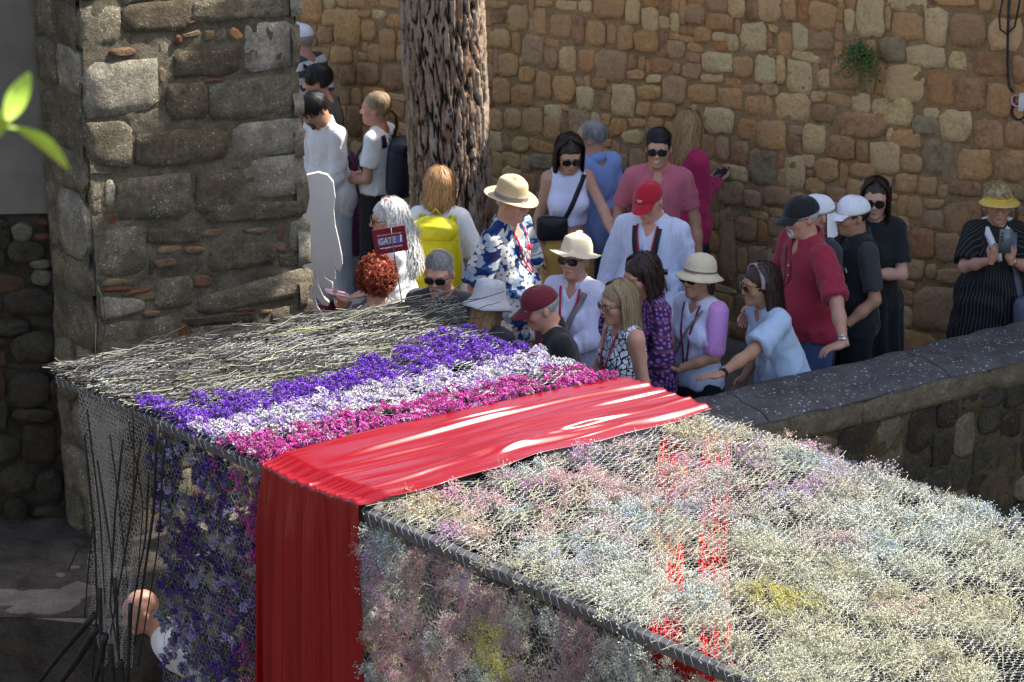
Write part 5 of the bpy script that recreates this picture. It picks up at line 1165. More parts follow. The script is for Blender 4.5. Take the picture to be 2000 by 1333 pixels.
        G = np.array(G).transpose(1, 0, 2); W = np.array([[s.U(p) for p in row] for row in G]); b.grid(W); o = b.obj('collar', mat, s.root); sm = o.modifiers.new('t', 'SOLIDIFY'); sm.thickness = .003; return o
    def placket(s, mat, z0=1.40, z1=1.2, w=.028, buttons=3, bm=None):
        s.strap([(0, z0), (0, z1)], w, mat, 'placket', .003)
        if buttons:
            for i in range(buttons):
                p, n = s.surf(0, z0 - .03 - (z0 - z1 - .04) * i / max(1, buttons - 1), -1, .007); b = MB(); b.lathe([(.0, .0015), (.005, .001), (.0055, -.001)], 8); V = np.concatenate(b.V); q = Vector(n).to_track_quat('Z', 'Y').to_matrix(); b.V = [V @ np.array(q).T + p]; b.obj('button', bm or M_eye, s.root)
    def lanyard(s, mat, z=1.12, x=0., w=.012, badge=None):
        for q in (-1, 1): s.strap([(q * .062, 1.45), (q * .05, 1.36), (x + q * .008, z)], w, mat, 'lanyard', .007)
        if badge:
            p, n = s.surf(x, z - .05, -1, .012); b = MB(); b.box(p, (.055, .006, .08), s.RU); b.obj('badge', badge, s.root, smooth=False)
    def held(s, q, off=(.085, .01, .03)):
        Rm = s.hm[q]; return s.arm[q][1] + Rm @ (np.array(off) * s.k)
    # ---------------- head
    def eyes(s):
        for q in (-1, 1):
            b = MB(); b.lathe([(0, .0066), (.006, .0056), (.0099, .0034), (.0112, 0), (.0099, -.0034), (.006, -.0056), (.0001, -.0066)], 12, (q * .0305, -.0808, .0075)); e_ = s.hpart('eye', b, M_eye)
            b = MB(); b.lathe([(.0001, 0), (.0042, .0006), (.0046, .003)], 10); V = np.concatenate(b.V); b.V = [np.stack([V[:, 0] + q * .0305, V[:, 2] - .0926, V[:, 1] + .0065], -1)]; o = b.obj('iris', M_iris, e_)
    def brows(s, mat, th=.0032):
        for q in (-1, 1): b = MB(); b.tube([(q * .012, -.0935, .024), (q * .025, -.0925, .030), (q * .043, -.083, .026)], [th, th, th * .4], 5); s.hpart('eyebrow', b, mat)
    def glasses(s, lens=None, frame=None, w=.025, h=.0175, z=.006, y=-.104, rnd=2.6, th=.0022, up=0., name='sunglasses'):
        lens, frame = lens or M_lens, frame or M_frame; root = MB(); a = np.linspace(0, 2 * np.pi, 22, endpoint=False); pos_ = []
        T = (lambda P: np.asarray(P) @ Rx(up).T + v3(0, .03 if up else 0, .078 if up else 0)) if up else (lambda P: np.asarray(P))
        fb = MB()
        for q in (-1, 1):
            X = np.sign(np.cos(a)) * np.abs(np.cos(a)) ** (2 / rnd) * w; Z = np.sign(np.sin(a)) * np.abs(np.sin(a)) ** (2 / rnd) * h
            O = np.stack([q * .0325 + X, y + .5 * (q * .0325 + X) ** 2 * 9 * .6, z + Z], -1); fb.tube(T(np.concatenate([O, O[:1]])), th, 5, False)
            I_ = np.stack([O[:, 0] * 1, O[:, 1] - .001, O[:, 2]], -1); c = I_.mean(0) - [0, .003, 0]; b = MB(); b.add(T(np.concatenate([I_, [c]])), T=[[i, (i + 1) % 22, 22] for i in range(22)]); L_ = b; pos_.append(L_)
            fb.tube(T([(q * (.0325 + w), y + .016, z + h * .5), (q * .074, y + .04, z + h * .5), (q * .083, .0, z + h * .45), (q * .082, .03, z - .004)]), [th * 1.2, th, th * .9, th * .8], 5)
        fb.tube(T([(-.008, y, z + h * .35), (0, y - .002, z + h * .5), (.008, y, z + h * .35)]), th, 5); g = s.hpart(name, fb, frame)
        for L_ in pos_: L_.obj('lens', lens, g)
        return g
    def shell(s, mat, r=(.0815, .1, .094), c=(0, .018, .036), low=-.06, face=1., topcut=None, name='hair', wig=None, ears=True, vox=.0065, noise=.003, back=None, front=.0):
        f = Field((-.13, -.14, -.36 if back else -.13), (.13, .17, .17), vox); f.ell(c, r, .01)
        if back:
            for (a, b_, ra, rb, sy) in back: f.cap(a, b_, ra, rb, .03, sy)
        f.ell((0, -.125, -.03 + front), (.069 * face, .088, .103), .012, None, 'sub')
        if not back: f.cut((0, 0, low), v3(0, .35, -1) / 1.06)
        if topcut is not None: f.cut((0, 0, topcut), v3(0, 0, 1))
        f.ell((0, -.03, -.1), (.085, .09, .085 if not back else .06), .012, None, 'sub')
        if ears and not back:
            for q in (-1, 1): f.ell((q * .085, .006, -.02), (.03, .024, .042), .01, None, 'sub')
        V, Q = f.mesh(); V = smooth(V, Q, 1); N = vnormals(V, Q); V = V + N * (noise * fbm(V * 60, 2, 3))[:, None]
        return s.hpart(name, mesh_np(name, V, Q, mat), None)
    def strands(s, mat, n=420, L=.06, w=.006, part=.0, wave=0., wf=30, face=1.15, seed=1, c=(0, .018, .034), r=(.083, .102, .098), th1=1.75, lift=.006, down=v3(0, .02, -1), spread=.0, curl=0., top_only=False, fwd=0., th0=.05):
        n = int(n * 1.35); w *= .8; rg_ = np.random.default_rng(seed); b = MB(); c, r = np.array(c), np.array(r)
        for i in range(n):
            ph = rg_.uniform(-np.pi, np.pi); start = th0 + rg_.random() ** .8 * (th1 - th0) * .75
            off = rg_.uniform(0, lift); P_, N_ = [], []; th = start; total = 0; length = L * rg_.uniform(.8, 1.1); m = 12 if L > .12 else 6; step = length / m; p = None; ph0 = rg_.uniform(0, 6.28)
            for j in range(m + 1):
                if th < th1 or p is None:
                    lim = face * min(1, th / 1.1)
                    e = ph if abs(ph) > lim else math.copysign(lim + (abs(ph)) * .12, ph if abs(ph) > 1e-3 else 1)
                    if fwd: e = ph
                    nn_ = np.array([math.sin(th) * math.sin(e), -math.sin(th) * math.cos(e), math.cos(th)]); p = c + (r + off) * nn_ + v3(part * (1 - th / th1), 0, 0); nrm = nn_; th += step / .095
                    hd = nn_ * v3(1, 1, 0)
                else: p = p + (np.array(down) / np.linalg.norm(down) + hd * spread * (1 - j / m)) * step
                wv = wave * math.sin(j * step * wf + ph0) * min(1, j / 3); sd_ = np.cross(nrm, v3(0, 0, 1)); sd_ /= np.linalg.norm(sd_) + 1e-6
                P_.append(p + sd_ * wv + nrm * wave * .5 * math.cos(j * step * wf + ph0)); N_.append(nrm)
            ww = w * np.concatenate([[.5], np.ones(m - 1), [.35]]); b.ribbon(np.array(P_), np.array(N_), ww)
        return s.hpart('hair_strands', b, mat)
    def curls(s, mat, n=260, r=(.1, .115, .112), c=(0, .02, .03), rad=.009, tube=.0028, seed=2, drop=0., face=.95, low=-.75, turns=2.2, layers=.02):
        rg_ = np.random.default_rng(seed); b = MB(); c, r = np.array(c), np.array(r)
        for i in range(n):
            d = rg_.normal(size=3); d /= np.linalg.norm(d)
            if d[2] < low or (d[1] < -.35 and d[2] < .35 and abs(d[0]) < face * .75): continue
            p0 = c + (r - rg_.uniform(0, layers)) * d; ax = np.cross(d, rg_.normal(size=3)); ax /= np.linalg.norm(ax); ax = ax * .6 + v3(0, 0, -1) * drop + d * .4; ax /= np.linalg.norm(ax)
            u = np.cross(ax, d + .01); u /= np.linalg.norm(u); w_ = np.cross(ax, u); T_ = np.linspace(0, turns * 2 * np.pi, 14); L = rg_.uniform(.015, .035) * (1 + drop * 2)
            b.tube(p0 + ax * (T_ / T_[-1] * L)[:, None] + rad * rg_.uniform(.6, 1.1) * (np.cos(T_)[:, None] * u + np.sin(T_)[:, None] * w_), tube * np.linspace(1, .5, 14), 3, False)
        return s.hpart('hair_curls', b, mat)
    # ---------------- hats (head-local, sit around the skull)
    def cap_hat(s, mat, name='cap', emblem=None, billm=None, yaw=0, tip=.12, big=1.0, eline=None):
        Rm = Rz(yaw) @ Rx(tip); b = MB(); n = 12; prof = [(math.cos(x) ** .8 if x < 1.56 else 0, math.sin(x)) for x in np.linspace(0, np.pi / 2, n)]
        def sh(G, a):
            G = G.copy(); G[..., 2] = G[..., 2] * (1 + .06 * -np.sin(a)[None]); G += (.0012 * np.abs(np.cos(3 * a)) ** 8)[None, :, None] * v3(1, 1, 0) * np.sign(G); return G
        b.lathe([(x * 1., z * .099 * big + .026) for x, z in prof], 30, (0, .013, .004), .0835 * big, .1075 * big, sh); b.V = [v @ Rm.T for v in b.V]; o = s.hpart(name, b, mat); sm = o.modifiers.new('t', 'SOLIDIFY'); sm.thickness = .003
        b = MB(); A_ = np.linspace(-1.02, 1.02, 20); Rr = np.linspace(0, 1, 7); G = []
        for rr in Rr:
            x = np.sin(A_) * (.080 + .004 * rr) * big * (1 - .12 * rr); y = .010 - np.cos(A_) * .107 * big - rr * .072 * np.cos(A_ * .95) ** .6; z = .039 - .020 * rr - .022 * (x / .08) ** 2 * (.4 + rr * .6) ; G.append(np.stack([x, y, z], -1))
        b.grid(np.array(G)); b.V = [v @ Rm.T for v in b.V]; br = b.obj('bill', billm or mat, o); sm = br.modifiers.new('t', 'SOLIDIFY'); sm.thickness = .0035
        b = MB(); b.lathe([(.0001, .004), (.006, .003), (.007, 0)], 10, (0, .016, .028 + .1 * big)); b.V = [v @ Rm.T for v in b.V]; b.obj('button', mat, o)
        if emblem:
            em, wd, ht, ex = emblem; b = MB(); uu, vv = np.meshgrid(np.linspace(-wd, wd, 9), np.linspace(0, ht, 6)); yy = .016 - .1035 * big * np.sqrt(np.clip(1 - (uu + ex) ** 2 / (.085 * big) ** 2 - ((vv + .016) / (.103 * big)) ** 2, 0.02, 1)) - .003
            b.grid(np.stack([uu + ex, yy, vv + .044], -1)); b.V = [v @ Rm.T for v in b.V]; b.obj('emblem', em, o)
        return o
    def brim_hat(s, mat, prof, brim, name='hat', band=None, k=40, sx=1., sy=1.17, z0=.035, tip=0., f=None, bandm=None, bandz=(.0, .022), thick=.003, wob=0., yaw=0):
        """prof: crown profile (r,z) top to base; brim: (r,z) outwards"""
        Rm = Rz(yaw) @ Rx(tip); b = MB()
        def ff(G, a):
            G = G.copy(); rr = np.hypot(G[..., 0], G[..., 1] / sy); e = np.clip((rr - .09) / .06, 0, 1.5); G[..., 2] += wob * e * (np.sin(2 * a + .6) + .5 * np.sin(5 * a + 1) + .3 * np.sin(9 * a))[None]
            return f(G, a) if f else G
        b.lathe(prof + brim, k, (0, .016, z0), sx, sy, ff); b.V = [v @ Rm.T for v in b.V]; o = s.hpart(name, b, mat); sm = o.modifiers.new('t', 'SOLIDIFY'); sm.thickness = thick
        if bandm:
            r0 = prof[-1][0]; r1 = np.interp(bandz[1], [p[1] for p in prof[::-1]], [p[0] for p in prof[::-1]]); b = MB(); b.lathe([(r1 + .0055, bandz[1]), (r0 + .0055, bandz[0])], k, (0, .016, z0), sx, sy, ff); b.V = [v @ Rm.T for v in b.V]; b.obj('hat_band', bandm, o)
        return o
    def beard(s, mat, size=1., mous=True, n=0):
        f = Field((-.09, -.14, -.15), (.09, .04, .0), .0055); f.ell((0, -.078, -.09), (.021 * size, .016, .02 * size), .012)
        
        if mous:
            for q in (-1, 1): f.cap((q * .004, -.0985, -.042), (q * .027, -.087, -.056), .0068, .0045, .006); f.cap((q * .027, -.087, -.056), (q * .026, -.08, -.08), .005, .008, .008)
        f.ell((0, -.105, -.0585), (.021, .02, .0095), .004, None, 'sub'); V, Q = f.mesh(); V = smooth(V, Q, 1, .4); N = vnormals(V, Q); V = V + N * (.0025 * fbm(V * 160, 2, 4))[:, None]
        return s.hpart('beard', mesh_np('beard', V, Q, mat), None)
    def phone(s, q, mat, case=None, off=(.075, -.002, .028), size=(.15, .072, .009), rot=0., label=None):
        Rm = s.hm[q]; c = s.arm[q][1] + Rm @ (np.array(off) * s.k); Wm = Rz(s.yaw); 
        b = MB(); n = 6; a = np.arange(24) / 24 * 2 * np.pi; X = np.sign(np.cos(a)) * np.abs(np.cos(a)) ** .3 * size[0] / 2; Y = np.sign(np.sin(a)) * np.abs(np.sin(a)) ** .3 * size[1] / 2
        G = np.array([np.stack([X * f_, Y * f_, np.full(24, z)], -1) for f_, z in ((.0, -size[2] / 2), (.97, -size[2] / 2), (1, -size[2] * .3), (1, size[2] * .3), (.97, size[2] / 2), (.0, size[2] / 2))]); b.grid(G, wrap=True)
        for cy in (.0,): pass
        V = np.concatenate(b.V) @ Rz(rot).T @ Rm.T; wc = Wm @ c + np.array(s.root.location); b.V = [V @ Wm.T]
        o = b.obj('phone', [mat], None); o.location = Vector(wc); o['label'] = label; o['category'] = 'phone'; s.ph = (o, Wm @ Rm @ Rz(rot), size); return o
def world_bag(p, name, mb, mat, label, cat, local=True):
    """thing carried by a person, kept top level; mb in the person's local coordinates"""
    V = np.concatenate(mb.V); c = V.mean(0); W = (V - c) @ Rz(p.yaw).T; mb.V = [W]; o = mb.obj(name, mat, None); o.location = Vector(Rz(p.yaw) @ c + np.array(p.root.location)); o['label'] = label; o['category'] = cat; return o
# ------------------------------------------------------------------ the crowd
RZ = math.pi
def pat_uv(t, R_=.17):
    P = t.obj(); sx_ = t.n('SeparateXYZ', {0: P}); ang = t.math('ARCTAN2', sx_.outputs[0], t.math('MULTIPLY', sx_.outputs[1], -1.))
    return P, sx_, t.n('CombineXYZ', {0: t.math('MULTIPLY', ang, R_), 1: sx_.outputs[2], 2: 0.}).outputs[0]
def finish(t, c, P, fold=.22):
    nz = t.noise(t.n('Mapping', {'Vector': P, 'Scale': (1, 1, .45)}).outputs[0], 13, 3, .55, 1.2); t.bump(t.math('ABSOLUTE', t.math('SUBTRACT', nz, .5)), fold * 2, .012); return t.out(c, .85, .2)
def flower_mask(t, uv, scale, R_, petals=5, rnd=.75, off=0., keep=.8):
    q = t.n('VectorMath', {0: uv, 1: (scale, scale, 0)}, operation='MULTIPLY').outputs[0]; q = t.n('VectorMath', {0: q, 1: (off, off * .7, 0)}, operation='ADD').outputs[0]
    v = t.n('TexVoronoi', {'Vector': q, 'Scale': 1., 'Randomness': rnd}, voronoi_dimensions='2D'); d = t.n('VectorMath', {0: q, 1: v.outputs['Position']}, operation='SUBTRACT').outputs[0]
    s_ = t.n('SeparateXYZ', {0: d}); th = t.math('ARCTAN2', s_.outputs[1], s_.outputs[0]); cr = t.n('SeparateColor', {0: v.outputs['Color']}); th = t.math('ADD', th, t.math('MULTIPLY', cr.outputs[0], 6.))
    r = t.n('VectorMath', {0: d}, operation='LENGTH').outputs['Value']; lim = t.math('MULTIPLY', t.math('ADD', .55, t.math('MULTIPLY', t.math('ABSOLUTE', t.math('COSINE', t.math('MULTIPLY', th, petals / 2))), .5)), R_)
    m = t.math('MULTIPLY', t.math('LESS_THAN', r, lim), t.math('LESS_THAN', cr.outputs[1], keep)); return m, r
def mat_stripe():
    t = NT('striped_knit'); P, s_, uv = pat_uv(t); m = t.math('GREATER_THAN', t.math('FRACT', t.math('MULTIPLY', s_.outputs[2], 10.2)), .5); return finish(t, t.mix(m, (.62, .62, .62), (.07, .08, .085)), P)
def mat_hawaii():
    t = NT('hawaiian_print'); P, s_, uv = pat_uv(t)
    w = t.n('VectorMath', {0: uv, 1: t.n('VectorMath', {0: t.n('TexNoise', {'Vector': uv, 'Scale': 20.}).outputs['Color'], 1: (.02, .02, 0)}, operation='MULTIPLY').outputs[0]}, operation='ADD').outputs[0]
    base = t.mix(t.ramp(t.noise(uv, 16, 3), [(.4, 0.), (.55, 1.)]), (.007, .012, .06), (.014, .045, .17))
    m3, _ = flower_mask(t, w, 26, .55, 2, 1., 3.3, .6); base = t.mix(t.math('MULTIPLY', m3, .8), base, (.38, .44, .46))
    m1, r1 = flower_mask(t, w, 12.5, .47, 5, .8); m2, r2 = flower_mask(t, w, 15, .42, 5, .9, 7.7, .45)
    c = t.mix(m2, base, (.20, .27, .36)); c = t.mix(m1, c, (.58, .56, .5)); c = t.mix(t.math('MULTIPLY', m1, t.math('LESS_THAN', r1, .09)), c, (.12, .16, .25)); return finish(t, c, P, .3)
def mat_bwfloral():
    t = NT('black_white_print'); P, s_, uv = pat_uv(t); w = t.n('VectorMath', {0: uv, 1: t.n('VectorMath', {0: t.n('TexNoise', {'Vector': uv, 'Scale': 30.}).outputs['Color'], 1: (.02, .02, 0)}, operation='MULTIPLY').outputs[0]}, operation='ADD').outputs[0]
    v = t.n('TexVoronoi', {'Vector': w, 'Scale': 26.}, feature='DISTANCE_TO_EDGE', voronoi_dimensions='2D'); m = t.math('LESS_THAN', v.outputs['Distance'], t.math('MULTIPLY', t.noise(uv, 18, 2), .17)); c = t.mix(m, (.62, .62, .66), (.015, .015, .02))
    m1, r1 = flower_mask(t, w, 12, .4, 5, .9, 1.7, .5); return finish(t, t.mix(t.math('MULTIPLY', m1, t.math('GREATER_THAN', r1, .28)), c, (.02, .02, .03)), P)
def mat_purple():
    t = NT('purple_print'); P, s_, uv = pat_uv(t); v = t.n('TexVoronoi', {'Vector': uv, 'Scale': 42., 'Randomness': .6}, voronoi_dimensions='2D')
    c = t.mix(t.ramp(t.noise(uv, 10, 3), [(.4, 0.), (.6, 1.)]), (.028, .012, .05), (.075, .02, .075)); c = t.mix(t.ramp(v.outputs['Distance'], [(.28, 1.), (.34, 0.)]), c, (.18, .10, .30)); c = t.mix(t.math('MULTIPLY', t.math('LESS_THAN', v.outputs['Distance'], .12), .9), c, (.42, .2, .26))
    b2 = t.math('GREATER_THAN', t.math('FRACT', t.math('MULTIPLY', s_.outputs[2], 14.)), .82); return finish(t, t.mix(t.math('MULTIPLY', b2, .5), c, (.2, .07, .14)), P)
def mat_pin():
    t = NT('pinstripe'); P, s_, uv = pat_uv(t); m = t.math('LESS_THAN', t.math('FRACT', t.math('MULTIPLY', t.n('SeparateXYZ', {0: uv}).outputs[0], 52.)), .18); return finish(t, t.mix(t.math('MULTIPLY', m, .7), (.012, .012, .013), (.10, .095, .085)), P)
def mat_check(name, a, b_, n=90., f=.5):
    t = NT(name); P, s_, uv = pat_uv(t); q = t.n('SeparateXYZ', {0: uv}); mx_ = t.math('LESS_THAN', t.math('FRACT', t.math('MULTIPLY', q.outputs[0], n)), .2); mz = t.math('LESS_THAN', t.math('FRACT', t.math('MULTIPLY', q.outputs[1], n)), .2)
    return finish(t, t.mix(t.math('MULTIPLY', t.math('MAXIMUM', mx_, mz), f), a, b_), P)
def mat_leafprint():
    t = NT('leaf_print'); P, s_, uv = pat_uv(t); m1, r = flower_mask(t, uv, 11, .45, 3, .9, 1., .6); v = t.n('TexVoronoi', {'Vector': uv, 'Scale': 30.}, feature='DISTANCE_TO_EDGE', voronoi_dimensions='2D')
    c = t.mix(m1, (.36, .31, .27), (.10, .09, .10)); return finish(t, t.mix(t.math('MULTIPLY', t.math('LESS_THAN', v.outputs['Distance'], .035), .7), c, (.1, .08, .08)), P)
H_black = strand_mat('black_hair', (.012, .009, .008)); H_dark = strand_mat('dark_brown_hair', (.032, .017, .012)); H_blond = strand_mat('blond_hair', (.40, .24, .11)); H_ash = strand_mat('ash_blond_hair', (.33, .23, .13)); H_white = strand_mat('white_hair', (.66, .64, .60)); H_grey = strand_mat('grey_hair', (.24, .23, .22)); H_ltgrey = strand_mat('light_grey_hair', (.44, .41, .38)); H_red = strand_mat('red_hair', (.30, .05, .018)); H_cap = strand_mat('strawberry_blond_hair', (.45, .24, .095))
C_white = cloth('white_cotton', (.74, .73, .72)); C_off = cloth('offwhite_linen', (.66, .63, .60)); C_olive = cloth('olive_cotton', (.085, .085, .055)); C_plum = cloth('plum_cotton', (.10, .018, .07)); C_black = cloth('black_cotton', (.013, .013, .014)); C_dkgrey = cloth('charcoal_cotton', (.035, .035, .04)); C_blue = mat_check('blue_shirt', (.20, .30, .62), (.40, .48, .72), 110., .5)
C_palebl = mat_check('pale_blue_check', (.46, .52, .68), (.62, .66, .76), 70., .6); C_khaki = cloth('khaki_cotton', (.30, .24, .16)); C_must = cloth('mustard_denim', (.46, .27, .07)); C_jean = cloth('blue_jeans', (.07, .12, .25)); C_ljean = cloth('light_jeans', (.42, .46, .48)); C_pink = cloth('pink_polo', (.46, .12, .16)); C_mag = cloth('magenta_fleece', (.40, .02, .09)); C_redpolo = cloth('red_polo', (.27, .018, .04)); C_lblue = cloth('light_blue_linen', (.36, .46, .60)); C_white_shaded = cloth('white_cotton_shaded', (.62, .62, .78)); C_pinksl = cloth('orchid_cotton', (.55, .26, .55))  # lilac cotton is white cotton with its lavender shade put into the colour
C_marcap = cloth('maroon_cap', (.12, .012, .022)); C_redcap = cloth('red_cap_cloth', (.36, .008, .025)); C_capw = cloth('white_cap_cloth', (.72, .72, .74)); C_capk = cloth('black_cap_cloth', (.014, .013, .014)); C_straw = cloth('straw', (.47, .36, .21), fold=.1); C_strawl = cloth('pale_straw', (.54, .46, .32), fold=.1); C_bucket = cloth('grey_hat_cloth', (.40, .40, .42)); C_band = cloth('grey_band', (.17, .16, .16)); C_yel = simple('yellow_nylon', (.62, .54, .015), .5, .12, 20, .3, 40); C_strapk = simple('black_webbing', (.014, .014, .016), .6, .1, 40, .2); C_lan = simple('red_lanyard_ribbon', (.42, .01, .05), .5, .15, 60, 0); C_lanm = simple('maroon_lanyard_ribbon', (.2, .015, .05), .5, .15, 60, 0); C_vis = simple('yellow_visor', (.66, .46, .10), .5, .1, 30, .2)
M_print = simple('white_print', (.75, .74, .74), .6, .05, 60, 0); M_phone_k = simple('phone_black', (.02, .02, .024), .2, .1, 10, 0, spec=.6); M_phone_g = simple('phone_grey', (.13, .15, .16), .25, .1, 10, 0, spec=.6); M_phone_p = simple('phone_pink', (.5, .28, .34), .3, .1, 10, 0); M_phone_b = simple('phone_case_blue', (.35, .5, .62), .3, .1, 10, 0); M_silver = simple('watch_steel', (.5, .5, .5), .25, .1, 20, 0, metal=.8); M_gold = simple('gold', (.6, .4, .12), .25, .1, 20, 0, metal=.9); M_beige = simple('beige_leather', (.42, .35, .29), .55, .1, 20, .2); M_blkleath = simple('black_leather', (.016, .015, .016), .4, .1, 20, .2); M_shoe = simple('dark_shoe', (.04, .035, .03), .6, .1, 20, 0); M_shoer = simple('red_shoe', (.3, .03, .04), .6, .1, 20, 0)
FE, PK = [((0, .05, .0), (0, .075, -.16), .072, .068, .55)], None
def wrist_band(p, q, mat, w=.012, r=None, face=None, name='watch'):
    E_, W_ = p.arm[q][:2]; d = (W_ - E_) / np.linalg.norm(W_ - E_); c = W_ - d * .02; u = np.cross(d, [0, 0, 1.]); u /= np.linalg.norm(u); v = np.cross(d, u); a = np.linspace(0, 2 * np.pi, 18); rr = (r or .0285) * p.k * 1.02
    b = MB(); b.grid(np.array([[c + d * o + rr * (math.cos(x) * u + math.sin(x) * v) for x in a] for o in (-w / 2, w / 2)])); o = b.obj(name, mat, p.root); sm = o.modifiers.new('t', 'SOLIDIFY'); sm.thickness = .003
    if face: hn = -p.hm[q][:, 2]; b = MB(); b.lathe([(.0001, .006), (.014, .005), (.016, 0)], 16); Rq = np.array(Vector(hn).to_track_quat('Z', 'Y').to_matrix()); b.V = [np.concatenate(b.V) @ Rq.T + c + hn * rr]; b.obj('dial', face, o)
def bag_mesh(p, x, z, size, side=-1, off=.04, rot=0):
    pt, n = p.surf(x, z, side, off); b = MB(); W, H_, D = size; G = []
    a = np.arange(28) / 28 * 2 * np.pi
    for f_, yy in ((0, -.5), (.9, -.5), (1, -.35), (1, .35), (.9, .5), (0, .5)): G.append(np.stack([np.sign(np.cos(a)) * np.abs(np.cos(a)) ** .35 * W / 2 * f_, np.full(28, yy * D), np.sign(np.sin(a)) * np.abs(np.sin(a)) ** .35 * H_ / 2 * f_], -1))
    b.grid(np.array(G), wrap=True); q = Vector(n).to_track_quat('-Y', 'Z').to_matrix(); b.V = [np.concatenate(b.V) @ Ry(rot).T @ np.array(q).T + pt]; return b

# -- back left group
p = Person((588, 48), 1.80, -118, lean=10, sex='m', w=1.08, hy=14, sk='red', label='older man in a white cap and a grey and white striped shirt seen from behind')
p.bottom(C_dkgrey); p.shoes(M_shoe); p.top_(mat_stripe(), 'striped_shirt', hem=.84, frac=.85); p.cap_hat(C_capw); p.shell(H_ltgrey, topcut=.03); p.beard(H_ltgrey, 1.1); p.glasses(); p.strap([(.14, 1.44, 1), (-.05, 1.25, 1), (-.16, 1.02, 1)], .035, C_strapk)
p = Person((618, 129), 1.68, -104, lean=8, sex='f', w=1.12, sk='red', hy=10, hp=8, label='dark haired woman in an olive top and a long plum skirt by the wall')
p.bottom(C_plum, 'skirt', z0=.28, flare=.08); p.shoes(M_shoe); p.top_(C_olive, 'top', hem=.98, frac=.75); p.shell(H_black, r=(.086, .106, .1)); p.strands(H_black, 500, .07, .006, fwd=1, lift=.014); p.brows(H_black); p.eyes()
p.strap([(-.13, 1.45, 1), (.0, 1.28, 1), (.16, 1.0, 1)], .02, C_strapk); world_bag(p, 'shoulder_bag', bag_mesh(p, .17, .98, (.22, .24, .09), 1), C_strapk, 'black shoulder bag on the hip of the woman in olive', 'bag')
p = Person((603, 189), 1.70, -48, lean=6, sex='m', sk='tan', hp=32, w=.98, label='young dark haired man in a loose white shirt looking down beside the pillar', arms={1: dict(w=(.1, -.2, .95), curl=.7), -1: dict(w=(-.1, -.2, .95), curl=.7)})
p.bottom(C_ljean); p.shoes(M_shoer); p.top_(C_off, 'shirt', sleeve='long', hem=.80, loose=.03, folds=.009); p.collar(C_off); p.shell(H_black, r=(.083, .103, .1)); p.strands(H_black, 520, .06, .005, fwd=1, lift=.016, wave=.003, wf=90); p.brows(H_black, .004); p.beard(strand_mat('stubble', (.04, .02, .015)), n=260); p.eyes()
p = Person((737, 182), 1.66, -112, lean=-2, sex='f', w=1.06, sk='red', hy=14, label='woman with a ponytail, white tee and dark backpack beside the pine trunk', arms={1: dict(w=(.12, -.24, 1.08), d=(-.3, -.5, .8), curl=.8), -1: dict(w=(-.1, -.24, 1.05), curl=.8)})
p.bottom(C_black, z1=1.08); p.shoes(M_shoe); p.top_(C_white, 't_shirt', hem=1.0, frac=.7, loose=.02); p.shell(H_ash, r=(.08, .1, .096)); p.strands(H_ash, 420, .08, .005, face=1.35, th1=1.3, lift=.006); p.eyes(); p.brows(H_ash)
b = MB()
for i in range(120): a_ = random.uniform(-.02, .02); b.ribbon(np.array([(a_ * .3, .11, .0), (a_, .15, -.04), (a_ * 1.6, .15, -.12), (a_ * 1.3, .13 + random.uniform(-.01, .01), -.22 + random.uniform(0, .04)), (a_, .12, -.25)]) + v3(0, random.uniform(-.012, .012), 0), np.array([[0, 1, .1]] * 5), .006)
p.hpart('ponytail', b, H_blond)
def backpack(p, z, size, mat, matd, label, cat='backpack'):
    pt, n = p.surf(0, z, 1, 0.0); W, H_, D = size; G = []; a = np.arange(36) / 36 * 2 * np.pi
    for f_, yy in ((0, 0), (.88, 0), (.98, .02), (1, D * .45), (.93, D * .85), (.75, D), (0, D * 1.03)): G.append(np.stack([np.sign(np.cos(a)) * np.abs(np.cos(a)) ** .55 * W / 2 * f_ * (1 - .12 * np.sin(a)), np.full(36, yy), np.sign(np.sin(a)) * np.abs(np.sin(a)) ** .6 * H_ / 2 * f_], -1))
    G = np.array(G); G = G + (.006 * vnoise(G * 18, 5))[..., None] * v3(1, 1, 1)
    Rq = p.RU; cen = p.U((0, 0, 0)) * 0 + pt; Wm = Rz(p.yaw); rl = np.array(p.root.location)
    e = empty('backpack', tuple(Wm @ cen + rl), label, cat, None, p.yaw); fx = lambda V: (np.asarray(V) @ Rq.T)
    b = MB(); b.grid(fx(G), wrap=True); b.obj('pack_body', mat, e)
    b = MB(); g2 = G.copy(); g2 = g2[2:] * v3(.7, .55, .42) + v3(0, D * .55, -H_ * .2); b.grid(fx(g2), wrap=True); b.obj('pocket', mat, e)
    b = MB(); g2 = G[2:] * v3(.9, 1.02, .22) + v3(0, .004, H_ * .36); b.grid(fx(g2), wrap=True); b.obj('flap', mat, e)
    for q in (-1, 1): b = MB(); b.tube(fx([(q * W * .3, 0, H_ * .5), (q * W * .3, D * .5, H_ * .2), (q * W * .3, D * .9, -.1), (q * W * .3, D * .6, -H_ * .45)]), .005, 4); b.obj('side_strap', matd, e)
    b = MB(); b.tube(fx([(-.03, 0, H_ * .49), (0, .01, H_ * .49 + .04), (.03, 0, H_ * .49)]), .006, 6); b.obj('handle', matd, e)
    for q in (-1, 1): p.strap([(q * .1, 1.36, 1), (q * .1, 1.45, 1)], .045, mat, 'shoulder_strap', .006); p.strap([(q * .1, 1.45, -1), (q * .115, 1.3, -1), (q * .15, 1.14, -1)], .04, mat, 'shoulder_strap', .006)
    return e
backpack(p, 1.2, (.27, .42, .13), simple('navy_nylon', (.02, .022, .04), .5, .15, 20, .3, 40), C_strapk, 'dark navy backpack worn by the woman beside the pine trunk')
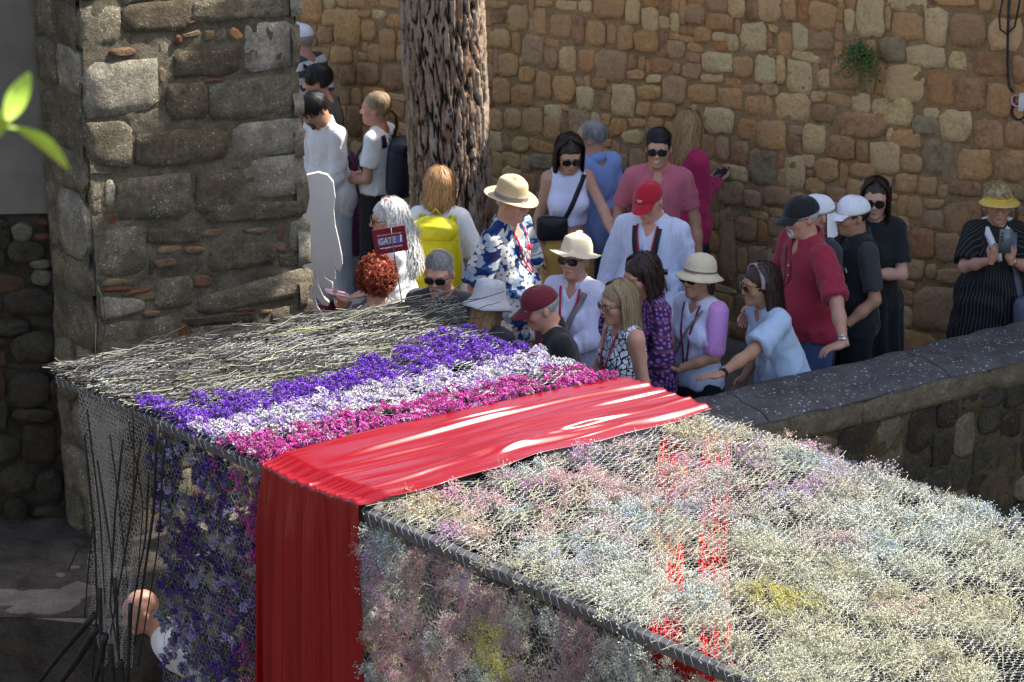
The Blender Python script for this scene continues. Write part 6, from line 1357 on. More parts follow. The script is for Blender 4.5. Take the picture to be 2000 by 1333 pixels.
# white cut-out board
pts = [(588, 352), (600, 341), (622, 336), (640, 341), (651, 355), (655, 385), (652, 410), (655, 440), (662, 470), (668, 500), (669, 516), (664, 530), (655, 522), (648, 508), (655, 535), (655, 545), (645, 545), (630, 532), (624, 522), (636, 545), (650, 553), (650, 563), (641, 569), (630, 560), (618, 540), (612, 520), (622, 560), (632, 580), (644, 590), (641, 597), (630, 594), (618, 580), (610, 562), (620, 600), (636, 622), (638, 640), (606, 640), (602, 600), (596, 560), (592, 520), (586, 470), (584, 430), (582, 415), (590, 400), (586, 380)]
yb = 14.25; P3 = np.array([at_y(u, v, yb) for u, v in pts]); bc = P3.mean(0); o0 = empty('wing_board', (bc[0], bc[1], 0), 'white cut-out board shaped like a feathered wing half hidden by the pillar', 'cut-out figure')
from mathutils.geometry import tessellate_polygon
tri = np.array(tessellate_polygon([[Vector((q[0], q[2], 0)) for q in P3]])); n_ = len(P3); L0 = P3 - [bc[0], bc[1], 0]
M_board = simple('white_board', (.62, .585, .54), .55, .05, 3, .1)
b = MB(); b.add(np.concatenate([L0 - [0, .015, 0], L0 + [0, .015, 0]]), T=np.concatenate([tri, tri[:, ::-1] + n_]), Q=[[i, i + n_, (i + 1) % n_ + n_, (i + 1) % n_] for i in range(n_)]); b.obj('board', M_board, o0, smooth=False)
b = MB(); b.box((0.0, .05, .18), (.2, .1, .36)); b.obj('foot_block', M_board, o0, smooth=False)
# white-haired woman
p = Person((759, 393), 1.66, -88, sex='f', w=1.12, sk='red', hp=4, label='woman with long curly white hair, sunglasses and a white blouse facing left', arms={1: dict(w=(.02, -.3, 1.08), d=(0, -.9, .3), n=(0, .2, 1), curl=.9), -1: dict(w=(-.1, -.28, 1.05), curl=.8)})
p.bottom(C_off); p.shoes(M_shoe); p.top_(C_white, 'blouse', sleeve='rolled', hem=.8, loose=.04, flare=.02, folds=.01); p.shell(H_white, r=(.085, .106, .1), back=[((0, .06, -.02), (0, .1, -.30), .085, .10, .62)], noise=.006); p.strands(H_white, 600, .40, .007, wave=.012, wf=55, lift=.02, spread=.12, down=(0, .16, -1), face=1.45); p.curls(H_white, 170, r=(.1, .13, .12), c=(0, .05, -.08), rad=.011, tube=.0022, drop=.7, face=1.6)
p.glasses(M_lensb, M_frame, w=.026, h=.02); b = MB()
for i in range(6): b.tube([(random.uniform(-.03, .03), -.03 + .03 * i / 3, .135), (random.uniform(-.05, .05), .0, .142), (random.uniform(-.06, .06), .03, .125)], .003, 4)
p.hpart('hair_tie', b, simple('rose_tie', (.45, .08, .18), .6, .1, 20, 0))
p.phone(1, M_phone_p, label='pink backed phone with a pale blue case held by the white haired woman', rot=.3)
# yellow rucksack woman
p = Person((858, 331), 1.68, 172, sex='f', w=1.06, sk='red', label='woman with a strawberry blond bob and yellow rucksack seen from behind', arms={1: dict(w=(.2, -.2, 1.02), curl=.6), -1: dict(w=(-.2, -.24, 1.05), curl=.6)})
p.bottom(C_khaki); p.shoes(M_shoe); p.top_(C_white, 't_shirt', sleeve='short', hem=.88, frac=.9, loose=.035, sl_r=.025); p.shell(H_cap, r=(.085, .106, .1), back=[((0, .05, 0), (0, .06, -.07), .084, .085, .8)]); p.strands(H_cap, 750, .19, .006, wave=.007, wf=60, lift=.02, down=(0, .03, -1), face=1.3, spread=.05); p.eyes()
e = backpack(p, 1.19, (.31, .52, .15), C_yel, simple('yellow_webbing', (.5, .44, .03), .6, .1, 30, 0), 'bright yellow rucksack on the back of the strawberry blond woman')
b = MB(); a = np.linspace(0, 2 * np.pi, 13); ringp = [(math.cos(x) * .014 + .05, .168, math.sin(x) * .014 + .03) for x in a]; b.tube(ringp, .003, 4); b.box((.05, .168, .005), (.045, .003, .008)); b.V = [v @ p.RU.T for v in b.V]; b.obj('logo_patch', M_print, e)
# Hawaiian shirt man
p = Person((1003, 349), 1.84, 62, sex='m', w=1.22, belly=.05, sk='red', hatz=.03, hp=8, label='big man in a beige fedora and a blue Hawaiian shirt with white flowers', arms={-1: dict(w=(-.30, -.02, .92)), 1: dict(w=(.3, -.08, .9))})
p.bottom(C_khaki); p.shoes(M_shoe); p.top_(mat_hawaii(), 'hawaiian_shirt', hem=.80, frac=.92, loose=.03, sl_r=.03, vneck=.06, folds=.009); p.collar(_mc.get('hw') or bpy.data.materials['hawaiian_print']); p.shell(H_ltgrey, topcut=.03, low=-.05); p.glasses(M_clear, M_fr_gold, name='glasses')
def fed(G, a):
    G = G.copy(); m = (G[..., 2] > .09 + 0.035) ; x, y = G[..., 0], G[..., 1]; d = np.exp(-(x / .028) ** 2) * .030 * np.clip((G[..., 2] - .1) / .04, 0, 1); G[..., 2] -= d
    for q in (-1, 1): G[..., 2] -= .016 * np.exp(-(((x - q * .05) / .03) ** 2 + ((y + .06) / .035) ** 2)) * np.clip((G[..., 2] - .07) / .05, 0, 1)
    rr = np.hypot(x, (y - .016) / 1.17); e = np.clip((rr - .09) / .07, 0, 1); G[..., 2] += e * (.012 * (x / .15) ** 2 - .014 * (np.clip(-(y) / .18, 0, 1))); return G
p.brim_hat(C_straw, [(.001, .122), (.03, .124), (.055, .121), (.07, .112), (.077, .09), (.082, .05), (.087, 0)], [(.095, -.004), (.115, -.006), (.132, -.004), (.146, .0)], f=fed, bandm=C_band, bandz=(.0, .026), tip=.03, k=56)
p.lanyard(C_lan, 1.2)
b = MB(); pt, nn2 = p.surf(0, 1.33, -1, .02)
for i in range(4): b.tube([pt + p.RU @ v3(-.05 + i * .02, 0, .03), pt + p.RU @ v3(.0, -.01, .0), pt + p.RU @ v3(.05 - i * .02, 0, .02)], .004, 4)
b.obj('red_cord', C_lan, p.root)
# redhead with tour sign
p = Person((737, 506), 1.60, 168, sex='f', w=1.08, sk='red', label='woman with short curly red hair seen from behind at the twig end', arms={-1: dict(w=(-.12, -.26, 1.1), curl=.9), 1: dict(w=(.16, -.25, 1.02), curl=.8)})
p.bottom(C_khaki); p.shoes(M_shoe); p.top_(mat_leafprint(), 'printed_top', hem=.9, frac=.75, loose=.02); p.shell(H_red, r=(.098, .116, .112), noise=.01, low=-.085, ears=False); p.curls(H_red, 900, r=(.112, .13, .126), c=(0, .022, .022), rad=.0075, tube=.0032, layers=.028, low=-.8); p.eyes()
M_sign = simple('maroon_sign', (.16, .01, .022), .5, .05, 5, 0)
c0 = at_y(762, 470, 12.98); sg = empty('tour_sign', tuple(c0), 'small maroon GATE 1 sign on a thin pole above the red haired woman', 'sign')
ax = np.array([math.cos(.1), .12, .0]); ax /= np.linalg.norm(ax); up_ = np.array([.0, -.05, 1.]); up_ -= ax * (up_ @ ax); up_ /= np.linalg.norm(up_); th_ = .13; ax, up_ = ax * math.cos(th_) + up_ * math.sin(th_), up_ * math.cos(th_) - ax * math.sin(th_)
Ms = Matrix(((ax[0], up_[0], 0, 0), (ax[1], up_[1], 0, 0), (ax[2], up_[2], 0, 0), (0, 0, 0, 1))); nz3 = np.cross(ax, up_); [Ms[i].__setitem__(2, nz3[i]) for i in range(3)]
b = MB(); b.box((0, 0, -.003), (.178, .142, .005)); o = b.obj('plate', M_sign, sg, smooth=False); o.matrix_local = Ms
b = MB(); b.tube([at_y(763, 447, 12.96) - c0 + [0, .012, 0], at_y(772, 515, 12.97) - c0 + [0, .01, 0], at_y(787, 600, 12.98) - c0], .0035, 6); b.obj('pole', simple('pole_metal', (.12, .1, .09), .4, .1, 20, 0, metal=.5), sg)
def text(body, size, loc, mat, parent, M_, name='lettering', ext=.0006, align='CENTER', bold=0, shear=0., sx=1.):
    cu = bpy.data.curves.new(name, 'FONT'); cu.body = body; cu.size = size; cu.align_x = align; cu.align_y = 'CENTER'; cu.extrude = ext; cu.offset = bold; cu.shear = shear; cu.materials.append(mat); tmp = bpy.data.objects.new(name, cu); me = bpy.data.meshes.new_from_object(tmp); bpy.data.objects.remove(tmp); o = bpy.data.objects.new(name, me); COL.objects.link(o); o.parent = parent; o.matrix_local = M_ @ Matrix.Translation(loc) @ Matrix.Diagonal((sx, 1, 1, 1)); return o
M_gold_t = simple('sign_gold', (.55, .45, .25), .5, .05, 20, 0); M_navy_t = simple('sign_blue', (.12, .1, .36), .5, .05, 20, 0)
b = MB(); b.box((0, 0, .0006), (.135, .044, .0012)); o = b.obj('name_panel', M_navy_t, sg, smooth=False); o.matrix_local = Ms
text('GATE', .046, (-.018, 0, .0022), M_gold_t, sg, Ms, bold=.0012, shear=.15, sx=.82); text('1', .056, (.056, 0.002, .0022), M_print, sg, Ms, bold=.0004, shear=.1, sx=1.1)
text('More of the World for Less', .0115, (0, .036, .0012), M_gold_t, sg, Ms, bold=.0002); text('www.gate1travel.com', .0135, (0, -.037, .0012), M_print, sg, Ms, bold=.0003)
# grey-haired man in sunglasses
p = Person((857, 497), 1.70, -14, sex='m', sk='red', hp=10, lean=4, label='grey haired man in sunglasses and a dark shirt standing behind the twigs')
p.bottom(C_dkgrey); p.shoes(M_shoe); p.top_(C_dkgrey, 'shirt', hem=.86, vneck=.04); p.collar(C_dkgrey); p.shell(H_grey, r=(.081, .1, .096)); p.strands(H_grey, 520, .035, .004, fwd=1, lift=.01, th1=1.25); p.glasses(w=.027, h=.018, rnd=3.2); p.brows(H_grey); p.beard(H_ltgrey, .8); p.lanyard(C_lanm, 1.15)
# grey bucket hat
def bucket(p, mat, **k_): return p.brim_hat(mat, [(.001, .098), (.05, .099), (.072, .092), (.08, .06), (.089, 0)], [(.1, -.016), (.12, -.038), (.138, -.054)], z0=.03, **k_)
p = Person((960, 547), 1.62, 150, sex='f', sk='red', hatz=.01, hp=16, label='woman in a pale grey bucket hat and charcoal top facing away behind the purple flowers')
p.bottom(C_dkgrey); p.shoes(M_shoe); p.top_(C_dkgrey, 'top', hem=.88); p.shell(H_blond, topcut=.03, back=[((0, .05, 0), (0, .07, -.12), .075, .07, .6)]); p.strands(H_blond, 300, .16, .006, wave=.005, th0=1.5, r=(.078, .096, .09)); p.eyes(); bucket(p, C_bucket, wob=.006)
# maroon cap man
p = Person((1047, 567), 1.71, -76, sex='m', w=1.15, sk='red', hp=20, hatz=-.012, lean=12, label='older man in a maroon cap and black shirt bending over the purple flowers', arms={1: dict(w=(.2, -.2, 1.0)), -1: dict(w=(-.2, -.25, 1.0))})
p.bottom(C_dkgrey); p.shoes(M_shoe); p.top_(C_black, 'shirt', hem=.85, frac=.8); p.collar(C_black); p.shell(H_ltgrey, topcut=.032, low=-.05); p.brows(H_ltgrey); p.eyes(); o = p.cap_hat(C_marcap, emblem=(M_print, .016, .03, -.0), tip=.06); p.lanyard(C_lan, 1.15, w=.014)
# straw hat woman in white shirt
p = Person((1127, 452), 1.66, -26, sex='f', w=1.1, sk='red', hatz=.045, hp=-6, label='older woman in a wrinkled cream sun hat, sunglasses and pale open shirt', arms={1: dict(w=(-.04, -.24, 1.06), hint=(1, .2, -.6), n=(0, .6, .8)), -1: dict(w=(.02, -.22, 1.1), hint=(-1, .2, -.6), n=(0, .6, .8))})
p.bottom(C_khaki); p.shoes(M_shoe); p.top_(C_white_shaded, 'shirt', sleeve='long', hem=.84, loose=.025, vneck=.06, folds=.009); p.collar(C_white_shaded); p.shell(H_white, topcut=.04, low=-.05); p.glasses(w=.028, h=.02); p.brows(H_white)
def rum(G, a): G = G.copy(); G[..., 2] += .003 * np.sin(np.arange(G.shape[0]) * 2.2)[:, None]; G += (.003 * vnoise(G * 40, 3))[..., None]; return G
p.brim_hat(C_strawl, [(.001, .108), (.03, .106), (.055, .098), (.07, .085), (.077, .07), (.081, .054), (.085, .036), (.088, .018), (.093, 0)], [(.103, -.004), (.12, -.009), (.138, -.014), (.15, -.017)], f=rum, wob=.01, z0=.044, tip=-.16, k=56, thick=.002)
b = MB(); b.lathe([(.001, .035), (.018, .032), (.027, .012), (.034, -.01)], 10, (.0, .05, .128)); b.V = [v + .008 * vnoise(v * 60, 7)[:, None] for v in b.V]; p.hpart('hat_tuft', b, C_white)
p.lanyard(C_lan, 1.12, w=.013, badge=M_print); p.strap([(.09, 1.43), (.03, 1.25), (-.1, 1.02)], .035, simple('taupe_strap', (.2, .17, .16), .6, .1, 20, 0), 'bag_strap', .009)
# tank-top woman and pink polo man holding hands
hx = dict(aty=(1205, 472, 14.85))
p = Person((1114, 271), 1.71, 8, sex='f', w=.95, sk=('fair', (.48, .27, .185)), hp=22, label='young woman with dark wavy hair, white tank top and mustard trousers', arms={1: dict(hx, curl=.75, n=(-.4, -.9, 0), hint=(.2, .8, 0)), -1: dict(w=(-.19, -.04, .9))})
p.bottom(C_must, z1=1.12); p.shoes(M_shoe); p.top_(C_white_shaded, 'tank_top', sleeve='none', hem=1.10, neck=.075, loose=.0, t=.008); p.shell(H_dark, back=[((0, .05, 0), (0, .07, -.2), .075, .07, .6)], r=(.083, .103, .097)); p.strands(H_dark, 700, .36, .006, wave=.012, wf=42, lift=.018, face=1.2, spread=.04, down=(0, -.03, -1)); p.glasses(w=.028, h=.021); p.brows(H_dark); 
p.strap([(.1, 1.45), (.03, 1.3), (-.08, 1.08)], .03, C_strapk, 'bag_strap'); p.strap([(.1, 1.45, 1), (0, 1.25, 1), (-.08, 1.1, 1)], .03, C_strapk, 'bag_strap'); world_bag(p, 'crossbody_bag', bag_mesh(p, -.12, 1.10, (.19, .15, .06), -1, .05).V and bag_mesh(p, -.12, 1.1, (.19, .15, .06), -1, .045), M_blkleath, 'small black crossbody bag on the hip of the tank top woman', 'bag')
p = Person((1159, 236), 1.70, -138, sex='m', w=1.08, sk='red', hy=30, label='grey haired man in a blue shirt turned away behind the tank top woman')
p.bottom(C_jean); p.shoes(M_shoe); p.top_(C_blue, 'shirt', sleeve='long', hem=.82, loose=.03, folds=.009); p.collar(C_blue); p.shell(H_grey, r=(.079, .099, .088), low=-.06); p.strands(H_grey, 420, .04, .004, th0=.9, lift=.006); p.glasses(M_clear, M_frame, name='glasses')
p = Person((1287, 256), 1.81, -8, sex='m', w=1.0, sk=('olive_skin', (.47, .26, .17)), hp=2, label='young man in sunglasses and a pink polo shirt smiling beside the wall', arms={-1: dict(hx, curl=.9, n=(.5, .8, 0), hint=(-.2, .8, 0)), 1: dict(w=(.27, -.03, .9))})
p.bottom(C_dkgrey); p.shoes(M_shoe); p.top_(C_pink, 'polo_shirt', hem=.88, frac=.72, vneck=.05, loose=.012); p.collar(C_pink); p.placket(C_pink, 1.38, 1.22); p.shell(H_black, r=(.082, .101, .099)); p.strands(H_black, 620, .045, .005, fwd=1, lift=.014, th1=1.15); p.glasses(w=.029, h=.021, rnd=3.); p.brows(H_black, .004)
b = MB(); b.tube([(-.017, -.0965, -.055), (0, -.0995, -.0585), (.017, -.0965, -.055)], [.0012, .0036, .0012], 6); p.hpart('teeth', b, M_teeth)
p = Person((1347, 219), 1.70, 128, sex='f', w=1.12, sk='red', hy=6, lean=4, label='blond woman in a magenta jacket turned to the wall and holding a phone', arms={-1: dict(w=(-.02, -.3, 1.22), d=(.3, -.8, .3), curl=.8, n=(0, .2, 1)), 1: dict(w=(.06, -.3, 1.2), d=(-.3, -.8, .3), curl=.8, n=(0, .2, 1))})
p.bottom(C_black, 'skirt', z0=.3); p.shoes(M_shoe); p.top_(C_mag, 'jacket', sleeve='long', hem=.84, loose=.035, folds=.01); p.collar(C_mag, .075, .03, .3); p.shell(H_blond, back=[((0, .05, 0), (0, .09, -.24), .078, .07, .6)]); p.strands(H_blond, 650, .40, .007, wave=.007, wf=35, lift=.014, down=(0, .1, -1)); p.phone(-1, M_phone_k, label='dark phone in the hands of the blond woman in magenta')
# red cap man
p = Person((1264, 362), 1.80, -22, sex='m', w=1.16, belly=.03, sk='red', hp=20, hy=-6, hatz=-.01, label='tall older man in a red cap and pale blue checked shirt with lanyards', arms={1: dict(w=(.28, -.1, .92)), -1: dict(w=(-.28, -.1, .92))})
p.bottom(C_khaki); p.shoes(M_shoe); p.top_(C_palebl, 'shirt', sleeve='long', hem=.8, loose=.04, folds=.011, vneck=.05); p.collar(C_palebl); p.placket(C_palebl, 1.34, .95, .03, 5); p.shell(H_white, topcut=.032, low=-.05); p.brows(H_white); p.eyes(); cp = p.cap_hat(C_redcap, tip=.02)
M_h = p.Hm(); a_ = np.arange(20) / 20 * 2 * np.pi
b = MB(); cx_, cz_ = -.012, .078; yy = lambda X, Z: .013 - .1075 * np.sqrt(np.clip(1 - (X / .0835) ** 2 - ((Z - .032) / .0885) ** 2, .01, 1)) - .0035
for r_ in (.020, .0135): X = cx_ + r_ * np.cos(a_); Z = cz_ + r_ * np.sin(a_); b.tube(np.stack([X, yy(X, Z), Z], -1)[list(range(20)) + [0]], .0016, 4, False)
X = np.array([-.012, 0, .012])[:, None] + cx_; b.grid(np.stack([X + np.zeros((3, 2)), yy(X + np.zeros((3, 2)), cz_ + np.array([[-.005, .005]] * 3)), cz_ + np.array([[-.005, .005]] * 3)], -1)); b.obj('emblem', M_print, cp)
p.lanyard(C_lan, 1.14, w=.014); p.strap([(-.075, 1.44), (-.06, 1.3), (-.01, 1.15)], .03, C_strapk, 'camera_strap', .009); p.strap([(.075, 1.44), (.06, 1.3), (-.01, 1.15)], .03, C_strapk, 'camera_strap', .009)
pt, n2 = p.surf(.115, 1.16, -1, .006); b = MB(); b.grid(np.array([[pt + p.RU @ v3(x, 0, z) for x in (-.05, .05)] for z in (-.07, .05)])); o = b.obj('pocket', C_palebl, p.root); sm = o.modifiers.new('t', 'SOLIDIFY'); sm.thickness = .004
b = MB(); b.box((0, 0, 0), (.075, .012, .03)); b.box((.0, 0, -.035), (.014, .01, .05)); b.V = [v @ p.RU.T + pt + p.RU @ v3(.0, -.012, .045) for v in b.V]; world_bag(p, 'folded_sunglasses', b, M_lens, 'black sunglasses tucked in the pocket of the pale blue shirt', 'sunglasses')
# dark-haired woman in purple print
p = Person((1250, 502), 1.62, -58, sex='f', w=1.1, sk='red', hp=12, label='dark haired woman in a purple patterned blouse raising a hand to her face', arms={-1: dict(h=(-.06, -.13, -.12), d=(.25, .1, .9), n=(0, 1, .2), curl=.6, hint=(-.6, -.2, -1)), 1: dict(w=(.12, -.22, 1.05), hint=(1, .3, -.5))})
p.bottom(C_dkgrey); p.shoes(M_shoe); p.top_(mat_purple(), 'blouse', sleeve='long', hem=.72, loose=.03, folds=.009, vneck=.06); p.shell(H_dark, r=(.088, .108, .103), back=[((0, .045, 0), (0, .06, -.09), .084, .075, .8)]); p.strands(H_dark, 650, .21, .006, wave=.007, wf=50, lift=.02, face=1.15, spread=.05); p.brows(H_dark); p.eyes()
# blond woman in sleeveless print
p = Person((1208, 553), 1.60, -62, sex='f', w=1.16, sk='red', lean=3, hp=6, label='woman with straight ash blond hair and a sleeveless black and white print top', arms={1: dict(w=(.16, -.12, .93), hint=(.3, 1, 0)), -1: dict(w=(-.1, -.3, 1.0), d=(0, -1, 0), n=(0, 0, -1), curl=.4)})
p.bottom(C_dkgrey); p.shoes(M_shoe); p.top_(mat_bwfloral(), 'sleeveless_top', sleeve='none', hem=.86, neck=.075, loose=.02, vneck=.03); p.shell(H_ash, back=[((0, .05, 0), (0, .07, -.18), .08, .075, .7)], r=(.085, .105, .1)); p.strands(H_ash, 800, .33, .006, wave=.004, wf=30, lift=.016, face=1.2); p.glasses(M_clear, M_frame, name='glasses'); p.brows(H_ash); p.eyes(); p.lanyard(C_lan, 1.1, w=.013)
# cloche woman
p = Person((1368, 499), 1.58, -44, sex='f', w=1.04, sk='tan', hatz=.01, hp=-2, label='woman in a cream cloche hat and white polo holding a dark phone', arms={1: dict(w=(.02, -.23, 1.06), d=(-.6, -.4, .1), n=(0, .3, 1), curl=1., hint=(.9, .5, -.4)), -1: dict(w=(-.2, -.08, .95))})
p.bottom(C_black); p.shoes(M_shoe); p.top_(C_white_shaded, 'polo_shirt', hem=.9, frac=.8, vneck=.05, loose=.012); p.collar(C_white_shaded); p.shell(H_dark, topcut=.04, back=[((0, .05, 0), (0, .06, -.07), .078, .07, .8)]); p.glasses(w=.027, h=.019); p.brows(H_dark)
p.brim_hat(C_strawl, [(.001, .104), (.03, .102), (.058, .09), (.076, .065), (.084, .035), (.087, 0)], [(.097, -.012), (.115, -.027), (.131, -.038)], bandm=simple('braid', (.16, .12, .09), .7, .3, 60, .3), bandz=(.004, .014), wob=.004, tip=-.14)
p.lanyard(C_lanm, 1.06, w=.012); p.strap([(.09, 1.43), (-.04, 1.2), (-.16, .98)], .014, C_band, 'bag_strap', .009); world_bag(p, 'shoulder_bag', bag_mesh(p, -.15, .93, (.17, .2, .06), -1, .05), M_beige, 'beige leather shoulder bag below the hand of the cloche hat woman', 'bag'); p.phone(1, M_phone_k, label='dark phone held at waist height by the woman in the cloche hat')
for q in (1,):     # orchid sleeve
    E_, W_ = p.arm[q][:2]; f = Field(np.minimum(p.S[q], E_) - .12, np.maximum(p.S[q], E_) + .1, .011); f.cap(p.S[q], p.S[q] + (E_ - p.S[q]) * .82, .064, .058, .02); V, Q = f.mesh(); link('sleeve', mesh_np('sleeve', smooth(V, Q, 1), Q, C_pinksl), p.root)
# headband woman leaning on the parapet
p = Person((1488, 519), 1.62, -68, lean=17, sex='f', w=1.16, sk='tan', hp=2, label='woman with a mauve headband leaning one hand on the parapet', arms={1: dict(atz=(1391, 746, 1.0), d=(-.35, -.9, -.18), n=(0, 0, -1), curl=.1, thumb=.1, hint=(.3, .8, 0)), -1: dict(w=(-.15, -.2, 1.0))})
p.bottom(C_black); p.shoes(M_shoe); p.top_(C_lblue, 'blouse', hem=.86, frac=.8, loose=.035, sl_r=.03, folds=.011, vneck=.05); p.collar(C_lblue, .072, .02, .4); p.shell(H_dark, back=[((0, .05, 0), (0, .08, -.2), .08, .075, .7)], r=(.085, .105, .1)); p.strands(H_dark, 750, .34, .006, wave=.008, wf=40, lift=.018, face=1.35, down=(0, .12, -1)); p.glasses(M_lensb, M_fr_gold, w=.027, h=.02); p.brows(H_dark)
b = MB(); a_ = np.linspace(-1.75, 1.75, 24); b.ribbon(np.stack([np.sin(a_) * .098, -.018 + 0 * a_, .03 + np.cos(a_) * .108], -1), np.stack([np.sin(a_), 0 * a_, np.cos(a_)], -1), .032); o = p.hpart('headband', b, simple('mauve_satin', (.30, .2, .24), .45, .1, 20, .2)); sm = o.modifiers.new('t', 'SOLIDIFY'); sm.thickness = .01
wrist_band(p, 1, C_strapk, .02, .03, M_phone_g, 'smartwatch'); b = MB(); ring(b, p.hc + p.HR @ v3(.088, .016, -.05), .014, .0018, p.HR @ v3(1, 0, 0)); b.obj('earring', M_gold, p.root)
# red polo man
p = Person((1566, 390), 1.80, -66, lean=4, sex='m', w=1.36, belly=.07, sk='red', hp=8, hatz=-.01, label='heavy man with white beard, black cap and red polo at the parapet', arms={1: dict(atz=(1648, 672, .985), d=(-.3, -.9, -.3), n=(0, 0, -1), curl=.35, hint=(1, -.1, .1)), -1: dict(w=(-.28, -.2, 1.0))})
p.bottom(C_jean); p.shoes(M_shoe); p.top_(C_redpolo, 'polo_shirt', hem=.90, frac=.95, loose=.025, sl_r=.025, vneck=.05, folds=.010); p.collar(C_redpolo, .08, .035); p.placket(C_redpolo, 1.36, 1.2, .035); p.shell(H_white, topcut=.032, low=-.05); p.beard(H_white, 1.1); p.glasses(w=.03, h=.02); p.cap_hat(C_capk, tip=.1, big=1.04)
p.strap([(-.06, 1.42), (.0, 1.18)], .008, C_strapk, 'cord', .006); pt, n2 = p.surf(.0, 1.15, -1, .02); b = MB(); b.box(pt, (.055, .03, .08), p.RU); world_bag(p, 'audio_receiver', b, M_blkleath, 'small black audio guide box hanging on the red polo', 'audio guide'); wrist_band(p, 1, M_silver, .018, .031, M_silver)
p = Person((1600, 386), 1.74, -70, sex='m', sk='red', hatz=-.01, label='person in a white sun cap hidden behind the man in the red polo')
p.bottom(C_dkgrey); p.top_(C_dkgrey, 'shirt', hem=.9); p.cap_hat(C_capw); b = MB(); b.grid(np.array([[(math.sin(x) * r_, .02 + math.cos(x) * r_ * 1.15, z) for x in np.linspace(-1.5, 1.5, 14)] for r_, z in ((.088, .03), (.095, -.05), (.105, -.12))])); p.hpart('neck_flap', b, C_capw); p.shell(H_grey, topcut=.03)
p = Person((1668, 388), 1.72, -72, sex='m', w=1.06, sk='tan', hp=4, hatz=-.01, label='man in a white cap and black vest with a small white chest logo', arms={1: dict(w=(.22, -.16, .98), hint=(.4, 1, 0)), -1: dict(w=(-.2, -.2, 1.0))})
p.bottom(C_black); p.shoes(M_shoe); p.top_(C_dkgrey, 't_shirt', hem=.92, frac=.8, loose=.01); tO = p.topo; p.top_(C_black, 'vest', sleeve='none', hem=.88, loose=.02, t=.02, vneck=.05); p.collar(C_black, .074, .045, .4); p.shell(H_black, topcut=.032, low=-.04); p.glasses(w=.027, h=.019); p.cap_hat(C_capw, tip=.05); wrist_band(p, 1, C_strapk)
pt, n2 = p.surf(.1, 1.30, -1, .004); b = MB()
for r_ in (.012, .02, .028): a_ = np.linspace(0, np.pi / 2, 8); b.tube([pt + p.RU @ v3(-.012 + math.sin(x) * r_, -.002, -.01 + math.cos(x) * r_ * .8) for x in a_], .0022, 4)
b.box(pt + p.RU @ v3(-.03, -.002, .006), (.026, .003, .004), p.RU); b.box(pt + p.RU @ v3(-.03, -.002, -.004), (.026, .003, .004), p.RU); b.obj('logo', M_print, p.root)
p = Person((1712, 352), 1.74, -12, sex='f', w=1.02, sk='light', hp=6, label='woman with long brown hair and dark sunglasses holding up a phone by the wall', arms={1: dict(w=(.0, -.26, 1.2), d=(-.7, -.3, .5), n=(0, 1, .2), curl=.9, hint=(.9, .6, -.5)), -1: dict(w=(-.18, -.1, .95))})
p.bottom(C_black, 'skirt', z0=.35); p.shoes(M_shoe); p.top_(C_black, 't_shirt', hem=.9, frac=.75, loose=.02); p.shell(H_dark, back=[((0, .05, 0), (0, .08, -.26), .08, .07, .65)]); p.strands(H_dark, 650, .38, .006, wave=.006, wf=30, lift=.014, face=1.05); p.glasses(w=.029, h=.025, rnd=2.); p.glasses(M_lens, simple('pale_blue_frame', (.35, .42, .5), .3, .1, 20, 0), up=.9, w=.027, h=.022, name='raised_sunglasses'); p.brows(H_dark); p.phone(1, M_phone_k, label='black phone held by the long haired woman against her chest')
# visor woman photographing
pa = dict(h=(.055, -.30, -.22), d=(-.25, -.3, 1), n=(-.5, 1, 0), curl=.9, hint=(.9, .2, -1), thumb=.2); pb = dict(h=(-.055, -.30, -.22), d=(.25, -.3, 1), n=(.5, 1, 0), curl=.9, hint=(-.9, .2, -1), thumb=.2)
p = Person((1953, 367), 1.62, -4, sex='f', w=1.22, sk='red', hatz=-.012, hp=6, label='woman in a yellow visor and black pinstripe dress taking a picture with a phone', arms={1: pa, -1: pb})
p.top_(mat_pin(), 'dress', hem=.3, frac=.85, loose=.04, sl_r=.03, flare=.08, folds=.009); p.shoes(M_shoe); p.shell(strand_mat('honey_hair', (.50, .36, .18), .2), r=(.087, .106, .1)); p.curls(_mc['honey_hair'], 320, r=(.093, .113, .107), rad=.008, tube=.003, layers=.015, low=-.5, face=.9); p.glasses(M_clear, M_fr_gold, name='glasses'); p.brows(H_ash); p.eyes()
b = MB(); A_ = np.linspace(-1.45, 1.45, 26); G = np.array([np.stack([np.sin(A_) * (.088 + .075 * rr * .55), .014 - np.cos(A_) * (.108 + .075 * rr), .052 - .004 * rr - .03 * rr * np.abs(np.sin(A_)) ** 2], -1) for rr in np.linspace(0, 1, 6)]); b.grid(G); o = p.hpart('visor', b, C_vis); sm = o.modifiers.new('t', 'SOLIDIFY'); sm.thickness = .003
b = MB(); a_ = np.linspace(0, 2 * np.pi, 30); b.grid(np.array([np.stack([np.sin(a_) * .09, .014 - np.cos(a_) * .11, z + 0 * a_], -1) for z in (.046, .072)])); o2 = b.obj('visor_band', simple('gold_band', (.72, .48, .03), .5, .1, 30, 0), o)
b = MB()
for q in (-1, 1): b.tube([p.U((q * .03, .06, 1.49)), p.U((q * .078, .01, 1.49)), p.U((q * .06, -.07, 1.42)), p.U((q * .02, -.12, 1.33)), p.U((-q * .01, -.14, 1.29)), p.U((-q * .02, -.145, 1.25))], [.02, .024, .024, .02, .018, .012], 8)
b.V = [v + .004 * vnoise(v * 50, 3)[:, None] for v in b.V]; b.obj('scarf', C_white, p.root); p.strap([(.1, 1.43), (.12, 1.2), (.18, .95)], .045, simple('grey_strap', (.11, .11, .15), .7, .1, 30, 0), 'bag_strap', .008)
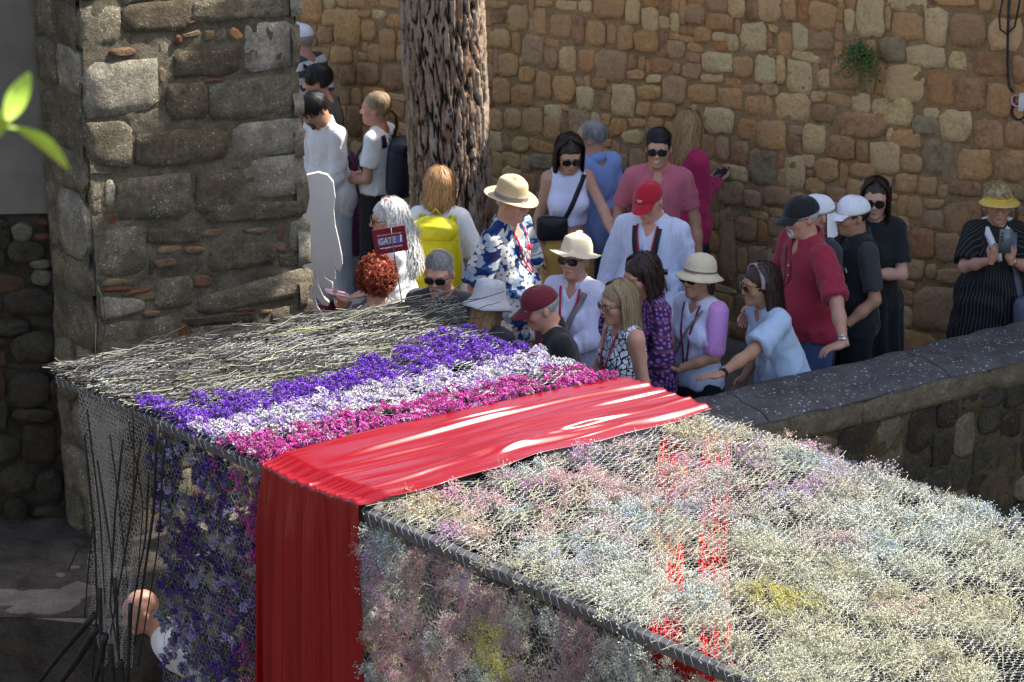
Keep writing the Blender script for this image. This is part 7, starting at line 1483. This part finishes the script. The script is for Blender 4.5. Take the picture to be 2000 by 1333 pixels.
world_bag(p, 'shoulder_bag', bag_mesh(p, .2, .85, (.24, .3, .1), -1, .06), simple('grey_canvas', (.12, .12, .17), .8, .1, 20, .3), 'grey canvas shoulder bag on the hip of the visor woman', 'bag'); wrist_band(p, 1, M_gold, .014)
for q in (-1, 1): b = MB(); b.lathe([(.0001, .006), (.005, .003), (.006, 0), (.005, -.003), (.0001, -.006)], 8, (q * .088, .008, -.034)); p.hpart('earring', b, M_eye)
pc = p.hc + p.HR @ v3(.01, -.335, -.085); b = MB(); b.box(pc, (.072, .009, .15), p.HR); o = world_bag(p, 'phone', b, M_phone_g, 'grey phone held up in both hands by the woman in the yellow visor', 'phone'); b = MB(); wv_ = Rz(p.yaw) @ (p.HR @ v3(-.02, -.006, .052))
for dz_ in (0, -.02, -.04): b.lathe([(.0001, .0), (.007, .0), (.0075, .003)], 12, (0, 0, 0)) if False else b.tube([np.array(wv_) + Rz(p.yaw) @ v3(0, 0, dz_), np.array(wv_) + Rz(p.yaw) @ v3(0, -.003, dz_)], .006, 10)
b.obj('camera_lens', M_lens, o)
# people inside the canopy, seen through the netting
p = Person((262, 1158), 1.74, -70, sex='m', w=1.2, sk='red', z0=-1.3, lean=36, hp=20, label='bald man in white inside the canopy, behind the hanging wire netting')
p.bottom(C_dkgrey); p.shoes(M_shoe); p.top_(C_white, 'shirt', hem=.82, frac=.9); p.eyes(); p.shell(H_ltgrey, topcut=-.005, low=-.05)

p = Person((722, 1185), 1.66, 20, sex='f', sk='red', z0=-1.0, hp=20, label='grey haired person inside the canopy beside the hanging red cloth')
p.bottom(C_dkgrey); p.shoes(M_shoe); p.top_(C_dkgrey, 'shirt', hem=.82, frac=.9); p.eyes(); p.shell(H_ltgrey, r=(.084, .103, .098)); p.strands(H_ltgrey, 400, .08, .006, lift=.01)
# out of focus twig close to the camera
M_nleaf = simple('glow_leaf', (.34, .48, .05), .45, .25, 20, 0)  # bright yellow-green base colour stands in for light glowing through the leaves
t_ = M_nleaf.node_tree; t_.nodes['Principled BSDF'].inputs['Transmission Weight'].default_value = .0
tw = empty('leaf_twig', tuple(at_y(-30, 255, 2.9)), 'bright green leaves of a twig hanging close in front of the view', 'twig'); TO = np.array(tw.location)
def leaf(p0, p1, w, name='leaf'):
    p0, p1 = at_y(*p0) - TO, at_y(*p1) - TO; n_ = 12; d = p1 - p0; L = np.linalg.norm(d); d = d / L; sd_ = np.cross(d, v3(.15, 1, .45)); sd_ /= np.linalg.norm(sd_); nn_ = np.cross(sd_, d); b = MB(); G = []
    for i in range(n_): u = i / (n_ - 1); ww = w * math.sin(math.pi * min(1, u * .96 + .02)) ** .75; c = p0 + d * L * u + nn_ * .008 * math.sin(u * 3); G.append([c + sd_ * ww * x + nn_ * .25 * ww * abs(x) for x in (-1, -.5, 0, .5, 1)])
    b.grid(np.array(G)); b.obj(name, M_nleaf, tw)
leaf((12, 238, 2.9), (58, 142, 2.93), .0125); leaf((30, 250, 2.9), (132, 332, 2.87), .0118); leaf((-30, 285, 2.9), (12, 235, 2.88), .009); leaf((-40, 200, 2.9), (-5, 250, 2.9), .009)
b = MB(); b.tube([at_y(-80, 262, 2.9) - TO, at_y(0, 246, 2.9) - TO, at_y(34, 252, 2.9) - TO], .002, 5); b.obj('stem', M_nleaf, tw)
